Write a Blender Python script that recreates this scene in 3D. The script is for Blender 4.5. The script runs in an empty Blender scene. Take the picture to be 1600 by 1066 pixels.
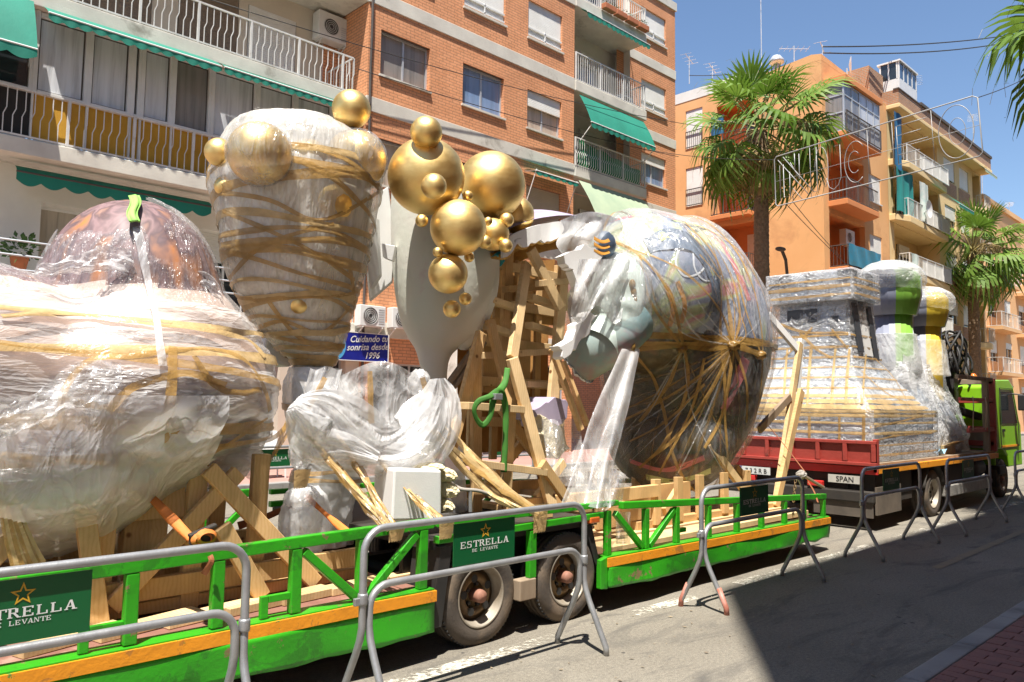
import bpy, bmesh, math, random
from mathutils import Vector, Matrix, noise
from mathutils.bvhtree import BVHTree
random.seed(7)
R = math.radians
SC = bpy.context.scene
COL = SC.collection

# ------------------------------------------------------------------ camera
CAM_H = 1.70
FPX, YAW, PITCH, ROLL = 1225.0, 0.769658, 0.0783144, 0.0138055
def cam_axes():
    cy, sy, cp, sp = math.cos(YAW), math.sin(YAW), math.cos(PITCH), math.sin(PITCH)
    fwd = Vector((sy*cp, cy*cp, sp)); right = Vector((cy, -sy, 0)); up = right.cross(fwd)
    cr, sr = math.cos(ROLL), math.sin(ROLL)
    return right*cr + up*sr, up*cr - right*sr, fwd
RX, UX, FX = cam_axes()
cam_d = bpy.data.cameras.new('camera'); cam = bpy.data.objects.new('camera', cam_d); COL.objects.link(cam)
cam_d.sensor_width = 36.0; cam_d.lens = FPX/1600*36.0; cam_d.clip_start = 0.05; cam_d.clip_end = 3000
cam.matrix_world = Matrix(((RX.x, UX.x, -FX.x, 0), (RX.y, UX.y, -FX.y, 0), (RX.z, UX.z, -FX.z, CAM_H), (0, 0, 0, 1)))
SC.camera = cam

# ------------------------------------------------------------------ light
SUN_D = Vector((0.30, 0.225, -1.0)).normalized()          # direction the light travels
w = bpy.data.worlds.new('World'); SC.world = w; w.use_nodes = True
nt = w.node_tree; bg = nt.nodes['Background']
sky = nt.nodes.new('ShaderNodeTexSky'); sky.sky_type = 'NISHITA'; sky.sun_disc = False
elev = math.asin(-SUN_D.z)
sky.sun_elevation = elev
sky.sun_rotation = math.atan2(-SUN_D.x, -SUN_D.y)
sky.air_density = 1.0; sky.dust_density = 0.15; sky.ozone_density = 3.2
bg.inputs[1].default_value = 0.086
nt.links.new(sky.outputs[0], bg.inputs[0])
sl = bpy.data.lights.new('sun', 'SUN'); sl.energy = 5.0; sl.angle = R(0.53); sl.color = (1.0, 0.955, 0.88)
so = bpy.data.objects.new('sun', sl); COL.objects.link(so)
so.rotation_euler = SUN_D.to_track_quat('-Z', 'Y').to_euler(); so.location = (-20, -14, 70)
SC.view_settings.view_transform = 'Standard'; SC.view_settings.look = 'None'
SC.view_settings.exposure = 1.03; SC.view_settings.gamma = 1.0
SC.cycles.max_bounces = 6; SC.cycles.diffuse_bounces = 3; SC.cycles.glossy_bounces = 3; SC.cycles.transparent_max_bounces = 12
SC.cycles.caustics_reflective = False; SC.cycles.caustics_refractive = False
SC.cycles.sample_clamp_indirect = 6.0

# ------------------------------------------------------------------ helpers
def ray(px, py):
    return RX*((px-800)/FPX) - UX*((py-533)/FPX) + FX
def aty(px, py, Y):
    d = ray(px, py); return d*(Y/d.y) + Vector((0, 0, CAM_H))
def atx(px, py, X):
    d = ray(px, py); return d*(X/d.x) + Vector((0, 0, CAM_H))
def atz(px, py, Z=0.0):
    d = ray(px, py); return d*((Z-CAM_H)/d.z) + Vector((0, 0, CAM_H))
def tag(o, label=None, cat=None, group=None, kind=None):
    if label: o['label'] = label
    if cat: o['category'] = cat
    if group: o['group'] = group
    if kind: o['kind'] = kind
    return o
def thing(name, loc, label, cat, group=None):
    o = bpy.data.objects.new(name, None); COL.objects.link(o); o.location = loc
    o.empty_display_size = 0.2
    return tag(o, label, cat, group)
def wloc(o):
    v = Vector(o.location)
    while o.parent:
        o = o.parent
    return v
def parent_to(o, p):
    """parent without moving: every root is an unrotated empty (or a mesh at the origin)"""
    o.parent = p
    q = p; off = Vector((0, 0, 0))
    while q is not None:
        if q.parent is None: off += Vector(q.location)
        q = q.parent
    o.matrix_parent_inverse = Matrix.Translation(-off) if p.parent is None else Matrix.Identity(4)
    return o
def obj(name, me, mat=None, parent=None):
    o = bpy.data.objects.new(name, me); COL.objects.link(o)
    if mat is not None and not me.materials: me.materials.append(mat)
    if parent is not None: parent_to(o, parent)
    return o
def copy_tree(root, delta, label=None):
    r = root.copy(); COL.objects.link(r); r.location = Vector(root.location) + Vector(delta)
    if label: r['label'] = label
    for ch in root.children:
        c = ch.copy(); COL.objects.link(c); c.parent = r
        for g in ch.children:
            d = g.copy(); COL.objects.link(d); d.parent = c
    return r

class MB:
    def __init__(s): s.v = []; s.f = []; s.m = []
    def add(s, vs, fs, mi=0):
        b = len(s.v); s.v += [tuple(p) for p in vs]; s.f += [tuple(i+b for i in f) for f in fs]; s.m += [mi]*len(fs)
        return s
    def hexa(s, P, mi=0):      # 8 corners: bottom ring 0-3, top ring 4-7
        return s.add(P, [(0, 3, 2, 1), (4, 5, 6, 7), (0, 1, 5, 4), (1, 2, 6, 5), (2, 3, 7, 6), (3, 0, 4, 7)], mi)
    def box(s, x0, x1, y0, y1, z0, z1, mi=0):
        return s.hexa([(x0, y0, z0), (x1, y0, z0), (x1, y1, z0), (x0, y1, z0), (x0, y0, z1), (x1, y0, z1), (x1, y1, z1), (x0, y1, z1)], mi)
    def beam(s, p, q, w, h=None, up=(0, 0, 1), mi=0):
        p = Vector(p); q = Vector(q); h = h or w
        d = (q-p).normalized(); up = Vector(up)
        if abs(d.dot(up)) > 0.96: up = Vector((0, 1, 0))
        a = d.cross(up).normalized()*(w/2); b = a.cross(d).normalized()*(h/2)
        return s.hexa([p-a-b, p+a-b, p+a+b, p-a+b, q-a-b, q+a-b, q+a+b, q-a+b], mi)
    def tube(s, pts, r, n=8, closed=False, cap=True, mi=0):
        pts = [Vector(p) for p in pts]; N = len(pts)
        rr = r if isinstance(r, (list, tuple)) else [r]*N
        t0 = (pts[1]-pts[0]).normalized()
        a = t0.cross(Vector((0, 0, 1)))
        if a.length < 0.05: a = t0.cross(Vector((0, 1, 0)))
        a.normalize(); vs = []; prev = t0
        for i, p in enumerate(pts):
            if closed: t = (pts[(i+1) % N]-pts[i-1]).normalized()
            else: t = (pts[min(i+1, N-1)]-pts[max(i-1, 0)]).normalized()
            q = prev.rotation_difference(t); a = q @ a; prev = t
            a = (a - t*a.dot(t)).normalized(); b = t.cross(a)
            for k in range(n):
                th = 2*math.pi*k/n; vs.append(p + (a*math.cos(th)+b*math.sin(th))*rr[i])
        fs = []
        for i in range(N if closed else N-1):
            j = (i+1) % N
            for k in range(n): fs.append((i*n+k, i*n+(k+1) % n, j*n+(k+1) % n, j*n+k))
        if cap and not closed:
            fs.append(tuple(range(n-1, -1, -1))); fs.append(tuple((N-1)*n+k for k in range(n)))
        return s.add(vs, fs, mi)
    def lathe(s, prof, c, axis='z', n=32, mi=0, cap=True):
        vs = []; M = len(prof); c = Vector(c)
        for i, (r, h) in enumerate(prof):
            for k in range(n):
                t = 2*math.pi*k/n; a, b = r*math.cos(t), r*math.sin(t)
                if axis == 'z': vs.append(c+Vector((a, b, h)))
                elif axis == 'y': vs.append(c+Vector((a, h, b)))
                else: vs.append(c+Vector((h, a, b)))
        fs = []
        for i in range(M-1):
            for k in range(n): fs.append((i*n+k, i*n+(k+1) % n, (i+1)*n+(k+1) % n, (i+1)*n+k))
        if cap:
            if prof[0][0] > 1e-5: fs.append(tuple(range(n-1, -1, -1)))
            if prof[-1][0] > 1e-5: fs.append(tuple((M-1)*n+k for k in range(n)))
        return s.add(vs, fs, mi)
    def sphere(s, c, rx, ry=None, rz=None, nu=32, nv=20, mi=0):
        ry = ry or rx; rz = rz or rx; c = Vector(c); vs = [c+Vector((0, 0, -rz))]
        for j in range(1, nv):
            t = -math.pi/2+math.pi*j/nv
            for k in range(nu):
                p = 2*math.pi*k/nu; vs.append(c+Vector((rx*math.cos(t)*math.cos(p), ry*math.cos(t)*math.sin(p), rz*math.sin(t))))
        vs.append(c+Vector((0, 0, rz))); fs = []; L = len(vs)-1
        for k in range(nu):
            fs.append((0, 1+(k+1) % nu, 1+k)); fs.append((L, L-nu+k, L-nu+(k+1) % nu))
        for j in range(nv-2):
            for k in range(nu):
                a = 1+j*nu; b = a+nu; fs.append((a+k, a+(k+1) % nu, b+(k+1) % nu, b+k))
        return s.add(vs, fs, mi)
    def grid(s, fn, nu, nv, closeu=False, mi=0):
        vs = []; fs = []
        for j in range(nv+1):
            for i in range(nu if closeu else nu+1): vs.append(fn(i/nu, j/nv))
        W = nu if closeu else nu+1
        for j in range(nv):
            for i in range(nu):
                i2 = (i+1) % W; fs.append((j*W+i, j*W+i2, (j+1)*W+i2, (j+1)*W+i))
        return s.add(vs, fs, mi)
    def prism(s, poly, ext, mi=0):
        """poly: list of 3-D points (planar), ext: extrusion vector"""
        n = len(poly); e = Vector(ext); P = [Vector(p) for p in poly]
        vs = P+[p+e for p in P]
        fs = [tuple(range(n-1, -1, -1)), tuple(range(n, 2*n))]+[(i, (i+1) % n, n+(i+1) % n, n+i) for i in range(n)]
        return s.add(vs, fs, mi)
    def mesh(s, name='m', smooth=False, mats=()):
        me = bpy.data.meshes.new(name); me.from_pydata(s.v, [], s.f)
        for m in mats: me.materials.append(m)
        if len(mats) > 1: me.polygons.foreach_set('material_index', s.m)
        if smooth: me.polygons.foreach_set('use_smooth', [True]*len(me.polygons))
        me.update(); return me
    def build(s, name, mat, parent=None, smooth=False, bevel=0.0, seg=2, fix=True):
        mats = mat if isinstance(mat, (list, tuple)) else [mat]
        me = s.mesh(name, smooth, mats)
        if fix:
            bm = bmesh.new(); bm.from_mesh(me); bmesh.ops.recalc_face_normals(bm, faces=bm.faces); bm.to_mesh(me); bm.free()
        o = obj(name, me, None, parent)
        if bevel:
            b = o.modifiers.new('bevel', 'BEVEL'); b.width = bevel; b.segments = seg; b.limit_method = 'ANGLE'; b.angle_limit = R(40)
            b.use_clamp_overlap = True
        return o

def lerp(a, b, t): return a+(b-a)*t
def sstep(t): t = max(0., min(1., t)); return t*t*(3-2*t)
def spline(P, n):
    P = [Vector(p) for p in P]; out = []
    for i in range(len(P)-1):
        p0 = P[max(i-1, 0)]; p1 = P[i]; p2 = P[i+1]; p3 = P[min(i+2, len(P)-1)]
        for k in range(n):
            t = k/n
            out.append(0.5*((2*p1)+(p2-p0)*t+(2*p0-5*p1+4*p2-p3)*t*t+(3*p1-p0-3*p2+p3)*t**3))
    out.append(P[-1]); return out
def ns(p, sc=1.0): return noise.noise(Vector(p)*sc)

# ------------------------------------------------------------------ materials
def nmat(name):
    m = bpy.data.materials.new(name); m.use_nodes = True
    return m, m.node_tree.nodes, m.node_tree.links, m.node_tree.nodes['Principled BSDF']
def hexc(h):
    h = h.lstrip('#'); c = [int(h[i:i+2], 16)/255 for i in (0, 2, 4)]
    return tuple(x/12.92 if x <= .04045 else ((x+.055)/1.055)**2.4 for x in c)+(1,)
def col(c): return hexc(c) if isinstance(c, str) else (c[0], c[1], c[2], 1)
def ramp(N, stops, interp='LINEAR'):
    r = N.new('ShaderNodeValToRGB'); e = r.color_ramp; e.interpolation = interp
    while len(e.elements) < len(stops): e.elements.new(0.5)
    for el, (p, c) in zip(e.elements, stops): el.position = p; el.color = col(c) if not isinstance(c, float) else (c, c, c, 1)
    return r
def coords(N, L, scale=(1, 1, 1), kind='Object', rot=(0, 0, 0)):
    tc = N.new('ShaderNodeTexCoord'); mp = N.new('ShaderNodeMapping')
    mp.inputs['Scale'].default_value = scale; mp.inputs['Rotation'].default_value = rot
    L.new(tc.outputs[kind], mp.inputs[0]); return mp.outputs[0]
def noise_n(N, L, vec, sc, det=4, rough=.55, dist=0.):
    n = N.new('ShaderNodeTexNoise'); n.inputs['Scale'].default_value = sc; n.inputs['Detail'].default_value = det
    n.inputs['Roughness'].default_value = rough; n.inputs['Distortion'].default_value = dist
    L.new(vec, n.inputs['Vector']); return n.outputs['Fac']
def mixc(N, L, fac, a, b, mode='MIX'):
    m = N.new('ShaderNodeMix'); m.data_type = 'RGBA'; m.blend_type = mode
    for s_, i in ((fac, 0), (a, 6), (b, 7)):
        if hasattr(s_, 'default_value') or hasattr(s_, 'is_linked'): L.new(s_, m.inputs[i])
        elif i == 0: m.inputs[0].default_value = s_
        else: m.inputs[i].default_value = col(s_)
    return m.outputs[2]
def mathn(N, L, op, a, b=0.):
    m = N.new('ShaderNodeMath'); m.operation = op
    for i, x in enumerate((a, b)):
        if hasattr(x, 'is_linked'): L.new(x, m.inputs[i])
        else: m.inputs[i].default_value = x
    return m.outputs[0]
def bump(N, L, h, B, strength=.3, dist=.02):
    b = N.new('ShaderNodeBump'); b.inputs['Strength'].default_value = strength; b.inputs['Distance'].default_value = dist
    L.new(h, b.inputs['Height']); L.new(b.outputs[0], B.inputs['Normal']); return b
def pm(name, c, rough=.6, metal=0., c2=None, scale=4., bumps=0., bsc=40., bdist=.01, dirt=None, dsc=1.5, dlo=.55, stretch=(1, 1, 1), spec=.5, coat=0.):
    """plain painted / mineral material: colour drift c..c2, optional dirt patches, fine bump"""
    m, N, L, B = nmat(name)
    v = coords(N, L, stretch)
    n1 = noise_n(N, L, v, scale, 5, .6)
    cc = col(c); c2 = col(c2) if c2 else tuple(min(1, x*.78) for x in cc[:3])+(1,)
    r = ramp(N, [(.35, cc), (.68, c2)]); L.new(n1, r.inputs[0]); out = r.outputs[0]
    if dirt:
        n2 = noise_n(N, L, v, dsc, 7, .65, .4); r2 = ramp(N, [(dlo, 0.), (dlo+.14, 1.)]); L.new(n2, r2.inputs[0])
        out = mixc(N, L, r2.outputs[0], out, dirt)
    L.new(out, B.inputs['Base Color'])
    B.inputs['Roughness'].default_value = rough; B.inputs['Metallic'].default_value = metal
    B.inputs['Specular IOR Level'].default_value = spec
    if coat: B.inputs['Coat Weight'].default_value = coat; B.inputs['Coat Roughness'].default_value = .15
    if bumps:
        n3 = noise_n(N, L, v, bsc, 4, .6); bump(N, L, n3, B, bumps, bdist)
    return m
def brick_mat(name, c1, c2, mortar, bw=.26, bh=.08, ms=.012, rough=.85):
    m, N, L, B = nmat(name)
    tc = N.new('ShaderNodeTexCoord'); sp = N.new('ShaderNodeSeparateXYZ'); L.new(tc.outputs['Object'], sp.inputs[0])
    u = mathn(N, L, 'ADD', sp.outputs[0], sp.outputs[1]); cb = N.new('ShaderNodeCombineXYZ')
    L.new(u, cb.inputs[0]); L.new(sp.outputs[2], cb.inputs[1])
    b = N.new('ShaderNodeTexBrick'); b.inputs['Scale'].default_value = 1; b.inputs['Brick Width'].default_value = bw
    b.inputs['Row Height'].default_value = bh; b.inputs['Mortar Size'].default_value = ms; b.inputs['Mortar Smooth'].default_value = .2
    b.inputs['Color1'].default_value = col(c1); b.inputs['Color2'].default_value = col(c2); b.inputs['Mortar'].default_value = col(mortar)
    L.new(cb.outputs[0], b.inputs['Vector'])
    n = noise_n(N, L, tc.outputs['Object'], .9, 6, .65, .3)
    r = ramp(N, [(.3, (.86, .84, .82)), (.7, (1.08, 1.06, 1.04))]); L.new(n, r.inputs[0])
    o = mixc(N, L, 1.0, b.outputs['Color'], r.outputs[0], 'MULTIPLY')
    n2 = noise_n(N, L, tc.outputs['Object'], 9, 3); r2 = ramp(N, [(.3, (.9, .9, .9)), (.7, (1.06, 1.05, 1.05))]); L.new(n2, r2.inputs[0])
    o = mixc(N, L, 1.0, o, r2.outputs[0], 'MULTIPLY')
    L.new(o, B.inputs['Base Color']); B.inputs['Roughness'].default_value = rough; B.inputs['Specular IOR Level'].default_value = .25
    inv = mathn(N, L, 'SUBTRACT', 1.0, b.outputs['Fac']); bump(N, L, inv, B, .4, .01)
    return m

def asphalt_mat():
    m, N, L, B = nmat('asphalt')
    v = coords(N, L)
    n1 = noise_n(N, L, v, .55, 8, .65, .5); r1 = ramp(N, [(.25, (.165, .146, .118)), (.55, (.208, .186, .152)), (.8, (.25, .225, .186))]); L.new(n1, r1.inputs[0])
    n2 = noise_n(N, L, v, 150, 3, .7); r2 = ramp(N, [(.3, (.55, .55, .55)), (.7, (1.45, 1.45, 1.42))]); L.new(n2, r2.inputs[0])
    o = mixc(N, L, 1., r1.outputs[0], r2.outputs[0], 'MULTIPLY')
    n6 = noise_n(N, L, v, 38, 5, .75); r6 = ramp(N, [(.32, (.74, .74, .74)), (.68, (1.26, 1.26, 1.25))]); L.new(n6, r6.inputs[0]); o = mixc(N, L, 1., o, r6.outputs[0], 'MULTIPLY')
    st = coords(N, L, (.35, 1.3, 1)); n3 = noise_n(N, L, st, 1.7, 7, .7, 1.2); r3 = ramp(N, [(.52, 0.), (.68, .85)]); L.new(n3, r3.inputs[0])
    o = mixc(N, L, r3.outputs[0], o, (.092, .085, .076))
    vo = N.new('ShaderNodeTexVoronoi'); vo.inputs['Scale'].default_value = 3.1; L.new(v, vo.inputs['Vector'])
    r4 = ramp(N, [(.045, 1.), (.06, 0.)]); L.new(vo.outputs['Distance'], r4.inputs[0])
    n5 = noise_n(N, L, v, 1.3, 2); r5 = ramp(N, [(.5, 0.), (.6, 1.)]); L.new(n5, r5.inputs[0])
    sp = mathn(N, L, 'MULTIPLY', r4.outputs[0], r5.outputs[0])
    o = mixc(N, L, sp, o, (.06, .055, .05))
    L.new(o, B.inputs['Base Color']); B.inputs['Roughness'].default_value = .88; B.inputs['Specular IOR Level'].default_value = .3
    h = noise_n(N, L, v, 110, 4, .7); bump(N, L, h, B, .55, .008)
    return m

def film_mat(name, milky=.10, sc=1.0, stretch=(1, 1, 1), tint=(.93, .93, .93), gloss=.05, rough=.17, bs=.8, rot=(0, 0, 0), amax=.75, wide=7.):
    """crumpled polythene: clear where taut, milky along the creases"""
    m, N, L, B = nmat(name); N.remove(B)
    out = [n for n in N if n.type == 'OUTPUT_MATERIAL'][0]
    v = coords(N, L, tuple(sc*s for s in stretch), 'Object', rot)
    def ridge(scale, det, dist, k):
        n_ = noise_n(N, L, v, scale, det, .55, dist); q = mathn(N, L, 'ABSOLUTE', mathn(N, L, 'SUBTRACT', n_, .5)); q = mathn(N, L, 'SUBTRACT', 1., mathn(N, L, 'MULTIPLY', q, k)); return mathn(N, L, 'MAXIMUM', q, 0.)
    r1 = ridge(2.6, 3, .9, wide); r2 = ridge(7.5, 3, .7, wide*1.3)
    n2 = noise_n(N, L, v, 1.1, 4, .5, .5)
    hgt = mathn(N, L, 'ADD', mathn(N, L, 'ADD', r1, mathn(N, L, 'MULTIPLY', r2, .45)), mathn(N, L, 'MULTIPLY', n2, 1.2))
    cr = mathn(N, L, 'MULTIPLY', mathn(N, L, 'MAXIMUM', r1, mathn(N, L, 'MULTIPLY', r2, .7)), amax)
    n3 = noise_n(N, L, v, .7, 3); a3 = ramp(N, [(.38, .25), (.62, 1.)]); L.new(n3, a3.inputs[0])
    cr = mathn(N, L, 'MULTIPLY', cr, a3.outputs[0])
    cl = ramp(N, [(.42, milky*.5), (.64, min(1., milky*1.6))]); L.new(n2, cl.inputs[0])
    af = mathn(N, L, 'MINIMUM', mathn(N, L, 'ADD', cr, cl.outputs[0]), .97)
    bp = N.new('ShaderNodeBump'); bp.inputs['Strength'].default_value = bs; bp.inputs['Distance'].default_value = .02
    L.new(hgt, bp.inputs['Height'])
    tr = N.new('ShaderNodeBsdfTransparent'); tr.inputs[0].default_value = (.98, .98, .98, 1)
    df = N.new('ShaderNodeBsdfDiffuse'); df.inputs[0].default_value = col(tint); L.new(bp.outputs[0], df.inputs['Normal'])
    tl = N.new('ShaderNodeBsdfTranslucent'); tl.inputs[0].default_value = col(tint)
    gl = N.new('ShaderNodeBsdfGlossy'); gl.inputs[0].default_value = (1, 1, 1, 1); gl.inputs['Roughness'].default_value = rough; L.new(bp.outputs[0], gl.inputs['Normal'])
    m1 = N.new('ShaderNodeMixShader'); m1.inputs[0].default_value = .4; L.new(df.outputs[0], m1.inputs[1]); L.new(tl.outputs[0], m1.inputs[2])
    m2 = N.new('ShaderNodeMixShader'); L.new(af, m2.inputs[0]); L.new(tr.outputs[0], m2.inputs[1]); L.new(m1.outputs[0], m2.inputs[2])
    lw = N.new('ShaderNodeLayerWeight'); lw.inputs['Blend'].default_value = .25; L.new(bp.outputs[0], lw.inputs['Normal'])
    g = mathn(N, L, 'ADD', mathn(N, L, 'MULTIPLY', lw.outputs['Fresnel'], .20), gloss)
    m3 = N.new('ShaderNodeMixShader'); L.new(g, m3.inputs[0]); L.new(m2.outputs[0], m3.inputs[1]); L.new(gl.outputs[0], m3.inputs[2])
    L.new(m3.outputs[0], out.inputs[0])
    return m

def patch_mat(name, stops, sc=1.2, rough=.5, dist=1.5, interp='LINEAR', stretch=(1, 1, 1), bumps=.0):
    m, N, L, B = nmat(name); v = coords(N, L, stretch)
    n = noise_n(N, L, v, sc, 3, .5, dist); r = ramp(N, stops, interp); L.new(n, r.inputs[0])
    L.new(r.outputs[0], B.inputs['Base Color']); B.inputs['Roughness'].default_value = rough
    if bumps: bump(N, L, noise_n(N, L, v, 30, 4), B, bumps, .01)
    return m

def wood_mat(name, c1, c2, dark):
    m, N, L, B = nmat(name); v = coords(N, L, (3, 3, 3))
    n = noise_n(N, L, v, 1.4, 3, .5, .6)
    wv = N.new('ShaderNodeTexWave'); wv.inputs['Scale'].default_value = 4.5; wv.inputs['Distortion'].default_value = 7; wv.inputs['Detail'].default_value = 3
    wv.inputs['Detail Scale'].default_value = .7; L.new(v, wv.inputs['Vector'])
    r = ramp(N, [(.1, c1), (.7, c2), (1., dark)]); L.new(wv.outputs['Fac'], r.inputs[0])
    r2 = ramp(N, [(.3, (.80, .78, .75)), (.7, (1.1, 1.08, 1.05))]); L.new(n, r2.inputs[0])
    o = mixc(N, L, 1., r.outputs[0], r2.outputs[0], 'MULTIPLY')
    oi = N.new('ShaderNodeObjectInfo'); r3 = ramp(N, [(0., (.80, .78, .74)), (1., (1.12, 1.1, 1.08))]); L.new(oi.outputs['Random'], r3.inputs[0])
    o = mixc(N, L, 1., o, r3.outputs[0], 'MULTIPLY')
    vo = N.new('ShaderNodeTexVoronoi'); vo.inputs['Scale'].default_value = 1.3; L.new(v, vo.inputs['Vector'])
    k = ramp(N, [(.05, 1.), (.09, 0.)]); L.new(vo.outputs['Distance'], k.inputs[0]); o = mixc(N, L, k.outputs[0], o, (.18, .08, .03))
    L.new(o, B.inputs['Base Color']); B.inputs['Roughness'].default_value = .72; B.inputs['Specular IOR Level'].default_value = .25
    bump(N, L, noise_n(N, L, v, 25, 3), B, .15, .004)
    return m

def tape_mat(name, c, alpha=.8, stretch=(1, 1, 1)):
    m, N, L, B = nmat(name); v = coords(N, L, stretch); n = noise_n(N, L, v, 7, 5, .6, .8)
    r = ramp(N, [(.3, tuple(x*.72 for x in c)), (.7, tuple(min(1, x*1.25) for x in c))]); L.new(n, r.inputs[0]); L.new(r.outputs[0], B.inputs['Base Color'])
    B.inputs['Roughness'].default_value = .28; B.inputs['Alpha'].default_value = alpha
    bump(N, L, noise_n(N, L, v, 22, 4, .6, 1.), B, .5, .012)
    return m

def gold_mat():
    m, N, L, B = nmat('gold_leaf_paint'); v = coords(N, L, (1, 1, 2.2)); n = noise_n(N, L, v, 5, 6, .7, .3)
    r = ramp(N, [(.3, (.84, .58, .21)), (.7, (.92, .69, .30))]); L.new(n, r.inputs[0]); L.new(r.outputs[0], B.inputs['Base Color'])
    B.inputs['Metallic'].default_value = 1.; rr = ramp(N, [(.3, .40), (.75, .54)]); L.new(n, rr.inputs[0]); L.new(rr.outputs[0], B.inputs['Roughness'])
    hb = mathn(N, L, 'ADD', noise_n(N, L, v, 60, 3), mathn(N, L, 'MULTIPLY', noise_n(N, L, v, 5, 3), 5.)); bump(N, L, hb, B, .10, .004)
    return m

def slat_mat(name, c, step=.055, axis=2, rough=.5):
    m, N, L, B = nmat(name); tc = N.new('ShaderNodeTexCoord'); sp = N.new('ShaderNodeSeparateXYZ'); L.new(tc.outputs['Object'], sp.inputs[0])
    f = mathn(N, L, 'FRACT', mathn(N, L, 'DIVIDE', sp.outputs[axis], step)); r = ramp(N, [(.0, .0), (.12, 1.), (.85, .9), (1., .0)]); L.new(f, r.inputs[0])
    n = noise_n(N, L, tc.outputs['Object'], 1.5, 4); r2 = ramp(N, [(.3, (.88, .88, .86)), (.7, (1.05, 1.05, 1.05))]); L.new(n, r2.inputs[0])
    L.new(mixc(N, L, 1., c, r2.outputs[0], 'MULTIPLY'), B.inputs['Base Color']); B.inputs['Roughness'].default_value = rough
    bump(N, L, r.outputs[0], B, .7, .012); return m

def paint_mat(name, c, chip, under, rough=.38, amount=.66, sc=3.0):
    """old glossy paint, chipped and dulled"""
    m, N, L, B = nmat(name); v = coords(N, L)
    n1 = noise_n(N, L, v, 1.1, 6, .6, .5); cc = col(c); r = ramp(N, [(.3, tuple(x*.86 for x in cc[:3])), (.7, tuple(min(1, x*1.12) for x in cc[:3]))]); L.new(n1, r.inputs[0])
    n2 = noise_n(N, L, v, sc, 9, .72, .6); r2 = ramp(N, [(amount, 0.), (amount+.03, 1.)]); L.new(n2, r2.inputs[0])
    o = mixc(N, L, r2.outputs[0], r.outputs[0], chip)
    n3 = noise_n(N, L, v, sc*2.3, 8, .7); r3 = ramp(N, [(amount+.075, 0.), (amount+.09, 1.)]); L.new(n3, r3.inputs[0]); o = mixc(N, L, r3.outputs[0], o, under)
    L.new(o, B.inputs['Base Color']); B.inputs['Roughness'].default_value = rough
    h = mathn(N, L, 'ADD', noise_n(N, L, v, 6, 4), mathn(N, L, 'MULTIPLY', noise_n(N, L, v, 45, 3), .25)); bump(N, L, h, B, .35, .02)
    return m

def glass_mat(name, c, rough=.05):
    m, N, L, B = nmat(name); B.inputs['Base Color'].default_value = col(c); B.inputs['Roughness'].default_value = rough; B.inputs['Specular IOR Level'].default_value = .8
    return m
def curtain_mat(name, c, per=.09):
    m, N, L, B = nmat(name); tc = N.new('ShaderNodeTexCoord'); v = coords(N, L, (1, 1, .05)); n = noise_n(N, L, v, 7., 4, .6, .4)
    r = ramp(N, [(.25, tuple(x*.55 for x in c)), (.5, c), (.75, tuple(min(1, x*1.2) for x in c))]); L.new(n, r.inputs[0]); L.new(r.outputs[0], B.inputs['Base Color'])
    B.inputs['Roughness'].default_value = .35; B.inputs['Specular IOR Level'].default_value = .6; B.inputs['Coat Weight'].default_value = .6; B.inputs['Coat Roughness'].default_value = .03
    bump(N, L, n, B, .4, .05); return m
def leaf_mat(name, c1, c2, trans=.35):
    m, N, L, B = nmat(name); oi = N.new('ShaderNodeObjectInfo'); r = ramp(N, [(0., c1), (1., c2)]); L.new(oi.outputs['Random'], r.inputs[0])
    n = noise_n(N, L, coords(N, L), 3, 3); r2 = ramp(N, [(.3, (.8, .8, .8)), (.7, (1.15, 1.15, 1.1))]); L.new(n, r2.inputs[0])
    o = mixc(N, L, 1., r.outputs[0], r2.outputs[0], 'MULTIPLY'); L.new(o, B.inputs['Base Color']); B.inputs['Roughness'].default_value = .58
    tl = N.new('ShaderNodeBsdfTranslucent'); L.new(o, tl.inputs[0]); mx = N.new('ShaderNodeMixShader'); mx.inputs[0].default_value = trans
    out = [n_ for n_ in N if n_.type == 'OUTPUT_MATERIAL'][0]
    L.new(B.outputs[0], mx.inputs[1]); L.new(tl.outputs[0], mx.inputs[2]); L.new(mx.outputs[0], out.inputs[0]); return m

M = {}
M['asphalt'] = asphalt_mat()
M['earth'] = pm('dry_ground', (.24, .21, .17), .95, c2=(.19, .17, .14), scale=.05)
M['kerb'] = pm('kerb_concrete', (.30, .29, .27), .9, c2=(.22, .21, .2), scale=2, bumps=.4, bsc=60, dirt=(.15, .14, .13), dsc=2)
M['paver'] = pm('red_paver', (.26, .11, .09), .85, c2=(.18, .085, .075), scale=1.7, bumps=.4, bsc=70, dirt=(.12, .08, .07), dsc=3)
M['joint'] = pm('paver_joint', (.07, .06, .055), .95)
M['pink_pave'] = brick_mat('pink_pavement', (.42, .24, .20), (.38, .21, .18), (.26, .18, .16), .4, .4, .012)
M['line'] = None
M['brick'] = brick_mat('orange_brick', (.80, .385, .20), (.75, .345, .17), (.46, .22, .12), .26, .085, .010)
M['brick_old'] = brick_mat('weathered_brick', (.50, .24, .12), (.42, .20, .10), (.40, .33, .26), .26, .09, .018)
M['concrete'] = pm('pale_concrete', (.70, .66, .57), .9, c2=(.56, .52, .45), scale=1.5, bumps=.3, bsc=30, dirt=(.30, .27, .22), dsc=1.2, dlo=.58)
M['cream'] = pm('cream_render', (.66, .57, .45), .9, c2=(.58, .50, .40), scale=.7, bumps=.15, bsc=40, dirt=(.48, .41, .33), dsc=.8, dlo=.6)
M['white_wall'] = pm('white_render', (.80, .77, .70), .9, c2=(.70, .67, .6), scale=.8, bumps=.15, bsc=40)
M['ochre'] = pm('ochre_panel', (.62, .33, .03), .55, c2=(.50, .25, .02), scale=1.2)
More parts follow.
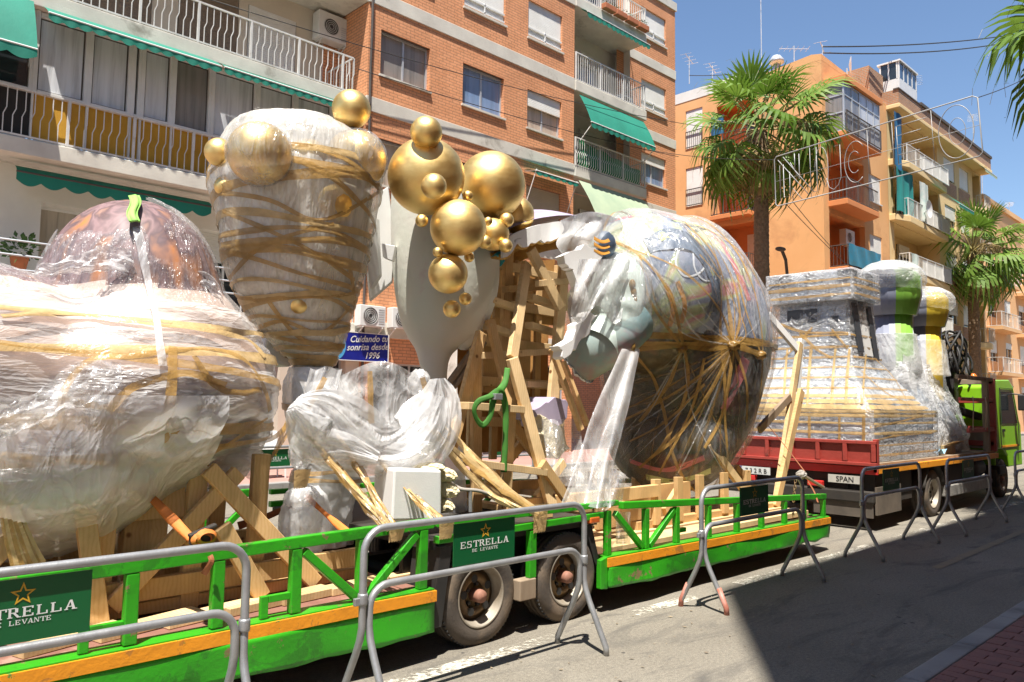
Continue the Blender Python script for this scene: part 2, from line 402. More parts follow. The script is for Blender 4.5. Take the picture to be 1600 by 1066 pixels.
M['orange'] = pm('orange_render', (.80, .44, .19), .9, c2=(.74, .385, .155), scale=.4, bumps=.2, bsc=50, dirt=(.62, .31, .13), dsc=.5, dlo=.55)
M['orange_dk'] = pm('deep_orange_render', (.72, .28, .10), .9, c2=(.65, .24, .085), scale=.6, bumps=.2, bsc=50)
M['yellow'] = pm('yellow_render', (.80, .60, .31), .9, c2=(.74, .53, .26), scale=.5, bumps=.15, bsc=50, dirt=(.62, .38, .14), dsc=.7, dlo=.6)
M['pale_orange'] = pm('pale_orange_render', (.78, .46, .22), .9, c2=(.70, .40, .19), scale=.4, bumps=.15, bsc=50)
M['white'] = pm('white_enamel', (.80, .79, .76), .4, c2=(.70, .69, .66), scale=2)
M['rail_white'] = pm('railing_paint', (.74, .72, .68), .5, c2=(.58, .56, .52), scale=3, dirt=(.34, .24, .16), dsc=6, dlo=.64)
M['alu'] = pm('aluminium_frame', (.58, .60, .62), .4, metal=.35, c2=(.48, .5, .52), scale=1.5)
M['shutter'] = slat_mat('roller_shutter', (.80, .78, .73)); M['shutter_tan'] = slat_mat('tan_roller_shutter', (.52, .43, .32)); M['blind_dark'] = slat_mat('dark_shutter', (.22, .16, .11), .07)
M['glass'] = glass_mat('window_glass', (.03, .035, .04)); M['glass_blue'] = glass_mat('blue_window_glass', (.05, .10, .18))
M['curtain'] = curtain_mat('net_curtain', (.64, .65, .67)); M['curtain_grey'] = curtain_mat('grey_curtain', (.26, .24, .22)); M['curtain_blue'] = curtain_mat('blue_curtain', (.20, .30, .48)); M['curtain_warm'] = curtain_mat('cream_curtain', (.48, .42, .34))  # curtain_blue: plain blue base tone with vertical streaks
M['awning'] = pm('green_awning', (.012, .22, .15), .75, c2=(.008, .17, .115), scale=1.2, stretch=(1, 1, .4), bumps=.2, bsc=12, bdist=.02)
M['awning_old'] = pm('faded_awning', (.38, .45, .30), .8, c2=(.30, .38, .26), scale=1.2)
M['awning_in'] = pm('awning_band', (.50, .48, .42), .8)
M['netting'] = pm('green_netting', (.010, .22, .07), .7, c2=(.008, .15, .05), scale=2)
M['cloth_teal'] = pm('teal_cloth', (.02, .26, .23), .8, c2=(.015, .19, .18), scale=3, stretch=(3, 3, .4), bumps=.4, bsc=5, bdist=.05)
M['cloth_blue'] = pm('blue_cloth', (.02, .14, .28), .8, c2=(.015, .09, .2), scale=3, stretch=(3, 3, .4), bumps=.4, bsc=5, bdist=.05)
M['cloth_pale'] = pm('pale_cloth', (.45, .58, .52), .8, c2=(.7, .68, .62), scale=4)
M['terracotta'] = pm('terracotta', (.48, .16, .07), .8)
M['plant'] = pm('pot_plant_leaf', (.06, .14, .03), .6, c2=(.035, .09, .02), scale=12)
M['black'] = pm('black_rubber', (.018, .017, .016), .6, c2=(.03, .028, .026), scale=4)
M['dark_in'] = pm('dark_interior', (.035, .03, .027), .8)
M['roofdark'] = pm('dark_roof_edge', (.10, .08, .07), .8)
M['green'] = paint_mat('trailer_green_paint', (.03, .32, .010), (.026, .22, .012), (.20, .15, .07), .38, .545, 2.6)
M['stripe'] = paint_mat('trailer_orange_stripe', (.80, .30, .015), (.50, .20, .03), (.16, .26, .05), .5, .56, 4)
M['deck'] = pm('rusty_tread_deck', (.26, .12, .085), .75, c2=(.19, .085, .06), scale=3, bumps=.7, bsc=26, bdist=.012, dirt=(.33, .20, .15), dsc=4)
M['chassis'] = pm('greasy_chassis', (.03, .026, .022), .7, c2=(.05, .04, .03), scale=3)
M['wood'] = wood_mat('raw_pine', (.68, .46, .23), (.66, .44, .21), (.62, .40, .18)); M['wood_pale'] = wood_mat('pale_pine', (.72, .54, .31), (.70, .515, .285), (.665, .475, .25))
M['wood_old'] = pm('weathered_wood', (.34, .26, .18), .85, c2=(.24, .17, .11), scale=5, stretch=(1, 1, .3))
M['tape'] = tape_mat('brown_packing_tape', (.47, .28, .085), .72); M['tape_pale'] = tape_mat('pale_packing_tape', (.55, .38, .17), .9); M['tape_dark'] = tape_mat('dark_packing_tape', (.33, .19, .05), .75)
M['tape_faint'] = tape_mat('thin_brown_film_strand', (.30, .17, .045), .42)
M['gold'] = gold_mat()
M['tooth'] = pm('pale_green_white_paint', (.64, .67, .57), .6, c2=(.72, .66, .60), scale=1.1, bumps=.18, bsc=14, bdist=.02, dirt=(.62, .50, .48), dsc=1.6, dlo=.60)
M['foam'] = pm('white_polystyrene', (.86, .85, .82), .8, c2=(.80, .79, .76), scale=3, bumps=.3, bsc=120, bdist=.004)
M['foam_torn'] = pm('torn_yellow_foam', (.74, .62, .36), .95, c2=(.80, .72, .52), scale=8, bumps=1., bsc=35, bdist=.03)
M['tyre'] = pm('dusty_tyre', (.095, .075, .058), .85, c2=(.055, .045, .038), scale=3, dirt=(.17, .125, .085), dsc=2.5, dlo=.5, bumps=.3, bsc=50)
M['tread'] = pm('tyre_tread', (.075, .072, .07), .85, c2=(.05, .048, .046), scale=6)
M['rim'] = pm('ochre_rusty_rim', (.25, .155, .06), .6, c2=(.17, .10, .045), scale=5, dirt=(.10, .06, .035), dsc=5)
M['rim_bright'] = pm('bare_rim_edge', (.40, .36, .30), .55, metal=.3, c2=(.26, .21, .15), scale=6)
M['hub'] = pm('pink_hub_cap', (.33, .15, .10), .7, c2=(.26, .12, .08), scale=9)
M['steel'] = pm('galvanised_steel', (.40, .405, .41), .42, metal=.55, c2=(.30, .305, .31), scale=9, bumps=.1, bsc=60, dirt=(.25, .25, .25), dsc=5, dlo=.6)
M['steel_red'] = pm('red_dipped_steel', (.42, .13, .08), .55, c2=(.50, .25, .2), scale=14)
M['sign_green'] = pm('green_sign_board', (.005, .105, .03), .35, c2=(.004, .088, .026), scale=.8)
M['sign_white'] = pm('white_print', (.78, .79, .76), .5); M['sign_gold'] = pm('gold_print', (.70, .40, .03), .45)
M['blue_sign'] = pm('blue_sign_board', (.012, .02, .27), .35); M['cyan'] = pm('light_blue_print', (.10, .42, .75), .4)
M['red'] = paint_mat('truck_red_paint', (.38, .055, .04), (.24, .05, .035), (.13, .09, .07), .5, .6, 3.2); M['red_hot'] = paint_mat('bright_red_paint', (.62, .03, .025), (.45, .05, .03), (.5, .42, .3), .45, .6, 5)
M['truck_green'] = pm('truck_cab_green', (.27, .60, .02), .3, c2=(.24, .55, .018), scale=1, coat=.4)
M['strap'] = pm('orange_ratchet_strap', (.72, .22, .04), .7, c2=(.60, .17, .03), scale=8, bumps=.3, bsc=90); M['strap_dirty'] = pm('dirty_orange_strap', (.33, .11, .04), .75, c2=(.24, .08, .03), scale=6)
M['strap_green'] = pm('green_lifting_sling', (.05, .20, .02), .75, c2=(.035, .14, .015), scale=8); M['sling_lime'] = pm('lime_lifting_sling', (.30, .62, .12), .7)
M['rope'] = pm('grey_rope', (.34, .31, .27), .9)
M['leaf'] = leaf_mat('palm_leaf', (.105, .20, .022), (.21, .33, .05)); M['leaf_dry'] = leaf_mat('dry_palm_leaf', (.30, .20, .075), (.42, .31, .14), .2); M['petiole'] = pm('palm_leaf_stalk', (.30, .26, .09), .6, c2=(.22, .16, .06), scale=5)
M['trunk'] = pm('palm_trunk_bark', (.30, .20, .12), .95, c2=(.17, .11, .065), scale=8, bumps=1., bsc=25, bdist=.03, dirt=(.28, .20, .12), dsc=7)
M['film'] = film_mat('clear_plastic_film', .07, 1.0, (1.6, 1.6, .35), gloss=.045, rough=.15, amax=.34)
M['film_h'] = film_mat('wrapped_plastic_film', .25, 1.0, (.5, .5, 2.3), tint=(.95, .94, .92), gloss=.045, rough=.24, amax=.66, wide=5.5)
M['film_b'] = film_mat('streaked_plastic_film', .36, 1.0, (2.0, 2.0, .25), tint=(.96, .93, .86), gloss=.05, rough=.2, amax=.4, bs=.45)
M['film_clear'] = film_mat('stretched_clear_film', .035, 1.2, (2.2, 2.2, .3), gloss=.03, rough=.22, amax=.36)
M['film_milk'] = film_mat('milky_plastic_film', .34, .8, (1, 1, .6), gloss=.045, rough=.22, amax=.42, bs=.6)
M['film_white'] = film_mat('white_plastic_sheet', .52, .7, (1.2, 1.2, .7), gloss=.04, rough=.26, amax=.30, bs=.22)
M['film_egg'] = film_mat('taut_plastic_film', .085, .9, (1.5, 1.5, .4), gloss=.035, rough=.17, amax=.38)
M['film_egg_low'] = film_mat('clear_taut_plastic_film', .015, .9, (1.5, 1.5, .4), gloss=.03, rough=.11, amax=.20)
M['film_skirt'] = film_mat('loose_clear_film', .16, .9, (1, 1, .6), gloss=.05, rough=.2, amax=.4)
# ------------------------------------------------------------------ the setting
def sheet(name, x0, x1, y0, y1, z, mat, kind='structure'):
    o = MB().add([(x0, y0, z), (x1, y0, z), (x1, y1, z), (x0, y1, z)], [(0, 1, 2, 3)]).build(name, mat); tag(o, kind=kind); return o
sheet('ground', -900, 1500, -900, 1500, -.03, M['earth'])
sheet('road', -120, 400, 1.70, 13.80, 0, M['asphalt'])
KZ = .12
# near kerb: outer top edge seen at Y=1.95 if flush; a .12 m step puts its back edge a little nearer
near_walk = MB().box(-120, 400, -1.0, 1.675, -.03, KZ-.02).build('pavement', M['joint']); tag(near_walk, kind='structure')
nk = thing('kerb', (0, 1.7, 0), None, None); tag(nk, kind='structure')
xk = -20.
while xk < 60:
    MB().box(xk+.004, xk+.996, 1.68, 1.81, -.02, KZ+random.uniform(-.002, .002)).build('kerb_stone', M['kerb'], nk, bevel=.012); xk += 1.
# red pavers, running bond, those in view one by one
pv_me = MB().box(-.048, .048, -.098, .098, -.03, .012).mesh('paver', mats=[M['paver']])
def paver(x, y):
    o = bpy.data.objects.new('paver', pv_me); COL.objects.link(o); parent_to(o, near_walk)
    o.location = (x, y, KZ-.012+random.uniform(-.002, .002)); o.rotation_euler = (random.uniform(-.012, .012), random.uniform(-.012, .012), random.uniform(-.012, .012))
cnt = 0; rest = MB()
hv_me = MB().box(-.048, .048, -.047, .047, -.03, .012).mesh('half_paver', mats=[M['paver']])
def in_view(x, y):
    d = Vector((x, y, KZ-CAM_H)); dz = d.dot(FX)
    return dz > .3 and 800+FPX*d.dot(RX)/dz < 1616 and 533-FPX*d.dot(UX)/dz < 1080
for i in range(-60, 330):
    x = 3.0+i*.103
    if i % 2:
        if in_view(x, 1.62) and x < 9.5:
            paver(x, 1.621); bpy.context.scene.collection.objects[-1].data = hv_me; cnt += 1
        else: rest.box(x-.048, x+.048, 1.574, 1.668, KZ-.03, KZ-.001)
    for r_ in range(12):
        y = 1.57-r_*.203-(.1015 if i % 2 else 0)
        if y < -.9: continue
        if cnt < 298 and in_view(x, y): paver(x, y); cnt += 1
        else: rest.box(x-.048, x+.048, y-.098, y+.098, KZ-.03, KZ-.001)
o = rest.build('paver_field', M['paver'], near_walk, fix=False); tag(o, kind='stuff')
# far pavement and kerb
fk = thing('kerb', (0, 13.9, 0), None, None); tag(fk, kind='structure')
xk = -12.
while xk < 70:
    MB().box(xk+.006, xk+.994, 13.77, 13.97, -.02, .13).build('kerb_stone', M['kerb'], fk, bevel=.015); xk += 1.
o = MB().box(-120, 400, 13.975, 90, -.02, .115).build('pavement', M['pink_pave']); tag(o, kind='structure')
# painted lines: worn thermoplastic made of the paint that is left
def line_mat():
    m, N, L, B = nmat('worn_white_line'); v = coords(N, L); n = noise_n(N, L, v, 24, 8, .75); n2 = noise_n(N, L, v, 2.2, 4)
    s = mathn(N, L, 'ADD', n, mathn(N, L, 'MULTIPLY', n2, .55)); r = ramp(N, [(.66, 1.), (.80, .0)]); L.new(s, r.inputs[0])
    B.inputs['Base Color'].default_value = (.62, .58, .48, 1); B.inputs['Roughness'].default_value = .8; L.new(r.outputs[0], B.inputs['Alpha']); return m
M['line'] = line_mat()
for x0, x1 in ((2.0, 4.35), (5.25, 6.15), (6.9, 10.1), (10.8, 13.6), (14.4, 17.5), (18.2, 30)):
    sheet('lane_line', x0, x1, 3.90, 4.04, .004, M['line'])
for x0 in (-6, 0, 6, 12, 18, 24, 30): sheet('lane_line', x0, x0+4.2, 10.75, 10.87, .004, M['line'])
yl = pm('faded_yellow_line', (.24, .19, .11), .85, c2=(.18, .155, .115), scale=6)
o = MB().add([(9.2, 2.90, .004), (16.5, 3.0, .004), (16.5, 3.1, .004), (9.2, 3.0, .004)], [(0, 1, 2, 3)]).build('lane_line', yl); tag(o, kind='structure')
# leaves, butts and grit on the asphalt
lit = MB(); rnd = random.Random(3)
for i in range(420):
    x = rnd.uniform(2.5, 16); y = rnd.uniform(1.95, 4.1); s_ = rnd.uniform(.004, .016); a = rnd.uniform(0, 6.3)
    P = [(x+math.cos(a+k*1.57)*s_*(1.6 if k % 2 else .7), y+math.sin(a+k*1.57)*s_*(1.6 if k % 2 else .7), .004+rnd.uniform(0, .006)) for k in range(4)]
    lit.add(P, [(0, 1, 2, 3)])
tag(lit.build('street_litter', pm('dry_litter', (.30, .24, .16), .9, c2=(.12, .09, .06), scale=30)), 'dry grit and leaf crumbs scattered over the asphalt', 'litter', kind='stuff')
# ------------------------------------------------------------------ buildings
class Face:
    """wall frame: u along the wall, v up, d into the building"""
    def __init__(s, o, u, inward): s.o = Vector(o); s.u = Vector(u); s.i = Vector(inward)
    def p(s, u, v, d=0.): return s.o+s.u*u+Vector((0, 0, v))+s.i*d
    def box(s, mb, u0, u1, v0, v1, d0, d1, mi=0):
        return mb.hexa([s.p(u0, v0, d0), s.p(u1, v0, d0), s.p(u1, v0, d1), s.p(u0, v0, d1), s.p(u0, v1, d0), s.p(u1, v1, d0), s.p(u1, v1, d1), s.p(u0, v1, d1)], mi)
    def wall(s, mb, u0, u1, v0, v1, holes, depth=.2, d=0.):
        us = sorted({u0, u1, *[h[0] for h in holes], *[h[1] for h in holes]}); vs = sorted({v0, v1, *[h[2] for h in holes], *[h[3] for h in holes]})
        us = [x for x in us if u0-1e-6 <= x <= u1+1e-6]; vs = [x for x in vs if v0-1e-6 <= x <= v1+1e-6]
        for a, b in zip(us, us[1:]):
            for c, e in zip(vs, vs[1:]):
                m = ((a+b)/2, (c+e)/2)
                if any(h[0] < m[0] < h[1] and h[2] < m[1] < h[3] for h in holes): continue
                mb.add([s.p(a, c, d), s.p(b, c, d), s.p(b, e, d), s.p(a, e, d)], [(0, 1, 2, 3)])
        for h in holes:
            q = [(h[0], h[2]), (h[1], h[2]), (h[1], h[3]), (h[0], h[3])]
            for (a, b), (c, e) in zip(q, q[1:]+q[:1]): mb.add([s.p(a, b, d), s.p(c, e, d), s.p(c, e, d+depth), s.p(a, b, d+depth)], [(0, 1, 2, 3)])
        return mb
def window(F, root, u0, u1, v0, v1, kind='curtain', d=0., depth=.2, mull=1, frame='white', shut=0., shutmat='shutter', sill=True, guard=False, sillmat='concrete'):
    fw = .05; mb = MB()
    F.box(mb, u0, u1, v0, v0+fw, d+depth-.09, d+depth-.02); F.box(mb, u0, u1, v1-fw, v1, d+depth-.09, d+depth-.02)
    F.box(mb, u0, u0+fw, v0+fw, v1-fw, d+depth-.09, d+depth-.02); F.box(mb, u1-fw, u1, v0+fw, v1-fw, d+depth-.09, d+depth-.02)
    for k in range(mull):
        c = u0+(u1-u0)*(k+1)/(mull+1); F.box(mb, c-.028, c+.028, v0+fw, v1-fw, d+depth-.085, d+depth-.025)
    w_ = mb.build('window', M[frame], root)
    F.box(MB(), u0, u1, v0, v1, d+depth-.05, d+depth).build('pane', M[kind], w_)
    if shut > 0:
        F.box(MB(), u0+.02, u1-.02, v1-(v1-v0)*shut, v1-.005, d+depth-.16, d+depth-.10).build('shutter', M[shutmat], w_)
    if sill: F.box(MB(), u0-.05, u1+.05, v0-.06, v0-.003, d-.06, d+depth).build('sill', M[sillmat], w_)
    if guard:
        g = MB(); F.box(g, u0+.02, u1-.02, v0+.32, v0+.37, d+.01, d+.05); F.box(g, u0+.02, u1-.02, v0+.08, v0+.13, d+.01, d+.05)
        c = (u0+u1)/2; F.box(g, c-.02, c+.02, v0+.02, v0+.42, d+.01, d+.05); g.build('window_guard', M['white'], w_)
    return w_
def railing(F, root, u0, u1, v0, h, d, mat='rail_white', step=.12, kink=True, end0=None, end1=None, name='railing', belly=0.):
    """bars with a kink at mid height, top and bottom rail; end0/end1 = depth the side returns reach back to"""
    g = MB(); n = max(2, int((u1-u0)/step))
    for k in range(n+1):
        u = u0+(u1-u0)*k/n
        if kink:
            a = F.p(u-.02, v0, d-belly); b = F.p(u-.02, v0+h*.42, d-belly); c = F.p(u+.03, v0+h*.56, d); e = F.p(u+.03, v0+h, d)
            P = [e, c, b, a] if False else [a, b, c, e]
            for p, q in zip(P, P[1:]): g.beam(p, q, .017)
        else:
            if belly: 
                P = [F.p(u, v0, d), F.p(u, v0+h*.12, d-belly), F.p(u, v0+h*.4, d-belly*.9), F.p(u, v0+h*.55, d), F.p(u, v0+h, d)]
                for p, q in zip(P, P[1:]): g.beam(p, q, .016)
            else: g.beam(F.p(u, v0, d), F.p(u, v0+h, d), .016)
    for v in (v0+.03, v0+h): F.box(g, u0, u1, v-.018, v+.018, d-.02, d+.02)
    for k in range(0, n+1, max(1, int(1.3/step))):
        u = u0+(u1-u0)*k/n; F.box(g, u-.025, u+.025, v0, v0+h+.02, d-.022, d+.022)
    for u, e in ((u0, end0), (u1, end1)):
        if e is None: continue
        m = max(2, int((e-d)/step))
        for k in range(m+1): g.beam(F.p(u, v0, d+(e-d)*k/m), F.p(u, v0+h, d+(e-d)*k/m), .016)
        for v in (v0+.03, v0+h): g.beam(F.p(u, v, d), F.p(u, v, e), .036)
    return g.build(name, M[mat], root)
def awning(F, root, u0, u1, v, d0, drop, out, mat='awning', val=.22, nsc=None, name='awning', bar='white'):
    """sloping cloth from the wall out and down with a scalloped valance and a front bar"""
    n = max(8, int((u1-u0)/.05)); nsc = nsc or max(3, int((u1-u0)/.28))
    g = MB()
    def f(a, b):
        u = lerp(u0, u1, a); sag = math.sin(a*math.pi)*.02+.012*math.sin(a*17)*b
        return F.p(u, v-drop*b-sag*b, d0-out*b-.04*math.sin(b*math.pi))
    g.grid(f, n, 8)
    def fv(a, b):
        u = lerp(u0, u1, a); L_ = val*(.62+.38*abs(math.sin(a*nsc*math.pi)))
        return F.p(u, v-drop-L_*b-.012*math.sin(a*17), d0-out-.01+.008*b*math.sin(a*nsc*2*math.pi+1))
    g.grid(fv, n*2, 2)
    o = g.build(name, M[mat], root, smooth=True)
    b = MB().tube([F.p(u0, v-drop, d0-out), F.p(u1, v-drop, d0-out)], .022, 8)
    b.build('awning_bar', M[bar], o)
    return o
def ac_unit(F, u, v, d, w=.8, h=.55, dep=.3, label='', brackets=True):
    base = F.p(u+w/2, v, d)
    t = thing('air_conditioner', base, label, 'air conditioner', 'air conditioners on the house fronts')
    F.box(MB(), u, u+w, v, v+h, d-dep, d-.03).build('housing', M['white'], t, bevel=.015)
    c = F.p(u+w*.40, v+h/2, d-dep); ring = MB(); n_ = F.i; uu = F.u; zz = Vector((0, 0, 1))
    for rr in (.07, .12, .17, .22):
        ring.tube([c-n_*.012+uu*(math.cos(a)*rr)+zz*(math.sin(a)*rr) for a in [k*math.pi/10 for k in range(20)]], .006, 5, closed=True)
    ring.build('fan_grille', M['white'], t)
    dk = MB(); dk.add([c-n_*.004+uu*(math.cos(a)*.23)+zz*(math.sin(a)*.23) for a in [k*math.pi/12 for k in range(24)]], [tuple(range(24))]); dk.build('fan_opening', M['dark_in'], t)
    lv = MB(); 
    for k in range(7): F.box(lv, u+w*.72, u+w*.95, v+.08+k*.06, v+.10+k*.06, d-dep-.006, d-dep+.002)
    lv.build('louvre', M['alu'], t)
    if brackets:
        for s in (.12, .88):
            b = MB(); b.beam(F.p(u+w*s, v-.02, d), F.p(u+w*s, v-.02, d-dep), .035); b.beam(F.p(u+w*s, v-.25, d), F.p(u+w*s, v-.02, d-dep), .025); b.build('bracket', M['rail_white'], t)
    return t

# ================= brick apartment block
YB = 17.2
bb = thing('apartment_block', (11.2, YB, 0), 'orange brick apartment block with green awnings and iron balconies behind the floats', 'building')
F1 = Face((0, YB, 0), (1, 0, 0), (0, 1, 0))
LV = [3.36, 6.34, 9.34, 12.31, 15.28, 18.25]
XL, XA, XB_, XC = -14., 11.2, 19.44, 26.92
holes = []; wins = []
# three window columns on the flat brick front, storey by storey
for i, z in enumerate(LV[:-1]):
    for j, (a, b) in enumerate(((11.6, 13.27), (14.5, 16.18), (17.2, 18.82))):
        if i == 0: continue
        v0, v1 = z+1.10, z+2.36
        if i == 1 and j == 2: v0, v1 = 6.9, 8.58
        holes.append((a, b, v0, v1)); wins.append((i, j, a, b, v0, v1))
shop = [(11.5, 13.6, .1, 2.7), (14.1, 16.4, .1, 2.9), (16.9, 19.1, .1, 2.9)]
mb = MB(); F1.wall(mb, XA, XB_, 0, 18.5, holes+shop, .22)
# return walls beside the recessed balconies
F1r = Face((0, 18.2, 0), (1, 0, 0), (0, 1, 0))
mb.add([(XA, YB, 0), (XA, 19.0, 0), (XA, 19.0, 18.5), (XA, YB, 18.5)], [(0, 1, 2, 3)])
mb.add([(XB_, YB, 0), (XB_, 19.0, 0), (XB_, 19.0, 18.5), (XB_, YB, 18.5)], [(0, 1, 2, 3)])
rw = []
for i, z in enumerate(LV[:-1]): rw.append((24.58, 26.25, z+1.10, z+2.30))
F1r.wall(mb, 23.0, XC, 0, 18.5, rw, .22)
mb.add([(XC, 18.2, 0), (XC, 30, 0), (XC, 30, 18.5), (XC, 18.2, 18.5)], [(0, 1, 2, 3)])
mb.add([(XL, 17.2, 18.5), (XC, 18.2, 18.5), (XC, 30, 18.5), (XL, 30, 18.5)], [(0, 1, 2, 3)])
mb.build('brick_wall', M['brick'], bb, fix=False)
cap = MB(); F1r.box(cap, 23.0, XC+.06, 18.2, 18.55, -.06, .3); F1.box(cap, XA, XB_, 18.3, 18.6, -.05, .3); cap.build('parapet_coping', M['concrete'], bb)
for z in LV:
    g = MB(); F1.box(g, XA-.02, XB_+.0, z, z+.40, -.035, .05); g.build('floor_band', M['concrete'], bb, bevel=.01)
    g = MB(); F1r.box(g, 23.5, XC+.03, z-.06, z+.32, -.03, .05); g.build('floor_band', M['concrete'], bb, bevel=.01)
kinds = {(1, 0): ('curtain_warm', .0), (1, 1): ('curtain_grey', 0.), (1, 2): ('shutter_tan', .93), (2, 0): ('curtain_grey', .0), (2, 1): ('curtain_blue', 0.), (2, 2): ('curtain_warm', .40), (3, 0): ('curtain', .97), (3, 1): ('curtain', .95), (3, 2): ('curtain', .95), (4, 0): ('curtain', .9), (4, 1): ('curtain', .6), (4, 2): ('curtain', .9)}
for i, j, a, b, v0, v1 in wins:
    k, s_ = kinds[(i, j)]
    sm = 'shutter'
    if k == 'shutter_tan': k = 'glass'; sm = 'shutter_tan'
    window(F1, bb, a, b, v0, v1, k, 0, .22, 1, 'alu' if i < 3 else 'white', s_, sm, True, i >= 3)
    if i <= 2: F1.box(MB(), a-.03, b+.03, v1-.002, v1+.10, .04, .2).build('lintel', M['roofdark'], bb)
for k, (a, b, v0, v1) in enumerate(rw): window(F1r, bb, a, b, v0, v1, 'curtain_blue' if k == 2 else 'curtain', 0, .22, 1, 'alu', (.9, .95, .32, .95, .9)[k], 'shutter', True, k >= 3)
# shop fronts at street level
for a, b, v0, v1 in shop:
    window(F1, bb, a, b, v0, v1, 'glass', 0, .22, 2, 'alu', 0., 'shutter', False)
aw = awning(F1, bb, 17.05, 19.05, 9.03, -.02, .14, .55, 'awning', .14)
g = MB()
for u in (17.1, 19.0): g.beam(F1.p(u, 8.98, -.05), F1.p(u, 8.9, -.58), .03); g.beam(F1.p(u, 8.95, -.55), F1.p(u-.05, 7.7, -.05), .022)
g.build('awning_arm', M['white'], bb)
# drain pipe and cables at the brick corner
MB().tube([F1.p(11.27, z, -.05+.012*math.sin(z*2)) for z in [k*.5 for k in range(38)]], .035, 8).build('drain_pipe', M['roofdark'], bb, smooth=True)

# right-hand balconies (between the brick front and the set-back wing)
FW = Face((0, 18.6, 0), (1, 0, 0), (0, 1, 0))
for i, z in enumerate(LV[:-1]):
    sl_ = MB(); F1.box(sl_, XB_+.003, 23.46, z-.02, z+.34, -.08, 1.38); sl_.build('balcony_slab', M['concrete'], bb, bevel=.02)
    bk = MB(); hs = [(19.9, 20.75, z+.45, z+2.45), (21.3, 22.3, z+.45, z+2.45)]
    FW.wall(bk, XB_, 23.6, z+.34, z+2.98, hs, .1); bk.build('balcony_wall', M['white_wall' if i >= 2 else 'cream'], bb, fix=False)
    MB().add([(23.44, 17.9, z+.34), (23.44, 18.6, z+.34), (23.44, 18.6, z+2.97), (23.44, 17.9, z+2.97)], [(0, 1, 2, 3)]).build('balcony_side_wall', M['white_wall'], bb, fix=False)
    for h in hs: window(FW, bb, *h, 'curtain' if (i == 3 and h[0] > 21) else 'glass', 0, .1, 1, 'alu', .25 if h[0] > 21 else 0., 'shutter', False)
    if i >= 1: railing(F1, bb, XB_+.06, 23.4, z+.36, .98, -.03, 'rail_white', .115, False, end1=.9, belly=.10 if i == 2 else 0.)
awning(F1, bb, 19.7, 23.3, 15.24, -.05, .18, .30, 'awning', .20, 14)
awning(F1, bb, 19.65, 23.30, 12.22, -.04, 1.10, .55, 'awning', .20, 12)
awning(F1, bb, 19.65, 23.35, 9.24, -.04, 1.25, .75, 'awning_old', .12, 12)
g = MB(); g.grid(lambda a, b: F1.p(lerp(19.75, 23.2, a), 9.72+b*(.95-.35*a)+.03*math.sin(a*21), .04+.02*math.sin(a*33+b*4)), 40, 6); g.build('balcony_netting', M['netting'], bb, smooth=True)
g = MB()
for u in (19.75, 23.3): g.beam(F1.p(u, 11.1, -.57), F1.p(u-.03, 10.62, -.05), .025)
g.build('awning_arm', M['white'], bb)
for k in range(4):
    u = 20.75+k*.66; t = thing('flower_box', F1.p(u, 15.66, -.2), ['terracotta flower box nearest the brick front on the top balcony rail', 'second terracotta flower box on the top balcony rail', 'third terracotta flower box on the top balcony rail', 'terracotta flower box at the far end of the top balcony rail'][k], 'flower box', 'flower boxes on the top balcony')
    bx = MB(); F1.box(bx, u, u+.6, 15.62, 15.82, -.30, -.09); bx.build('trough', M['terracotta'], t, bevel=.02)
    lf = MB(); r_ = random.Random(k)
    for q in range(60):
        c = F1.p(u+r_.uniform(.03, .57), 15.85+r_.uniform(-.02, .14), -.2+r_.uniform(-.1, .1)); a = Vector((r_.uniform(-1, 1), r_.uniform(-1, 1), r_.uniform(-.3, 1)))*.06; b = Vector((r_.uniform(-1, 1), r_.uniform(-1, 1), 0))*.03
        lf.add([c, c+b, c+a, c-b], [(0, 1, 2, 3)])
    lf.build('leaves', M['plant'], t)

# left-hand galleries: slabs flush with the brick front, glazing behind the railing
FG = Face((0, 17.42, 0), (1, 0, 0), (0, 1, 0)); FO = Face((0, 18.7, 0), (1, 0, 0), (0, 1, 0))
for i, z in enumerate(LV):
    sl_ = MB(); F1.box(sl_, XL, XA-.02, z, z+.32, 0, 1.6); sl_.build('balcony_slab', M['concrete'], bb, bevel=.015)
# second floor: enclosed gallery (ochre panels below, curtained panes above)
z = LV[1]
posts = [-2.2, .15, 2.6, 3.60, 4.58, 5.42, 5.62, 6.28, 7.15, 8.25, 9.25, 10.3, XA-.05]
for a, b in zip(posts, posts[1:]):
    w_ = MB(); FG.box(w_, a, a+.08, z+1.30, LV[2]-.01, -.06, .06); FG.box(w_, b-.06, b, z+1.30, LV[2]-.01, -.05, .05); FG.box(w_, a, a+.04, z+.33, z+1.30, -.05, .05)
    for v in (z+.33, z+1.30, LV[2]-.12): FG.box(w_, a+.09, b-.06, v, v+.09, -.05, .05)
    w_ = w_.build('gallery_window', M['white'], bb)
    dark = b < 3.61
    FG.box(MB(), a+.04, b, z+.42, z+1.30, .0, .04).build('panel', M['dark_in' if dark else ('red_hot' if abs(a-7.15) < .05 else 'ochre')], w_)
    FG.box(MB(), a+.08, b-.06, z+1.39, LV[2]-.12, .035, .075).build('gasket', M['roofdark'], w_); FG.box(MB(), a+.115, b-.095, z+1.425, LV[2]-.155, .02, .033).build('pane', M['glass' if dark else ('curtain_grey' if abs(a-6.28) < .05 else 'curtain')], w_)
railing(F1, bb, -2.0, XA-.1, z+.33, .95, .03, 'rail_white', .155)
awning(F1, bb, 3.66, 7.08, LV[2]+.02, 0., .30, .50, 'awning', .17, 13)
awning(F1, bb, 7.2, 10.7, LV[2]-.0, 0., .20, .36, 'awning', .16, 16)
awning(F1, bb, -.4, 3.50, LV[2]+.05, -.02, 1.15, .55, 'awning', .25, 8)
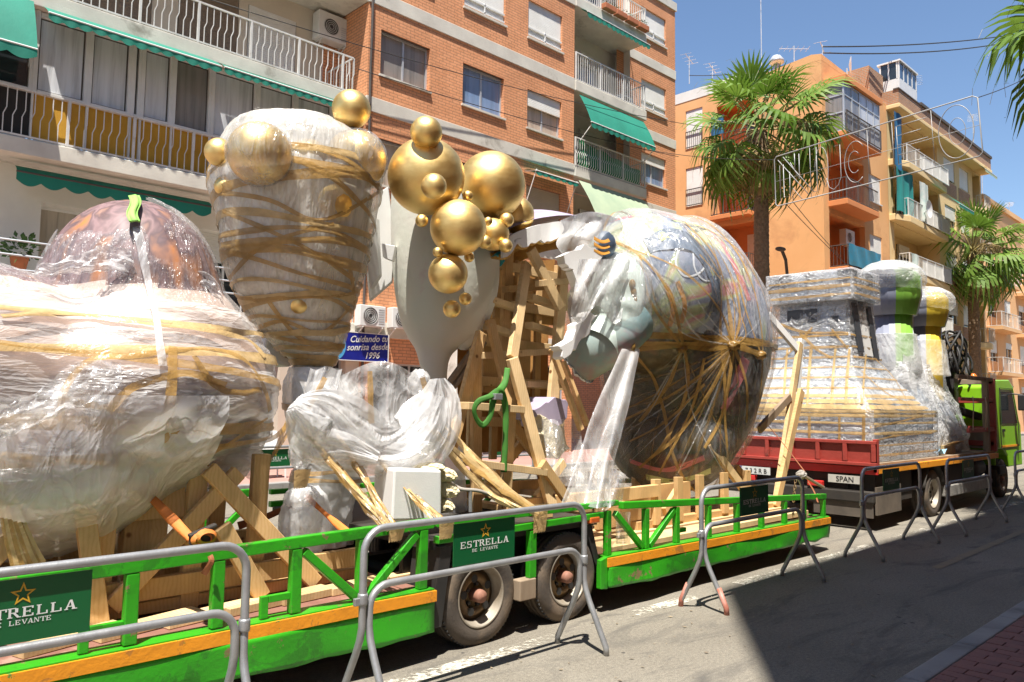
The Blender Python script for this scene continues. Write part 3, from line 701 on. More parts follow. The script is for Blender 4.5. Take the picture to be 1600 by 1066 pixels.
# third floor: open balcony with shuttered doors
z = LV[2]; bk = MB(); hs = [(4.5, 6.2, z+.4, z+2.5), (6.8, 8.3, z+.4, z+2.5), (8.55, 9.9, z+.4, z+2.45)]
FO.wall(bk, XL, 10.72, z+.32, LV[3], hs, .15); bk.build('balcony_wall', M['cream'], bb, fix=False)
for k, h in enumerate(hs): window(FO, bb, *h, 'glass', 0, .15, 1, 'alu', 1., 'blind_dark' if k < 2 else 'shutter', False)
g = MB(); FO.wall(g, 10.72, XA+.1, 0, 18.5, [], .1, -.004); g.build('brick_return', M['brick'], bb, fix=False)
railing(F1, bb, -2.0, XA-.42, z+.33, .95, .03, 'rail_white', .155, end1=1.3)
# upper floors (out of frame) and first floor
for i in (3, 4):
    g = MB(); FO.wall(g, XL, 10.72, LV[i]+.32, LV[i+1], [], .1); g.build('balcony_wall', M['cream'], bb, fix=False)
    railing(F1, bb, -2.0, XA-.42, LV[i]+.33, .95, .03, 'rail_white', .22)
FS = Face((0, 18.1, 0), (1, 0, 0), (0, 1, 0))
z = LV[0]; g = MB(); hs = [(4.05, 6.35, z+.33, z+2.3), (7.3, 8.9, z+.33, z+2.3), (9.2, 10.4, z+.9, z+2.3)]; FS.wall(g, XL, XA, z+.32, LV[1], hs, .5); g.build('balcony_wall', M['white_wall'], bb, fix=False)
for k, h in enumerate(hs): window(FS, bb, *h, 'curtain_warm' if k == 0 else 'glass', 0, .5, 1, 'white', .35 if k == 1 else 0, 'shutter', False)
awning(F1, bb, 3.45, 7.3, 6.20, .42, .14, .16, 'awning', .26, 9, bar='roofdark')
g = MB(); 
for v in (4.10, 4.38, 4.66): g.tube([F1.p(-2, v, .05), F1.p(XA-.3, v, .05)], .022, 6)
for k in range(14): g.tube([F1.p(-2+k, z+.32, .05), F1.p(-2+k, 4.66, .05)], .02, 6)
g.build('railing', M['alu'], bb)
g = MB(); hs = [(4.2, 6.2, .1, 2.8), (7.0, 9.0, .1, 2.8), (9.4, 10.8, .1, 2.8)]; F1.wall(g, XL, XA, 0, LV[0], hs, .3); g.build('shop_wall', M['cream'], bb, fix=False)
for h in hs: window(F1, bb, *h, 'glass', 0, .3, 1, 'alu', 0, 'shutter', False)
# flags and lamp on the first-floor balcony, plants
def pot_plant(c, label, s=1.):
    t = thing('potted_plant', c, label, 'plant'); MB().lathe([(.10*s, 0), (.14*s, .2*s), (.15*s, .22*s)], c, n=16).build('pot', M['terracotta'], t, smooth=True)
    r_ = random.Random(int(c[0]*10)); lf = MB()
    for q in range(110):
        d_ = Vector((r_.gauss(0, 1), r_.gauss(0, 1), r_.gauss(.4, .8))).normalized(); p = Vector(c)+Vector((0, 0, .32*s))+d_*r_.uniform(.08, .28)*s; a = d_*.11*s; b = d_.cross(Vector((r_.random(), r_.random(), 1))).normalized()*.035*s
        lf.add([p, p+a*.5+b, p+a, p+a*.5-b], [(0, 1, 2, 3)])
    lf.build('leaves', M['plant'], t)
pot_plant((3.62, 17.6, 3.7+.45), 'leafy green potted plant on the balcony left of the striped dome', 1.2)
# air conditioners
ac_unit(F1, 11.0, 3.60, 0, .78, .54, .3, 'white air conditioner on the wall above the blue sign, nearer the wrapped cone')
ac_unit(F1, 12.0, 3.62, 0, .78, .54, .3, 'white air conditioner on the wall, half hidden by the tall pale figure')
FA = Face((0, 18.6, 0), (1, 0, 0), (0, 1, 0))
ac_unit(FA, 10.35, 11.45, 0.08, .95, .75, .38, 'large white air conditioner high on the open balcony beside the brick corner')
ac_unit(F1, 22.6, 12.7, .75, .75, .55, .3, 'air conditioner standing on the third floor balcony behind its railing', False)
# blue sign on the wall
t = thing('shop_sign', F1.p(10.8, 2.5, -.06), 'blue dental shop sign with white slanted script between the wrapped floats', 'sign')
sg = MB(); F1.box(sg, 9.6, 12.0, 2.72, 3.42, -.12, -.03); sg.build('board', M['blue_sign'], t)
g = MB(); 
for a in ((9.6, 12.0, 2.70, 2.72), (9.6, 12.0, 3.42, 3.44), (12.0, 12.03, 2.70, 3.44), (9.57, 9.6, 2.70, 3.44)): F1.box(g, *a, -.125, -.03)
g.build('frame', M['white'], t)
g = MB(); c = F1.p(10.42, 3.06, -.125); g.add([c+Vector((math.cos(a)*.30, 0, math.sin(a)*.36)) for a in [k*math.pi/16 for k in range(32)]], [tuple(range(32))]); g.build('emblem', M['cyan'], t)
g = MB(); c = F1.p(10.30, 3.06, -.13); g.add([c+Vector((math.cos(a)*.28, 0, math.sin(a)*.32)) for a in [k*math.pi/16 for k in range(32)]], [tuple(range(32))]); g.build('emblem', M['sign_white'], t)
def text_mesh(s, size, shear=0., bold=.0):
    cu = bpy.data.curves.new('txt', 'FONT'); cu.body = s; cu.size = size; cu.shear = shear; cu.align_x = 'CENTER'; cu.resolution_u = 3; cu.offset = bold
    o_ = bpy.data.objects.new('txt', cu); COL.objects.link(o_)
    dg = bpy.context.evaluated_depsgraph_get(); me = bpy.data.meshes.new_from_object(o_.evaluated_get(dg)); bpy.data.objects.remove(o_); return me
for s_, u, v, sz in (('Cuidando tu', 11.40, 3.21, .23), ('sonrisa desde', 11.37, 3.0, .23), ('1996', 11.5, 2.785, .23)):
    me = text_mesh(s_, sz, .35, .004); o = obj('lettering', me, M['sign_white'], t)
    o.matrix_parent_inverse = Matrix.Translation(-Vector(t.location)); o.location = F1.p(u, v, -.128); o.rotation_euler = (R(90), R(-4), 0)
# cables strung along the front
def wire(name, pts, r, sag, label, cat='cable', group=None, mat='black'):
    P = []; a, b = Vector(pts[0]), Vector(pts[1])
    for k in range(25):
        t_ = k/24; P.append(a.lerp(b, t_)-Vector((0, 0, sag*4*t_*(1-t_))))
    return tag(MB().tube(P, r, 5).build(name, M[mat], None, smooth=True), label, cat, group)
wire('cable', (aty(560, 108, 16.9), aty(1060, 245, 16.9)), .012, .15, 'thin black cable crossing the brick front below the middle windows')
wire('cable', (aty(330, 0, 16.8), aty(1290, 215, 16.9)), .012, .75, 'long sagging cable from the balconies past the brick front')
# ================= orange corner building
XO, YO = 33.8, 15.05
ob = thing('apartment_block', (XO, YO, 0), 'orange rendered corner block with roof aerials behind the tall palm', 'building')
FOs = Face((0, YO, 0), (1, 0, 0), (0, 1, 0)); FOw = Face((XO, 0, 0), (0, 1, 0), (1, 0, 0))
OL = [1.75+3.03*k for k in range(6)]      # floor levels 1.75 .. 16.9
def orange_block():
    # street side: recessed balcony bay then a column of windows
    hs = [(38.9, 40.42, l+1.05, l+2.40) for l in OL[:5]]
    bay = [(XO+.55, 38.3, l-.1, l+2.62) for l in OL[:4]]
    g = MB(); FOs.wall(g, XO, 41.4, 0, 17.35, hs+bay, .25)
    whs = [(21.22, 22.22, l+.95, l+2.95) for l in OL[2:5]]; wb = [(18.35, 20.4, l-.05, l+2.7) for l in OL[1:5]]
    FOw.wall(g, YO, 30, 0, 17.35, whs+wb, .25)
    g.add([(41.4, YO, 0), (41.4, 30, 0), (41.4, 30, 17.35), (41.4, YO, 17.35)], [(0, 1, 2, 3)])
    g.add([(XO, YO, 17.35), (41.4, YO, 17.35), (41.4, 30, 17.35), (XO, 30, 17.35)], [(0, 1, 2, 3)])
    g.build('rendered_wall', M['orange'], ob, fix=False)
    for i, h in enumerate(hs): window(FOs, ob, *h, 'glass', 0, .2, 1, 'white', (1., 1., 1., .97, .62)[i], 'shutter', True, sillmat='white')
    for i, h in enumerate(whs):
        window(FOw, ob, *h, 'glass', 0, .2, 0, 'white', 1., 'shutter', False)
        railing(FOw, ob, h[0]+.02, h[1]-.02, h[2]+.02, .85, -.03, 'roofdark', .11, False)
    # recessed bays on the side, with projecting balconies
    for i, l in enumerate(OL[1:5]):
        g = MB(); dp = 1.1
        b = FOw
        b.wall(g, 18.35, 20.4, l-.05, l+2.7, [(18.45, 19.4, l+.1, l+2.3)], .12, dp)
        g.add([b.p(18.35, l-.05, .25), b.p(18.35, l-.05, dp), b.p(18.35, l+2.7, dp), b.p(18.35, l+2.7, .25)], [(0, 1, 2, 3)])
        g.add([b.p(20.4, l-.05, .25), b.p(20.4, l-.05, dp), b.p(20.4, l+2.7, dp), b.p(20.4, l+2.7, .25)], [(0, 1, 2, 3)])
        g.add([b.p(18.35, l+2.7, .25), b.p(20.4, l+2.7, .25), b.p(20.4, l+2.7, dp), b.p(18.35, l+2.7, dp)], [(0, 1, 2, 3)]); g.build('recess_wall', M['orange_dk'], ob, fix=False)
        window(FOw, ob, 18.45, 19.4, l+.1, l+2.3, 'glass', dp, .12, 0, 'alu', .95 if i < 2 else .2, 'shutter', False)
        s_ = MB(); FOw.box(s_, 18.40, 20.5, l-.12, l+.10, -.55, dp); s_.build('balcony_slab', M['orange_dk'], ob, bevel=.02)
        railing(FOw, ob, 18.45, 20.45, l+.12, .95, -.50, 'roofdark', .16, False, end0=.0, end1=.0)
    # corner bay on the street
    for i, l in enumerate(OL[:4]):
        dp = 1.0; g = MB(); FOs.wall(g, XO+.55, 38.3, l-.1, l+2.62, [(XO+.9, XO+1.8, l+.1, l+2.2)], .12, dp)
        for u in (XO+.55, 38.3): g.add([FOs.p(u, l-.1, .25), FOs.p(u, l-.1, dp), FOs.p(u, l+2.62, dp), FOs.p(u, l+2.62, .25)], [(0, 1, 2, 3)])
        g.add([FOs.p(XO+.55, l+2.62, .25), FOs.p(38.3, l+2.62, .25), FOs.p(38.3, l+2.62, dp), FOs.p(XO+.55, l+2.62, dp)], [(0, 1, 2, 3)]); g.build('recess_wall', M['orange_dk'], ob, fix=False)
        window(FOs, ob, XO+.9, XO+1.8, l+.1, l+2.2, 'glass', dp, .12, 0, 'alu', .3, 'shutter', False)
        # balcony: trapezoid slab
        P = [FOs.p(XO+.5, l-.16, dp), FOs.p(38.35, l-.16, dp), FOs.p(38.35, l-.16, -.3), FOs.p(37.9, l-.16, -.85), FOs.p(XO+.5, l-.16, -.85)]
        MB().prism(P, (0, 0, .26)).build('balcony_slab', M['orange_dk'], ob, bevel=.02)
        railing(FOs, ob, XO+.55, 37.9, l+.12, .95, -.80, 'roofdark', .15, False, end0=.0)
    # glazed gallery on the top corner balcony
    l = OL[4]; s_ = MB(); FOs.box(s_, XO+.3, 38.2, l-.12, l+.10, -.9, 0.); s_.build('balcony_slab', M['orange_dk'], ob, bevel=.02)
    s_ = MB(); FOs.box(s_, XO+.2, 38.3, l+2.35, l+2.62, -.98, 0.); s_.build('gallery_roof', M['orange_dk'], ob, bevel=.02)
    gw = MB(); us = [XO+.35, XO+1.2, XO+2.05, XO+2.9, XO+3.7, 38.15]
    for u in us: FOs.box(gw, u-.035, u+.035, l+.10, l+2.35, -.86, -.79)
    for v in (l+.12, l+.95, l+1.75, l+2.28): FOs.box(gw, us[0], us[-1], v-.03, v+.03, -.857, -.793)
    for v in (l+.12, l+.95, l+1.75, l+2.28): gw.beam(FOs.p(us[0], v, -.82), FOs.p(us[0], v, 0), .06); gw.beam(FOs.p(us[-1], v, -.82), FOs.p(us[-1], v, 0), .06)
    gw = gw.build('gallery_window', M['alu'], ob)
    for a, b in zip(us, us[1:]): FOs.box(MB(), a+.035, b-.035, l+.15, l+2.25, -.83, -.815).build('pane', M['curtain_grey' if a < XO+2 else 'curtain'], gw)
    MB().add([FOs.p(us[0], l+.1, -.8), FOs.p(us[0], l+.1, 0), FOs.p(us[0], l+2.3, 0), FOs.p(us[0], l+2.3, -.8)], [(0, 1, 2, 3)]).build('pane', M['curtain_grey'], gw, fix=False)
    railing(FOs, ob, XO+.4, 38.1, l+.12, .9, -.92, 'roofdark', .14, False)
    # parapets: white ledge at the back, low orange one at the corner
    g = MB(); FOw.box(g, 18.2, 30, 17.34, 17.86, -.02, .3); g.build('parapet', M['white_wall'], ob)
    g = MB(); g.prism([(XO-.003, 18.2, 17.34), (XO-.003, YO-.003, 17.34), (XO-.003, YO-.003, 17.62), (XO-.003, 15.5, 17.72), (XO-.003, 18.2, 17.50)], (.3, 0, 0)); g.build('parapet', M['orange'], ob)
    g = MB(); g.prism([(XO+.3, YO-.003, 17.34), (41.4, YO-.003, 17.34), (41.4, YO-.003, 17.40), (XO+.3, YO-.003, 17.62)], (0, .3, 0)); g.build('parapet', M['orange'], ob)
orange_block()
ac_unit(FOs, 36.6, OL[2]+1.55, .55, 1.0, .75, .35, 'white air conditioner hanging in a recessed corner bay of the orange block', False)
o = MB().grid(lambda a, b: FOs.p(lerp(XO+.5, 37.9, a), OL[2]+.15+.95*b, -.88+.03*math.sin(a*19+b*3)), 30, 5).build('balcony_screen', pm('blue_net_screen', (.07, .20, .26), .6, c2=(.03, .26, .42), scale=3), None, smooth=True); tag(o, 'blue and teal screen cloth tied round a corner balcony of the orange block', 'screen')
o = MB().grid(lambda a, b: FOw.p(lerp(19.7, 20.45, a), 15.9-.95*b, -.5+.04*math.sin(a*14)), 16, 6).build('laundry', M['cloth_blue'], None, smooth=True); tag(o, 'blue washing hung on the balcony behind the tall palm', 'laundry')
# roof gear
def aerial(p, h, label, arms=4, d=(1, .3, 0), name='aerial'):
    t = thing(name, p, label, 'aerial', 'roof aerials'); p = Vector(p); d = Vector(d).normalized()
    MB().tube([p, p+Vector((0, 0, h))], .025, 6).build('mast', M['alu'], t)
    g = MB(); c = p+Vector((0, 0, h-.15)); s_ = Vector((-d.y, d.x, 0))
    g.tube([c-d*.7, c+d*.7], .014, 5)
    for k in range(arms*2): q = c+d*(-.65+1.3*k/(arms*2-1)); g.tube([q-s_*.3, q+s_*.3], .009, 4)
    g.build('dipole', M['alu'], t)
aerial(atx(1077, 125, 34.6)+Vector((0, 0, -.2)), 1.5, 'stout pole with cable insulators on the orange roof nearest the brick block', 2)
aerial((35.2, 15.6, 17.4), 1.3, 'short cable post on the peak of the orange parapet', 1)
aerial((34.9, 21.3, 17.35), 2.0, 'thin roof aerial left of the tall mast on the orange roof', 2)
aerial((35.2, 18.7, 17.4), 6.0, 'tallest aerial mast rising above the orange roof', 5)
aerial((35.0, 16.9, 17.4), 1.6, 'short crossed aerial beside the roof vent on the orange block', 3, (1, -1, 0))
t = thing('roof_vent', (34.9, 17.75, 17.3), 'round metal roof vent cowl on the orange roof', 'vent')
MB().lathe([(.16, 0), (.16, 1.0)], (34.9, 17.75, 17.3), n=16).build('pipe', M['alu'], t, smooth=True)
MB().lathe([(.16, 1.0), (.36, 1.08), (.36, 1.2), (.2, 1.42), (.02, 1.46)], (34.9, 17.75, 17.3), n=20).build('cowl', M['alu'], t, smooth=True)
t = thing('satellite_dish', (37.2, 15.3, 17.4), 'small white satellite dish on the orange parapet', 'satellite dish')
MB().tube([(37.2, 15.3, 17.3), (37.2, 15.3, 18.1)], .03, 6).build('mast', M['alu'], t)
g = MB(); g.lathe([(.02, .10), (.25, .06), (.42, 0)], (0, 0, 0), axis='y', n=24, cap=False); g.v = [tuple(Matrix.Rotation(R(25), 4, 'Z') @ Vector(v_)+Vector((37.2, 15.1, 18.2))) for v_ in g.v]; g.build('dish', M['white'], t, smooth=True)
wire('cable', (atx(1077, 118, 34.6), (35.2, 16.3, 18.2)), .02, .25, 'black cable strung along the orange roof between pole and parapet')
wire('cable', ((35.2, 15.6, 18.6), aty(1640, 44, 12.)), .035, .35, 'upper black cable running off the orange roof across the sky')
wire('cable', ((35.2, 15.6, 18.3), aty(1640, 52, 12.)), .035, .5, 'lower black cable running off the orange roof across the sky')

# ================= yellow block with brick parapet
yb = thing('apartment_block', (41.5, YO, 0), 'yellow and brick apartment block with deep balconies and glazed white roof hut', 'building')
YL = [2.90+2.88*k for k in range(6)]; FY = FOs; x0, x1 = 41.42, 57.6; EZ = 17.12
g = MB(); yw = []
for l in YL[:5]:
    for a, b in ((50.2, 52.2), (53.1, 54.9)): yw.append((a, b, l+.95, l+2.30))
FY.wall(g, x0, x1, 0, EZ, [(42.1, 49.1, l, l+2.6) for l in YL[:5]]+yw+[(55.7, 57.3, l, l+2.6) for l in YL[:5]], .3); g.build('rendered_wall', M['yellow'], yb, fix=False)
MB().add([(x1, YO, 0), (x1, YO+10, 0), (x1, YO+10, EZ), (x1, YO, EZ)], [(0, 1, 2, 3)]).build('side_wall', M['yellow'], yb, fix=False)
g = MB(); FY.box(g, x0, x1+.1, EZ, EZ+.22, -.66, 10); g.build('eaves_slab', M['yellow'], yb, bevel=.03)
g = MB(); FY.box(g, x0+.05, x1+.05, EZ+.22, EZ+.98, -.60, -.4); FY.box(g, x0+.05, x0+.27, EZ+.22, EZ+.98, -.4, 8); g.build('brick_parapet', M['brick_old'], yb)
g = MB(); FY.box(g, 44.6, x1+.1, EZ+.98, EZ+1.14, -.68, -.35); FY.box(g, x0, 44.6, EZ+.98, EZ+1.04, -.64, -.35); g.build('coping', M['roofdark'], yb)
for k, h in enumerate(yw):
    window(FY, yb, *h, 'glass', 0, .2, 0, 'white', (.9, .95, .6, .9)[k % 4], 'shutter', False)
    gg = MB(); FY.box(gg, h[0]-.25, h[1]+.25, h[2]-.85, h[2]-.05, -.015, .02); gg.build('brick_panel', M['brick_old'], yb)
for l in YL[:5]:
    for a, b, dp in ((42.1, 49.1, 1.2), (55.7, 57.3, 1.0)):
        g = MB(); FY.wall(g, a, b, l, l+2.6, [(a+.4, a+1.4, l+.2, l+2.2)], .1, dp)
        for u in (a, b): g.add([FY.p(u, l, .3), FY.p(u, l, dp), FY.p(u, l+2.6, dp), FY.p(u, l+2.6, .3)], [(0, 1, 2, 3)])
        g.add([FY.p(a, l+2.6, .3), FY.p(b, l+2.6, .3), FY.p(b, l+2.6, dp), FY.p(a, l+2.6, dp)], [(0, 1, 2, 3)]); g.build('recess_wall', M['yellow'], yb, fix=False)
        window(FY, yb, a+.4, a+1.4, l+.2, l+2.2, 'curtain_blue', dp, .1, 1, 'alu', .2, 'shutter', False)
        if a < 50: window(FY, yb, a+3.6, a+5.2, l+.9, l+2.2, 'glass', dp-.1, .1, 1, 'white', .5, 'shutter', False)
        P = [FY.p(a-.6, l-.24, dp), FY.p(b+.1, l-.24, dp), FY.p(b+.1, l-.24, -.45), FY.p(a+.5, l-.24, -.66), FY.p(a-.6, l-.24, -.3)]
        MB().prism(P, (0, 0, .34)).build('balcony_slab', M['yellow'], yb, bevel=.03)
        railing(FY, yb, a+.4, b, l+.12, .92, -.58, 'rail_white', .16, False, end0=-.1)
        gg = MB(); FY.box(gg, a+(2.4 if a < 50 else .5), b-.1, l+.2, l+.95, -.56, -.53); gg.build('balcony_panel', M['white_wall' if a < 50 else 'pale_orange'], yb)
# roof hut: white frames and glass
hut = MB(); hx0, hx1, hy0, hy1, hz0, hz1 = 41.8, 44.3, 14.5, 15.5, 18.25, 19.7
MB().box(hx0, hx1, hy0, hy1, hz0-.15, hz0+.55).build('roof_hut_base', M['white'], yb)
for q in range(5): px_ = hx0+(hx1-hx0-.06)*q/4; hut.box(px_, px_+.06, hy0-.01, hy0+.06, hz0+.55, hz1)
for py_ in (hy0+.08, (hy0+hy1)/2, hy1-.08): hut.box(hx0-.01, hx0+.06, py_, py_+.07, hz0+.55, hz1)
hut.box(hx0-.06, hx1+.06, hy0-.08, hy1+.1, hz1, hz1+.08); hut = hut.build('roof_hut', M['white'], yb)
MB().box(hx0+.06, hx1-.06, hy0+.02, hy0+.05, hz0+.55, hz1).build('pane', M['glass_blue'], hut); MB().box(hx0+.02, hx0+.05, hy0+.08, hy1, hz0+.55, hz1).build('pane', M['glass'], hut)
g = MB(); g.box(39.9, 41.75, 15.3, 20, 17.36, 19.1); g.box(38.6, 39.9, 16.2, 20, 17.36, 18.7); g.build('stair_tower', M['brick_old'], yb)
# awnings and cloths hung over the balconies
awning(FY, yb, 46.6, 49.2, YL[3]+2.45, -.5, 1.15, 1.3, 'awning', .2, 9)
awning(FY, yb, 55.0, 57.6, EZ, -.6, .3, .35, 'awning_old', .2, 9)
def cloth(u0, u1, v1, h, d, mat, label, name='laundry'):
    o_ = MB().grid(lambda a, b: FY.p(lerp(u0, u1, a)+.03*math.sin(b*5), v1-h*b*(1-.06*math.sin(a*9)), d+.07*math.sin(a*(u1-u0)*7)*(.3+b)), 30, 8).build(name, M[mat], None, smooth=True)
    tag(o_, label, 'cloth', 'cloths hung on the yellow balconies')
cloth(41.2, 42.3, YL[4]+2.5, 2.9, -.45, 'cloth_blue', 'blue cloth hung full height at the top left balcony of the yellow block')
cloth(41.3, 43.6, YL[3]+2.5, 2.4, -.45, 'cloth_teal', 'teal green sun curtain on the yellow block balcony beside the orange block')
cloth(44.2, 45.5, YL[3]+2.3, 2.1, -.6, 'cloth_pale', 'pale patterned cloth hanging beside the teal curtain')
cloth(42.6, 43.7, YL[2]+1.05, .9, -.64, 'cloth_pale', 'pale pink and blue washing over a lower yellow balcony rail')
t = thing('satellite_dish', FY.p(44.7, YL[3]+.75, -.95), 'white satellite dish clamped to the yellow balcony rail', 'satellite dish')
g = MB(); g.lathe([(.02, .12), (.28, .08), (.48, 0)], FY.p(44.7, YL[3]+.8, -.9), axis='y', n=24, cap=False); g.build('dish', M['white'], t, smooth=True)
MB().tube([FY.p(44.7, YL[3]+.8, -.85), FY.p(44.7, YL[3]+.6, -.58)], .03, 6).build('arm', M['alu'], t)
# ================= the next blocks down the street
def far_block(x0, x1, y0, h, mat, label, seed, lv=3.0, y1=None):
    t_ = thing('apartment_block', (x0, y0, 0), label, 'building'); F = Face((0, y0, 0), (1, 0, 0), (0, 1, 0)); g_ = MB(); r_ = random.Random(seed); hs_ = []
    n = int((x1-x0)/3.2); wd = (x1-x0)/n; fl = int((h-1.2)/lv)
    for i in range(fl):
        for k in range(n): hs_.append((x0+k*wd+wd*.28, x0+k*wd+wd*.72, 1.0+i*lv+.9, 1.0+i*lv+2.35))
    F.wall(g_, x0, x1, 0, h, hs_, .2)
    yy = y1 or y0+12
    for a in (x0, x1): g_.add([(a, y0, 0), (a, yy, 0), (a, yy, h), (a, y0, h)], [(0, 1, 2, 3)])
    g_.add([(x0, y0, h), (x1, y0, h), (x1, yy, h), (x0, yy, h)], [(0, 1, 2, 3)]); g_.add([(x0, yy, 0), (x1, yy, 0), (x1, yy, h), (x0, yy, h)], [(0, 1, 2, 3)])
    g_.build('rendered_wall', M[mat], t_, fix=False)
    for q, h_ in enumerate(hs_):
        window(F, t_, *h_, 'glass', 0, .2, 1, 'white', r_.choice((.3, .6, .95, .95)), 'shutter', False)
    for i in range(1, fl):
        for k in range(0, n, 2):
            u = x0+k*wd+.2; s_ = MB(); F.box(s_, u, u+wd*1.3, 1.0+i*lv-.1, 1.0+i*lv+.12, -.95, 0); s_.build('balcony_slab', M[mat], t_)
            railing(F, t_, u+.05, u+wd*1.3-.05, 1.0+i*lv+.13, .95, -.9, 'rail_white', .25, False, end0=0., end1=0.)
    c_ = MB(); F.box(c_, x0-.05, x1+.05, h, h+.35, -.15, .3); c_.build('cornice', M[mat], t_)
    return t_
far_block(57.9, 80, YO+.1, 15.6, 'pale_orange', 'pale orange apartment block down the street behind the smaller palm', 5)
far_block(80.5, 112, YO-.4, 15.2, 'pale_orange', 'farthest apartment block at the right edge of the picture', 8)
aerial((63.5, 16.5, 15.6), 4.0, 'aerial mast on the roof down the street by the smaller palm', 4)
aerial((55.0, 14.7, 18.2), 2.2, 'small aerial over the brick parapet of the yellow block', 3)
aerial((45.2, 14.8, 18.1), 1.8, 'aerial beside the white roof hut', 3)
aerial((70.5, 16.5, 15.6), 2.4, 'aerial on the pale orange roof at the right edge', 3)
# the block behind the viewer whose shadow lies on the road
nb = thing('apartment_block', (-.5, -1.1, 0), 'brick apartment block on the near side whose shadow falls across the road', 'building')
FN = Face((0, -1.1, 0), (1, 0, 0), (0, -1, 0)); hN = (3.97+1.1)/.225; hs = []
for i in range(7):
    for k in range(10): hs.append((.8+k*4.2, 2.6+k*4.2, 1.2+i*3.1+.7, 1.2+i*3.1+2.2))
xn = 6.6-.30*hN
g = MB(); FN.wall(g, xn, 60, 0, hN, [h for h in hs if h[0] > xn+.3], .2)
g.add([(xn, -1.1, 0), (xn, -14, 0), (xn, -14, hN), (xn, -1.1, hN)], [(0, 1, 2, 3)]); g.add([(xn, -1.1, hN), (60, -1.1, hN), (60, -14, hN), (xn, -14, hN)], [(0, 1, 2, 3)]); g.add([(xn, -14, 0), (60, -14, 0), (60, -14, hN), (xn, -14, hN)], [(0, 1, 2, 3)]); g.add([(60, -1.1, 0), (60, -14, 0), (60, -14, hN), (60, -1.1, hN)], [(0, 1, 2, 3)])
g.build('brick_wall', M['brick_old'], nb, fix=False)
for h in hs:
    if h[0] > xn+.3: window(FN, nb, *h, 'glass', 0, .2, 1, 'white', .5, 'shutter', False)
far_block(-46, -16, -12, 18, 'cream', 'cream apartment block across the side street, outside the picture', 11, y1=-1.0)
# ------------------------------------------------------------------ fan palms
def fan_leaf(seed, R_=1.0, droop=.35, segs=24, dry=False):
    """one fan leaf in its own frame: stalk along +X from the origin, pleated blade beyond, split tips hanging"""
    r_ = random.Random(seed); g = MB(); st = 1.05
    stalk = [Vector((st*k/5, 0, .10*math.sin(k/5*1.6)-.10*(k/5)**2*droop)) for k in range(6)]
    g.tube(stalk, [.026, .022, .019, .017, .015, .013], 5, mi=1)
    c = stalk[-1]; spread = R(118 if not dry else 60); fold = .34 if not dry else .8
    for k in range(segs):
        f_ = -1+2*k/(segs-1); a = spread*f_+r_.uniform(-.02, .02); L_ = R_*(1.0-.30*abs(f_)**1.5)*r_.uniform(.94, 1.05)
        d = Vector((math.cos(a), math.sin(a), fold*abs(math.sin(a))*.6)).normalized(); s_ = Vector((-math.sin(a), math.cos(a), 0)); w1 = spread*2/(segs-1)*.52
        dr = droop*r_.uniform(.7, 1.5)*(.7+.6*abs(f_)); P = []; pl = .016*(1 if k % 2 else -1)
        for t in (.02, .28, .52, .74, 1.0):
            wd = w1*L_*t if t <= .52 else w1*L_*.52*(1-(t-.52)/.48)**.8+.002
            h = max(0, t-.42); q = c+d*(L_*(t-.45*dr*h*h))+Vector((0, 0, pl*min(1, t*3)*(1-t)-dr*L_*h*h*1.7)); P += [q-s_*wd, q+s_*wd+Vector((0, 0, pl*.8*(1-t)))]
        g.add(P, [(0, 1, 3, 2), (2, 3, 5, 4), (4, 5, 7, 6), (6, 7, 9, 8)])
        if not dry and k % 3 == 0: e = P[-1]; g.beam(e, e+Vector((r_.uniform(-.04, .04), r_.uniform(-.04, .04), -.22*r_.random())), .004, .003, mi=1)
    return g
LEAVES = [fan_leaf(s, 1.0, d).mesh('fan_leaf', False, [M['leaf'], M['petiole']]) for s, d in ((1, .15), (2, .5), (3, 1.0), (4, 1.5))]
DRY = [fan_leaf(s, .95, d, 14, True).mesh('dry_leaf', False, [M['leaf_dry'], M['petiole']]) for s, d in ((11, .8), (12, 1.2))]
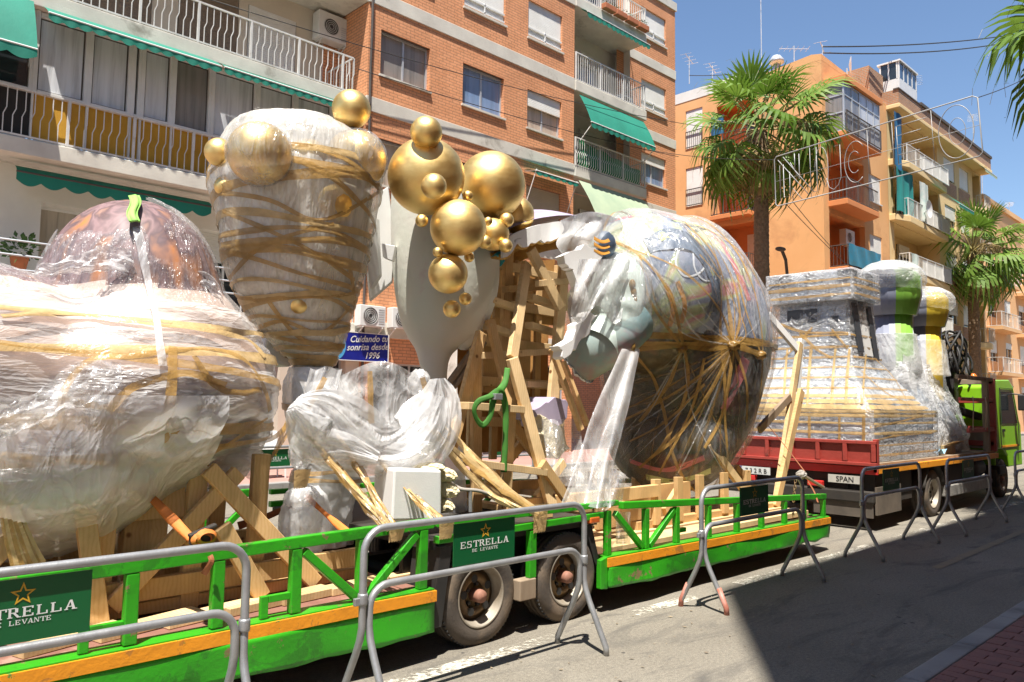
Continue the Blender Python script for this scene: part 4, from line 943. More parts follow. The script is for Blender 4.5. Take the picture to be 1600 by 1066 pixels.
def palm(base, h, size, label, seed, lean=(0, 0), n=46, r0=.27, view=None):
    r_ = random.Random(seed); base = Vector(base); t = thing('fan_palm', base, label, 'palm tree', 'fan palms along the street')
    top = base+Vector((lean[0], lean[1], h))
    # trunk with leaf-base scales
    g = MB(); NU, NV = 22, int(h*9)
    def f(a, b):
        th = 2*math.pi*a; z = b*h; c = base.lerp(top, b*b); k = int(z/.16); ph = (a*11+(k % 2)*.5) % 1; zz = (z/.16) % 1
        rr = r0*(1.12-.22*b+.18*math.exp(-z*2.2))*(1+.10*(1-abs(ph-.5)*2)*(1-zz)+.05*ns((math.cos(th)*2, math.sin(th)*2, z*2.2)))
        return Vector((c.x+rr*math.cos(th), c.y+rr*math.sin(th), base.z+z))
    g.grid(f, NU*2, NV*2, closeu=True); g.build('trunk', M['trunk'], t)
    for k in range(n):
        q = k/(n-1); el = lerp(R(72), R(-52), q**.9)+r_.uniform(-.22, .22); az = k*2.39996+r_.uniform(-.2, .2); s_ = size*r_.uniform(.88, 1.1)*(.78+.3*min(1, q*2.5))
        me = LEAVES[min(3, int(q*3.6+r_.uniform(0, .6)))]
        o_ = obj('frond', me, None, t); o_.location = top+Vector((0, 0, .25*(1-q)*size))+Vector((math.cos(az), math.sin(az), 0))*r0*.5
        o_.rotation_euler = (r_.uniform(-.7, .7), -el, az); o_.scale = (s_, s_, s_)
    for k in range(int(n*1.1)):
        el = R(-22)-r_.uniform(0, 1.0); az = k*2.39996+r_.uniform(-.3, .3); s_ = size*r_.uniform(.7, .98)
        o_ = obj('dry_frond', DRY[k % 2], None, t); o_.location = top+Vector((0, 0, -.25-.5*r_.random())); o_.rotation_euler = (r_.uniform(-.6, .6), -el, az); o_.scale = (s_*.8, s_*.8, s_*.8)
    # flower stalks
    for k in range(3):
        az = r_.uniform(3.5, 5.6); d = Vector((math.cos(az), math.sin(az), 0)); g = MB(); P = [top+d*(.25+1.15*size*q)+Vector((0, 0, size*(.5*q-.85*q*q)+.3)) for q in [j/8 for j in range(9)]]
        g.tube(P, .02, 5)
        for j in range(3, 9):
            for m_ in range(10):
                a = P[j]; e = a+Vector((r_.gauss(0, .16), r_.gauss(0, .16), -abs(r_.gauss(.25, .16))))*size; g.beam(a, e, .010, .022)
        g.build('flower_stalk', M['leaf_dry'], t)
    return t
palm((27.0, 14.45, .1), 12.0, 1.52, 'tall fan palm standing between the brick and orange blocks', 4, (.1, 0), 36, .27)
palm((52.9, 14.45, .1), 11.0, 1.85, 'smaller looking fan palm down the street behind the truck', 9, (.1, 0), 36, .30)
palm((14.2, 1.42, .1), 7.35, 1.02, 'near fan palm whose fronds hang into the top right corner', 21, (0, 0), 44, .24)
# ------------------------------------------------------------------ low-loader trailer
TY, TF = 4.15, 6.55
tr = thing('low_loader_trailer', (5.2, 5.3, 0), 'bright green low-loader trailer with an orange stripe carrying the wrapped floats', 'trailer')
def tz(x):                       # top of the side rail
    if x < 3.35: return lerp(.845, .925, (x+1.5)/4.85)
    return lerp(.885, .665, (x-5.15)/4.2)
def stz(x): return lerp(.465, .395, max(0, (x-2.8)/6.5))      # top of the stripe
def wavy(x, y, s=.012): return s*ns((x*1.7, y*3, .3))
def side(x0, x1, y, out, name_panel, zb0, zb1):
    # dented sheet panel
    g = MB(); n = int((x1-x0)*14)
    def f(a, b):
        x = lerp(x0, x1, a); zt = stz(x)-.07; zb = lerp(zb0, zb1, a)+.014*ns((x*2.3, 7.7, 0))+(.02*ns((x*5, 1, 2)) if b < .05 else 0)
        z = lerp(zb, zt, b); return Vector((x, y+out*(.012*ns((x*1.6, z*4, 5))+.028*(1-b)**3*ns((x*2.2, 3, 1))), z))
    g.grid(f, n, 8); fr = g.build(name_panel, M['green'], tr, smooth=True, fix=False)
    m_ = fr.modifiers.new('solid', 'SOLIDIFY'); m_.thickness = .02; m_.offset = out
    g = MB(); P = []
    for k in range(n+1):
        x = lerp(x0-.01, x1+.01, k/n); P.append(x)
    for a, b in zip(P, P[1:]):
        g.hexa([(a, y-out*.025, stz(a)-.072), (b, y-out*.025, stz(b)-.072), (b, y+out*.05, stz(b)-.072), (a, y+out*.05, stz(a)-.072), (a, y-out*.025, stz(a)-.002), (b, y-out*.025, stz(b)-.002), (b, y+out*.05, stz(b)-.002), (a, y+out*.05, stz(a)-.002)])
    g.build('stripe', M['stripe'], tr)
    g = MB(); g.hexa([(x0, y-out*.012, stz(x0)-.002), (x1, y-out*.012, stz(x1)-.002), (x1, y+out*.12, stz(x1)-.002), (x0, y+out*.12, stz(x0)-.002), (x0, y-out*.012, stz(x0)+.012), (x1, y-out*.012, stz(x1)+.012), (x1, y+out*.12, stz(x1)+.012), (x0, y+out*.12, stz(x0)+.012)]); g.build('deck_edge', M['green'], tr, bevel=.004)
for y, o_ in ((TY, 1), (TF, -1)):
    side(-2.2, 3.33, y, o_, 'side_panel', .21, .19); side(5.14, 9.30, y, o_, 'side_panel', .19, .16)
MB().prism([(9.30, TY+.004, .17), (9.37, TY+.02, .30), (9.37, TY+.02, .40), (9.30, TY+.004, .40)], (0, TF-TY-.03, 0)).build('tail_board', M['green'], tr, bevel=.008)
MB().prism([(5.05, TY-.012, .20), (5.14, TY-.012, .19), (5.14, TY-.012, .45), (5.05, TY-.012, .43)], (0, .05, 0)).build('panel_end', M['green'], tr, bevel=.006)
def rail(x0, x1, y, z0, z1, h=.066, w_=.055): return MB().hexa([(x0, y-w_/2, z0-h), (x1, y-w_/2, z1-h), (x1, y+w_/2, z1-h), (x0, y+w_/2, z0-h), (x0, y-w_/2, z0), (x1, y-w_/2, z1), (x1, y+w_/2, z1), (x0, y+w_/2, z0)]).build('rail', M['green'], tr, bevel=.006)
def post(x, y, w_=.065): 
    zt = tz(x)-.067; MB().box(x-w_/2, x+w_/2, y-.026, y+.026, stz(x)+.013, zt).build('post', M['green'], tr, bevel=.006)
def brace(xa, xb, y, up=True):
    MB().beam((xa, y, tz(xa)-.09), (xb, y, stz(xb)+.03), .05, .045, (0, 1, 0)).build('brace', M['green'], tr, bevel=.005)
for y in (TY+.03, TF-.03):
    rail(-2.2, 3.33, y, tz(-2.2), tz(3.33)); rail(5.36, 9.27, y, tz(5.36), tz(9.27), .06)
    for x in (-1.6, -.8, .3, 1.43, 1.87, 2.33, 2.78, 3.25): post(x, y)
    brace(2.38, 2.75, y); brace(3.2, 2.83, y)
    for x in (5.18, 5.71, 6.18, 6.72, 7.25, 7.75, 8.26, 8.72, 9.22): post(x, y, .055)
    brace(5.28, 5.66, y); brace(6.14, 5.76, y)
    # fender rails over the wheels
    rail(3.36, 5.10, y-.005, .80, .815, .05); rail(3.36, 5.30, y-.002, .905, .895, .045)
    MB().box(4.24, 4.31, y-.03, y+.02, .40, .75).build('post', M['green'], tr, bevel=.006)
    for xa, xb in ((1.20, 1.40), (2.12, 2.30)):
        MB().box(xa, xa+.045, y-.015, y+.015, stz(xa)+.013, .60).build('lashing_lug', M['green'], tr, bevel=.004); MB().box(xa+.046, xb, y-.015, y+.015, .56, .60).build('lashing_lug', M['green'], tr, bevel=.004)
    MB().box(6.26, 6.30, y+.05, y+.09, stz(6.3)+.01, .55).build('lashing_lug', M['green'], tr); MB().box(6.30, 6.42, y+.05, y+.09, .51, .55).build('lashing_lug', M['green'], tr)
# deck planks
for k in range(9):
    y0 = TY+.12+k*.242
    MB().hexa([(-2.2, y0, stz(-2)-.05), (3.33, y0, stz(3.3)-.05), (3.33, y0+.236, stz(3.3)-.05), (-2.2, y0+.236, stz(-2)-.05), (-2.2, y0, stz(-2)-.012), (3.33, y0, stz(3.3)-.012), (3.33, y0+.236, stz(3.3)-.012), (-2.2, y0+.236, stz(-2)-.012)]).build('deck_plate', M['deck'], tr)
    MB().hexa([(5.14, y0, stz(5.14)-.05), (9.3, y0, stz(9.3)-.05), (9.3, y0+.236, stz(9.3)-.05), (5.14, y0+.236, stz(5.14)-.05), (5.14, y0, stz(5.14)-.012), (9.3, y0, stz(9.3)-.012), (9.3, y0+.236, stz(9.3)-.012), (5.14, y0+.236, stz(5.14)-.012)]).build('deck_plate', M['deck'], tr)
# raised deck over the axles, mudguards, beams
MB().box(3.36, 5.12, TY+.09, TF-.09, .70, .76).build('axle_deck', M['chassis'], tr)
MB().prism([(3.34, TY+.02, .20), (3.42, TY+.02, .20), (3.50, TY+.02, .72), (3.40, TY+.02, .72)], (0, .3, 0)).build('mudguard', M['black'], tr)
MB().prism([(5.02, TY+.03, .42), (5.12, TY+.03, .30), (4.98, TY+.03, .72), (4.90, TY+.03, .72)], (0, .3, 0)).build('mudguard', M['black'], tr)
MB().box(4.92, 5.04, TY-.01, TY+.04, .735, .785).build('side_marker_light', pm('amber_lens', (.75, .16, .03), .25, coat=.5), tr, bevel=.01)
for y in (5.0, 5.7): MB().box(-2.2, 9.2, y-.06, y+.06, .22, .40).build('chassis_beam', M['chassis'], tr)
MB().box(4.13, 4.30, TY-.01, TY+.08, .25, .40).build('lamp_box', M['wood_old'], tr, bevel=.008); 
MB().box(3.34, 5.14, TY+.36, TY+.40, .15, .70).build('wheel_well', M['black'], tr)
# wheels: tyre with grooves, deep rusty rim, hub
def wheel(cx, y, r, mat_rim='rim', parent=tr, out=-1, wd=.22, hubs=True, rimr=.60):
    z = r-.012; ro = r
    prof = [(ro*.62, .0), (ro*.72, -.012), (ro*.86, -.014), (ro*.95, .004), (ro*.985, .02), (ro, .035), (ro, .06), (ro*.985, .063), (ro*.985, .072), (ro, .075), (ro, .11), (ro*.985, .113), (ro*.985, .122), (ro, .125), (ro, .16), (ro*.985, .163), (ro*.985, .172), (ro, .175), (ro, wd-.03), (ro*.95, wd), (ro*.62, wd)]
    g = MB(); g.lathe([(a, (b if out < 0 else -b)) for a, b in prof], (cx, y, z), 'y', 56, cap=False)
    w_ = g.build('wheel', M['tyre'], parent, smooth=True)
    tb = MB()
    for k in range(64):
        a = 2*math.pi*k/64
        for sg in (.018,):
            p = Vector((cx+math.cos(a)*ro*.992, y-out*sg*1., z+math.sin(a)*ro*.992)); q = p+Vector((0, -out*.02, 0)); tb.beam(p, q, .012, .016, (math.cos(a), 0, math.sin(a)))
    tb.build('tread_block', M['tread'], w_)
    s_ = -out
    def lp(P): return [(a*ro, s_*b) for a, b in P]
    g = MB(); g.lathe(lp([(.63, -.006), (.60, -.01), (.585, .0), (.575, .03), (.53, .05), (.52, .085)]), (cx, y, z), 'y', 48, cap=False); g.build('rim_edge', M['rim_bright'], w_, smooth=True)
    g = MB(); g.lathe(lp([(.525, .084), (.46, .095), (.42, .07), (.36, .05), (.30, .055), (.27, .085), (.02, .085)]), (cx, y, z), 'y', 48); g.build('rim', M[mat_rim], w_, smooth=True)
    for k in range(5):
        g = MB(); a = 2*math.pi*k/5+.5; c = Vector((cx+math.cos(a)*ro*.345, y+s_*.047, z+math.sin(a)*ro*.345)); g.add([c+Vector((math.cos(b)*.03, 0, math.sin(b)*.03)) for b in [j*math.pi/6 for j in range(12)]], [tuple(range(12))]); g.build('rim_hole', M['black'], w_)
    if hubs:
        g = MB(); g.lathe(lp([(.135, .085), (.135, .0), (.115, -.02), (.0, -.024)]), (cx, y, z), 'y', 20); g.build('hub', M['hub'], w_, smooth=True)
    g = MB()
    for k in range(5):
        a = 2*math.pi*k/5+.1; g.lathe([(.014, s_*.085), (.014, s_*.06), (.0, s_*.058)], (cx+math.cos(a)*ro*.22, y, z+math.sin(a)*ro*.22), 'y', 6)
    g.build('wheel_nut', M['chassis'], w_)
    return w_
for cx in (3.80, 4.72):
    wheel(cx, TY+.05, .345)
    wheel(cx, TF-.05, .345, out=1)
MB().tube([(3.80, TY+.2, .335), (3.80, TF-.2, .335)], .05, 8).build('axle', M['chassis'], tr); MB().tube([(4.72, TY+.2, .335), (4.72, TF-.2, .335)], .05, 8).build('axle', M['chassis'], tr)
# ------------------------------------------------------------------ crowd barriers with beer boards
GL = {  # slab-serif strokes on a 0..1 x 0..1 cell: rectangles (x0,y0,x1,y1) or polygons
 'E': [(0, 0, .30, .09), (0, .91, .30, 1), (.08, .05, .26, .95), (.2, 0, .80, .10), (.2, .90, .78, 1), (.2, .46, .58, .55), (.70, 0, .82, .27), (.68, .76, .80, 1), (.52, .36, .60, .66)],
 'T': [(.33, 0, .67, .09), (.40, .05, .60, .95), (.05, .90, .95, 1), (.02, .70, .14, 1), (.86, .70, .98, 1)],
 'R': [(0, 0, .36, .09), (0, .91, .30, 1), (.08, .05, .26, .95), (.2, .91, .60, 1), (.2, .46, .58, .55), (.52, .52, .74, .94), [(.36, .50), (.56, .50), (.86, .06), (.68, .0)], (.70, 0, .96, .09)],
 'L': [(0, 0, .30, .09), (0, .91, .36, 1), (.08, .05, .26, .95), (.2, 0, .82, .10), (.70, 0, .82, .34)],
 'A': [[(.08, .05), (.22, .05), (.50, .98), (.40, 1.)], [(.62, .05), (.84, .05), (.58, 1.), (.40, 1.)], (.0, 0, .30, .09), (.56, 0, .98, .09), (.26, .28, .66, .37)],
 'S': [(.10, .90, .72, 1), (.06, .58, .24, .94), (.16, .46, .70, .58), (.58, .08, .78, .50), (.08, 0, .70, .10), (.02, 0, .10, .34), (.70, .68, .78, 1)],
 'D': [(0, 0, .30, .09), (0, .91, .30, 1), (.08, .05, .26, .95), (.2, .91, .62, 1), (.2, 0, .62, .09), (.60, .08, .82, .92)],
 'V': [[(.06, .95), (.26, .95), (.56, .05), (.44, .0)], [(.78, .95), (.90, .95), (.56, .0), (.44, .0)], (0, .91, .34, 1), (.66, .91, 1., 1)],
 'N': [(0, 0, .28, .09), (0, .91, .26, 1), (.08, .05, .18, .95), [(.08, 1), (.28, 1), (.84, 0), (.66, 0)], (.74, .05, .84, .95), (.64, .91, .96, 1)],
}
def letters(g, s, x, z, h, wd, P):
    """draw the word s from x to the right at height z; P maps (x, z) to world"""
    adv = wd/ len(s)
    for ch in s:
        if ch != ' ':
            for k, st in enumerate(GL[ch]):
                q = st if isinstance(st, list) else [(st[0], st[1]), (st[2], st[1]), (st[2], st[3]), (st[0], st[3])]
                g.add([P(x+a*adv*.98, z+b*h, k*.00004) for a, b in q], [tuple(range(len(q)))])
        x += adv
def board(root, x0, x1, y, z0, z1, text=True, face=-1):
    cx, cz, W, H_ = (x0+x1)/2, (z0+z1)/2, x1-x0, z1-z0
    bd = MB().box(x0, x1, y-.004, y+.004, z0, z1).build('sign_board', M['sign_green'], root)
    if not text: return bd
    P = lambda a, b, e=0: Vector((a, y+face*(.006+e), b)) if face < 0 else Vector((2*cx-a, y+face*(.006+e), b))
    g = MB(); letters(g, 'ESTRELLA', cx-W*.40, z0+H_*.40, H_*.155, W*.80, P); g.build('brand_lettering', M['sign_white'], bd, fix=False)
    g = MB(); letters(g, 'DE LEVANTE', cx-W*.215, z0+H_*.285, H_*.075, W*.43, P); g.build('lettering', M['sign_white'], bd, fix=False)
    g = MB(); R1, R2 = H_*.19, H_*.125; sc = (cx, z0+H_*.755)
    def star(r): return [(sc[0]+math.sin(k*math.pi/5)*(r if k % 2 == 0 else r*.42), sc[1]+math.cos(k*math.pi/5)*(r if k % 2 == 0 else r*.42)) for k in range(10)]
    A, B_ = star(R1), star(R2); g.add([P(*p) for p in A]+[P(*p) for p in B_], [(k, (k+1) % 10, 10+(k+1) % 10, 10+k) for k in range(10)]); g.build('star', M['sign_gold'], bd, fix=False)
    return bd
def arc(c, r, a0, a1, u, v, n=6):
    return [c+u*(math.cos(lerp(a0, a1, k/n))*r)+v*(math.sin(lerp(a0, a1, k/n))*r) for k in range(n+1)]
def barrier(x0, x1, y, label, group, h=1.02, mid=.69, red=False, text=True, face=-1, tilt=0.):
    t = thing('crowd_barrier', ((x0+x1)/2, y, 0), label, 'barrier', group); X, Z = Vector((1, 0, 0)), Vector((0, 0, 1)); rr = .0205
    def hoop(xa, xb, z, cr, fl, fr):
        P = [Vector((xa, y+fl, 0)), Vector((xa, y+fl*.98, .05)), Vector((xa, y+fl*.25, .33)), Vector((xa, y+fl*.08, .41)), Vector((xa, y, .48))]
        P += arc(Vector((xa+cr, y, z-cr)), cr, math.pi, math.pi/2, X, Z)
        P += arc(Vector((xb-cr, y, z-cr)), cr, math.pi/2, 0, X, Z)
        P += [Vector((xb, y, .48)), Vector((xb, y+fr*.08, .41)), Vector((xb, y+fr*.25, .33)), Vector((xb, y+fr*.98, .05)), Vector((xb, y+fr, 0))]
        return P
    MB().tube(hoop(x0, x1, h-rr, .13, .205, -.205), rr, 12).build('top_rail', M['steel'], t, smooth=True)
    MB().tube(hoop(x0+.045, x1-.045, mid, .12, -.205, .205), rr, 12).build('middle_rail', M['steel'], t, smooth=True)
    for x in (x0, x1): MB().lathe([(.026, 0), (.028, .01), (.028, .05), (.026, .06)], (x, y, .60 if x == x0 else .58), n=14).build('coupling', M['steel'], t, smooth=True)
    MB().box(x0-.055, x0-.02, y-.012, y+.012, .60, .64).build('hook', M['steel'], t, bevel=.004)
    if red:
        for s_, xx in ((1, x0), (-1, x0+.045)): 
            MB().tube([(xx, y+s_*.206, -.001), (xx, y+s_*.2, .055), (xx, y+s_*.132, .20)], .0222, 12).build('painted_foot', M['steel_red'], t, smooth=True)
    c = (x0+x1)/2-.02; board(t, c-.255, c+.255, y+.01, mid+.022, h-.055, text, face)
    return t
GB = 'steel barriers in a row along the near lane'
xs = [(-.06, 1.79), (2.45, 4.28), (5.78, 7.62), (9.07, 10.91), (11.75, 13.74), (15.0, 16.85), (18.1, 19.95)]
lb = ['nearest steel barrier, cut off at the left edge, its board half in shade', 'steel barrier with bright green beer board in front of the trailer wheels', 'steel barrier with red paint on its feet, half in shade before the trailer end',
      'shaded steel barrier behind the trailer tail and before the truck rear', 'shaded steel barrier in front of the truck side lockers', 'shaded steel barrier beside the green truck cab', 'last steel barrier at the right edge of the picture']
for k, (a, b) in enumerate(xs): barrier(a, b, 3.66+(.02, 0, 0, .0, -.06, -.1, -.1)[k], lb[k], GB, red=(k == 2))
# across the road, behind the trailer
yb2 = 12.4
d0 = aty(445, 699, 9.); 
for Y_ in [8+.05*k for k in range(140)]:
    if aty(445, 699, Y_).z <= 1.0: pass
    if abs(aty(445, 699, Y_).z-1.0) < .012: yb2 = Y_
for k, (a, b) in enumerate(((4.72, 6.57), (6.98, 8.83), (9.27, 11.12))):
    barrier(a, b, yb2, ['far side barrier with a green board seen between the left float and the wrapped foot', 'far side barrier mostly hidden behind the swag of white plastic', 'far side barrier with a green board seen through the timber trestle'][k], 'barriers across the road', face=-1)
# ------------------------------------------------------------------ flatbed truck
KY, KF, KX = 4.3, 6.75, 11.2
tk = thing('flatbed_truck', (15, 5.5, 0), 'red dropside flatbed truck with a bright green cab', 'truck')
ZB = .90
MB().box(KX+.02, 17.0, KY+.05, KF-.05, ZB-.06, ZB+.02).build('bed', M['wood_old'], tk)
g = MB(); g.box(KX, KX+.05, KY, KF, ZB-.13, ZB-.02); g.build('rear_sill', M['red_hot'], tk, bevel=.008)
# tail board with pressed ribs
tb = MB().box(KX, KX+.03, KY, KF, ZB-.01, 1.235).build('tail_board', M['red'], tk)
for y in [KY+.04+k*(KF-KY-.08)/6 for k in range(7)]: MB().box(KX-.035, KX-.002, y-.03, y+.03, ZB+.045, 1.195).build('rib', M['red'], tb, bevel=.006)
for z in (ZB+.015, 1.215): MB().box(KX-.036, KX-.002, KY, KF, z-.026, z+.02).build('rib', M['red'], tb, bevel=.006)
MB().box(KX+.035, 17.0, KY-.005, KY+.05, ZB-.115, ZB-.02).build('side_rail', M['stripe'], tk, bevel=.006)
MB().box(KX+.035, 17.0, KF-.05, KF+.005, ZB-.115, ZB-.02).build('side_rail', M['stripe'], tk, bevel=.006)
MB().box(KX, KX+.07, KY-.004, KY+.06, ZB-.1, 1.26).build('corner_post', M['red'], tk, bevel=.006)
# headboard frame behind the cab
for x, y in ((16.55, KY+.02), (17.0, KY+.02), (17.0, KF-.1), (17.0, 5.5)): MB().box(x-.05, x+.05, y, y+.1, ZB, 2.28).build('headboard_post', M['red'] if x > 16.9 else M['wood_old'], tk, bevel=.008)
for z, m_ in ((2.22, 'wood_old'), (1.86, 'red'), (1.32, 'red'), (1.05, 'red')): MB().box(16.95, 17.03, KY+.05, KF-.05, z-.05, z+.05).build('headboard_rail', M[m_], tk, bevel=.008)
MB().box(14.9, 17.0, KY+.03, KY+.09, 2.22, 2.29).build('headboard_rail', M['wood_old'], tk, bevel=.008); MB().box(15.0, 17.0, KY+.03, KY+.08, 1.84, 1.90).build('headboard_rail', M['red'], tk, bevel=.008); MB().box(15.4, 17.0, KY+.03, KY+.08, 1.28, 1.36).build('headboard_rail', M['red'], tk, bevel=.008)
MB().box(16.97, 17.0, KY+.1, KF-.1, .95, 1.30).build('headboard_panel', M['wood_old'], tk)
# chassis, bumper, plates
MB().box(KX+.1, 17.5, 4.75, 6.3, .45, .78).build('chassis', M['chassis'], tk)
MB().box(KX+.12, KX+1.5, KY+.08, KF-.08, .35, .82).build('tail_frame', M['chassis'], tk)
MB().box(KX-.06, KX+.05, KY+.04, KF-.04, .38, .54).build('rear_bumper', M['chassis'], tk, bevel=.02)
MB().box(KX+.02, KX+.9, KY+.02, KY+.05, .22, .60).build('mud_flap', pm('dusty_flap', (.16, .125, .09), .85, c2=(.10, .08, .06), scale=4), tk)
MB().box(KX-.03, KX-.01, KY+.06, 5.2, .18, .50).build('mud_flap', pm('dusty_flap2', (.13, .105, .08), .85, c2=(.08, .065, .05), scale=4), tk)
pl = MB().box(KX-.075, KX-.062, KY+.18, KY+.66, .635, .745).build('maker_plate', pm('maker_plate_grey', (.60, .57, .50), .6), tk)
me = text_mesh('SPAN', .105, 0, .001); o = obj('lettering', me, M['black'], pl); o.location = (KX-.078, KY+.42, .655); o.rotation_euler = (R(90), 0, R(-90))
pn = aty(1138, 744, 6.45); np_ = MB().box(KX-.075, KX-.062, 5.85, 6.37, .66, .77).build('number_plate', M['sign_white'], tk)
MB().box(KX-.0755, KX-.0745, 6.32, 6.372, .66, .77).build('country_band', M['blue_sign'], np_)
me = text_mesh('7 3 2 R B', .095, 0, .001); o = obj('lettering', me, M['black'], np_); o.location = (KX-.078, 6.08, .68); o.rotation_euler = (R(90), 0, R(-90))
for y in (KY+.75, 6.1): MB().box(KX-.075, KX-.0, y, y+.22, .56, .64).build('tail_light', M['red_hot'], tk, bevel=.01)
for x in (13.55,): wheel(x, KY+.05, .37, 'rim_bright', tk, wd=.24, hubs=False); wheel(x, KF-.05, .37, 'rim_bright', tk, out=1, wd=.24, hubs=False)
wheel(17.62, KY+.10, .37, 'rim', tk, wd=.22); wheel(17.62, KF-.10, .37, 'rim', tk, out=1, wd=.22)
# wheel arch (bent mudguard), side lockers with chequer plate step
g = MB(); g.grid(lambda a, b: Vector((13.55+math.cos(R(10+160*a))*.46, KY+.02+.28*b, .38+math.sin(R(10+160*a))*.46)), 18, 1); m_ = g.build('mudguard', M['chassis'], tk, smooth=True); m_.modifiers.new('s', 'SOLIDIFY').thickness = .01
MB().box(14.15, 16.6, KY+.02, KY+.4, .26, .44).build('side_guard', pm('chequer_plate', (.42, .40, .36), .5, metal=.4, c2=(.3, .29, .26), scale=12, bumps=.8, bsc=60), tk, bevel=.012)
MB().box(14.3, 15.3, KY+.06, KY+.5, .46, .77).build('tool_locker', M['chassis'], tk, bevel=.02); MB().lathe([(.0, 0), (.17, 0), (.17, 1.0), (.0, 1.0)], (15.5, KY+.25, .62), 'x', 18).build('air_tank', M['chassis'], tk, smooth=True)
# cab: extruded side profile
cx0 = 17.25
prof = [(cx0, .62), (cx0, 2.12), (cx0+.15, 2.27), (cx0+1.15, 2.30), (cx0+1.45, 2.16), (cx0+1.80, 1.48), (cx0+1.92, 1.38), (cx0+1.95, .55), (cx0+.95, .55), (cx0+.86, .78), (cx0+.62, .93), (cx0+.10, .93), (cx0+.05, .62)]
MB().prism([(a, KY+.12, b) for a, b in prof], (0, KF-KY-.24, 0)).build('cab', M['truck_green'], tk, bevel=.05, seg=3)
MB().prism([(cx0+.48, KY+.108, 1.42), (cx0+.48, KY+.108, 2.05), (cx0+1.28, KY+.108, 2.05), (cx0+1.62, KY+.108, 1.42)], (0, .01, 0)).build('side_window', M['glass'], tk)
MB().box(cx0+.40, cx0+1.66, KY+.106, KY+.116, .95, .99).build('stripe', M['stripe'], tk); MB().box(cx0+.52, cx0+.66, KY+.095, KY+.118, 1.26, 1.31).build('door_handle', M['black'], tk)
g = MB(); g.tube([(cx0+.40, KY+.108, .95), (cx0+.40, KY+.108, 2.12), (cx0+1.3, KY+.108, 2.12), (cx0+1.7, KY+.108, 1.42), (cx0+1.7, KY+.108, .95)], .008, 5); g.build('door_seam', M['chassis'], tk)
MB().prism([(cx0+1.47, KY+.2, 2.10), (cx0+1.82, KY+.2, 1.44), (cx0+1.84, KY+.2, 1.45), (cx0+1.49, KY+.2, 2.11)], (0, KF-KY-.4, 0)).build('windscreen', M['glass'], tk)
MB().box(cx0+1.3, cx0+1.38, KY-.12, KY+.02, 1.68, 2.0).build('mirror', M['black'], tk, bevel=.02); MB().tube([(cx0+1.3, KY+.12, 2.02), (cx0+1.34, KY-.06, 2.0)], .015, 6).build('mirror_arm', M['black'], tk)
MB().box(cx0+.05, cx0+.5, KY+.06, KY+.5, .45, .62).build('cab_step', M['chassis'], tk, bevel=.02)
MB().lathe([(.07, 0), (.07, .08), (.03, .13), (0, .135)], (cx0+.9, KY+.7, 2.3), n=16).build('beacon', pm('amber_beacon', (.7, .18, .03), .2), tk, smooth=True)
# loader crane folded behind the cab with its hoses
cr = MB(); cr.box(16.5, 16.9, 5.2, 5.7, ZB, 2.6); cr.box(16.5, 16.9, 5.6, 6.4, 2.3, 2.55); cr.box(16.55, 16.85, 4.9, 5.2, 1.2, 2.7); cr.build('crane', M['black'], tk, bevel=.03)
g = MB(); r_ = random.Random(5)
for k in range(9):
    c = Vector((16.75+r_.uniform(-.1, .1), 5.0+r_.uniform(-.2, .2), 2.35)); rx, rz = r_.uniform(.25, .42), r_.uniform(.38, .62)
    g.tube([c+Vector((math.cos(a)*rx, .12*math.sin(a*2+k), rz*math.sin(a)+.25)) for a in [j*math.pi/14 for j in range(-2, 17)]], .024, 6)
g.build('hydraulic_hose', M['black'], tk, smooth=True)
MB().beam((15.9, 4.9, 1.75), (17.0, 4.6, 1.55), .12, .14).build('crane_arm', M['black'], tk, bevel=.02); MB().beam((15.9, 5.2, 1.30), (17.0, 4.75, 1.62), .10, .12).build('crane_arm', M['truck_green'], tk, bevel=.02)
# straps over the rail
for k, x in enumerate((15.55, 16.3)):
    o = MB().grid(lambda a, b: Vector((x+lerp(0, .07, a)+.01*math.sin(b*9), KY+.015-.01*math.sin(b*5), lerp(1.92, 1.32, b))), 2, 14).build('hanging_strap', M['tape_pale'], None); tag(o, ['pale strap hanging over the truck side rail nearer the wrapped towers', 'pale strap hanging over the truck side rail nearer the cab'][k], 'strap', 'straps over the truck rail')
# bits lying on the truck bed
t = thing('cardboard_box', (14.95, 4.75, ZB+.02), 'torn cardboard box lying open on the truck bed', 'box')
MB().box(14.6, 15.2, 4.5, 4.9, ZB+.021, ZB+.17).build('carton', M['tape_pale'], t, bevel=.005); MB().prism([(14.6, 4.5, ZB+.17), (15.2, 4.5, ZB+.17), (15.25, 4.34, ZB+.25), (14.65, 4.36, ZB+.24)], (0, .0, .006)).build('flap', M['tape_pale'], t)
o = MB().grid(lambda a, b: Vector((14.0+.55*a, 4.42+.2*b, ZB+.03+.10*abs(math.sin(a*5+b*3))*(1-b*.4))), 10, 6).build('blue_rag', pm('pale_blue_cloth', (.25, .45, .62), .8), None, smooth=True); tag(o, 'pale blue rag lying on the edge of the truck bed', 'rag')
t = thing('orange_bundle', (15.6, 5.0, ZB+.02), 'clear wrapped orange and pink bundle standing on the truck bed by the towers', 'bundle')
g = MB(); g.sphere((15.55, 5.0, 1.22), .36, .34, .34, 20, 14); g.sphere((15.75, 4.85, 1.05), .24, .25, .22, 16, 10); g.build('body', patch_mat('orange_pink_paint', [(.3, (.7, .25, .06)), (.5, (.75, .45, .4)), (.7, (.8, .65, .6))], 2.5), t, smooth=True)
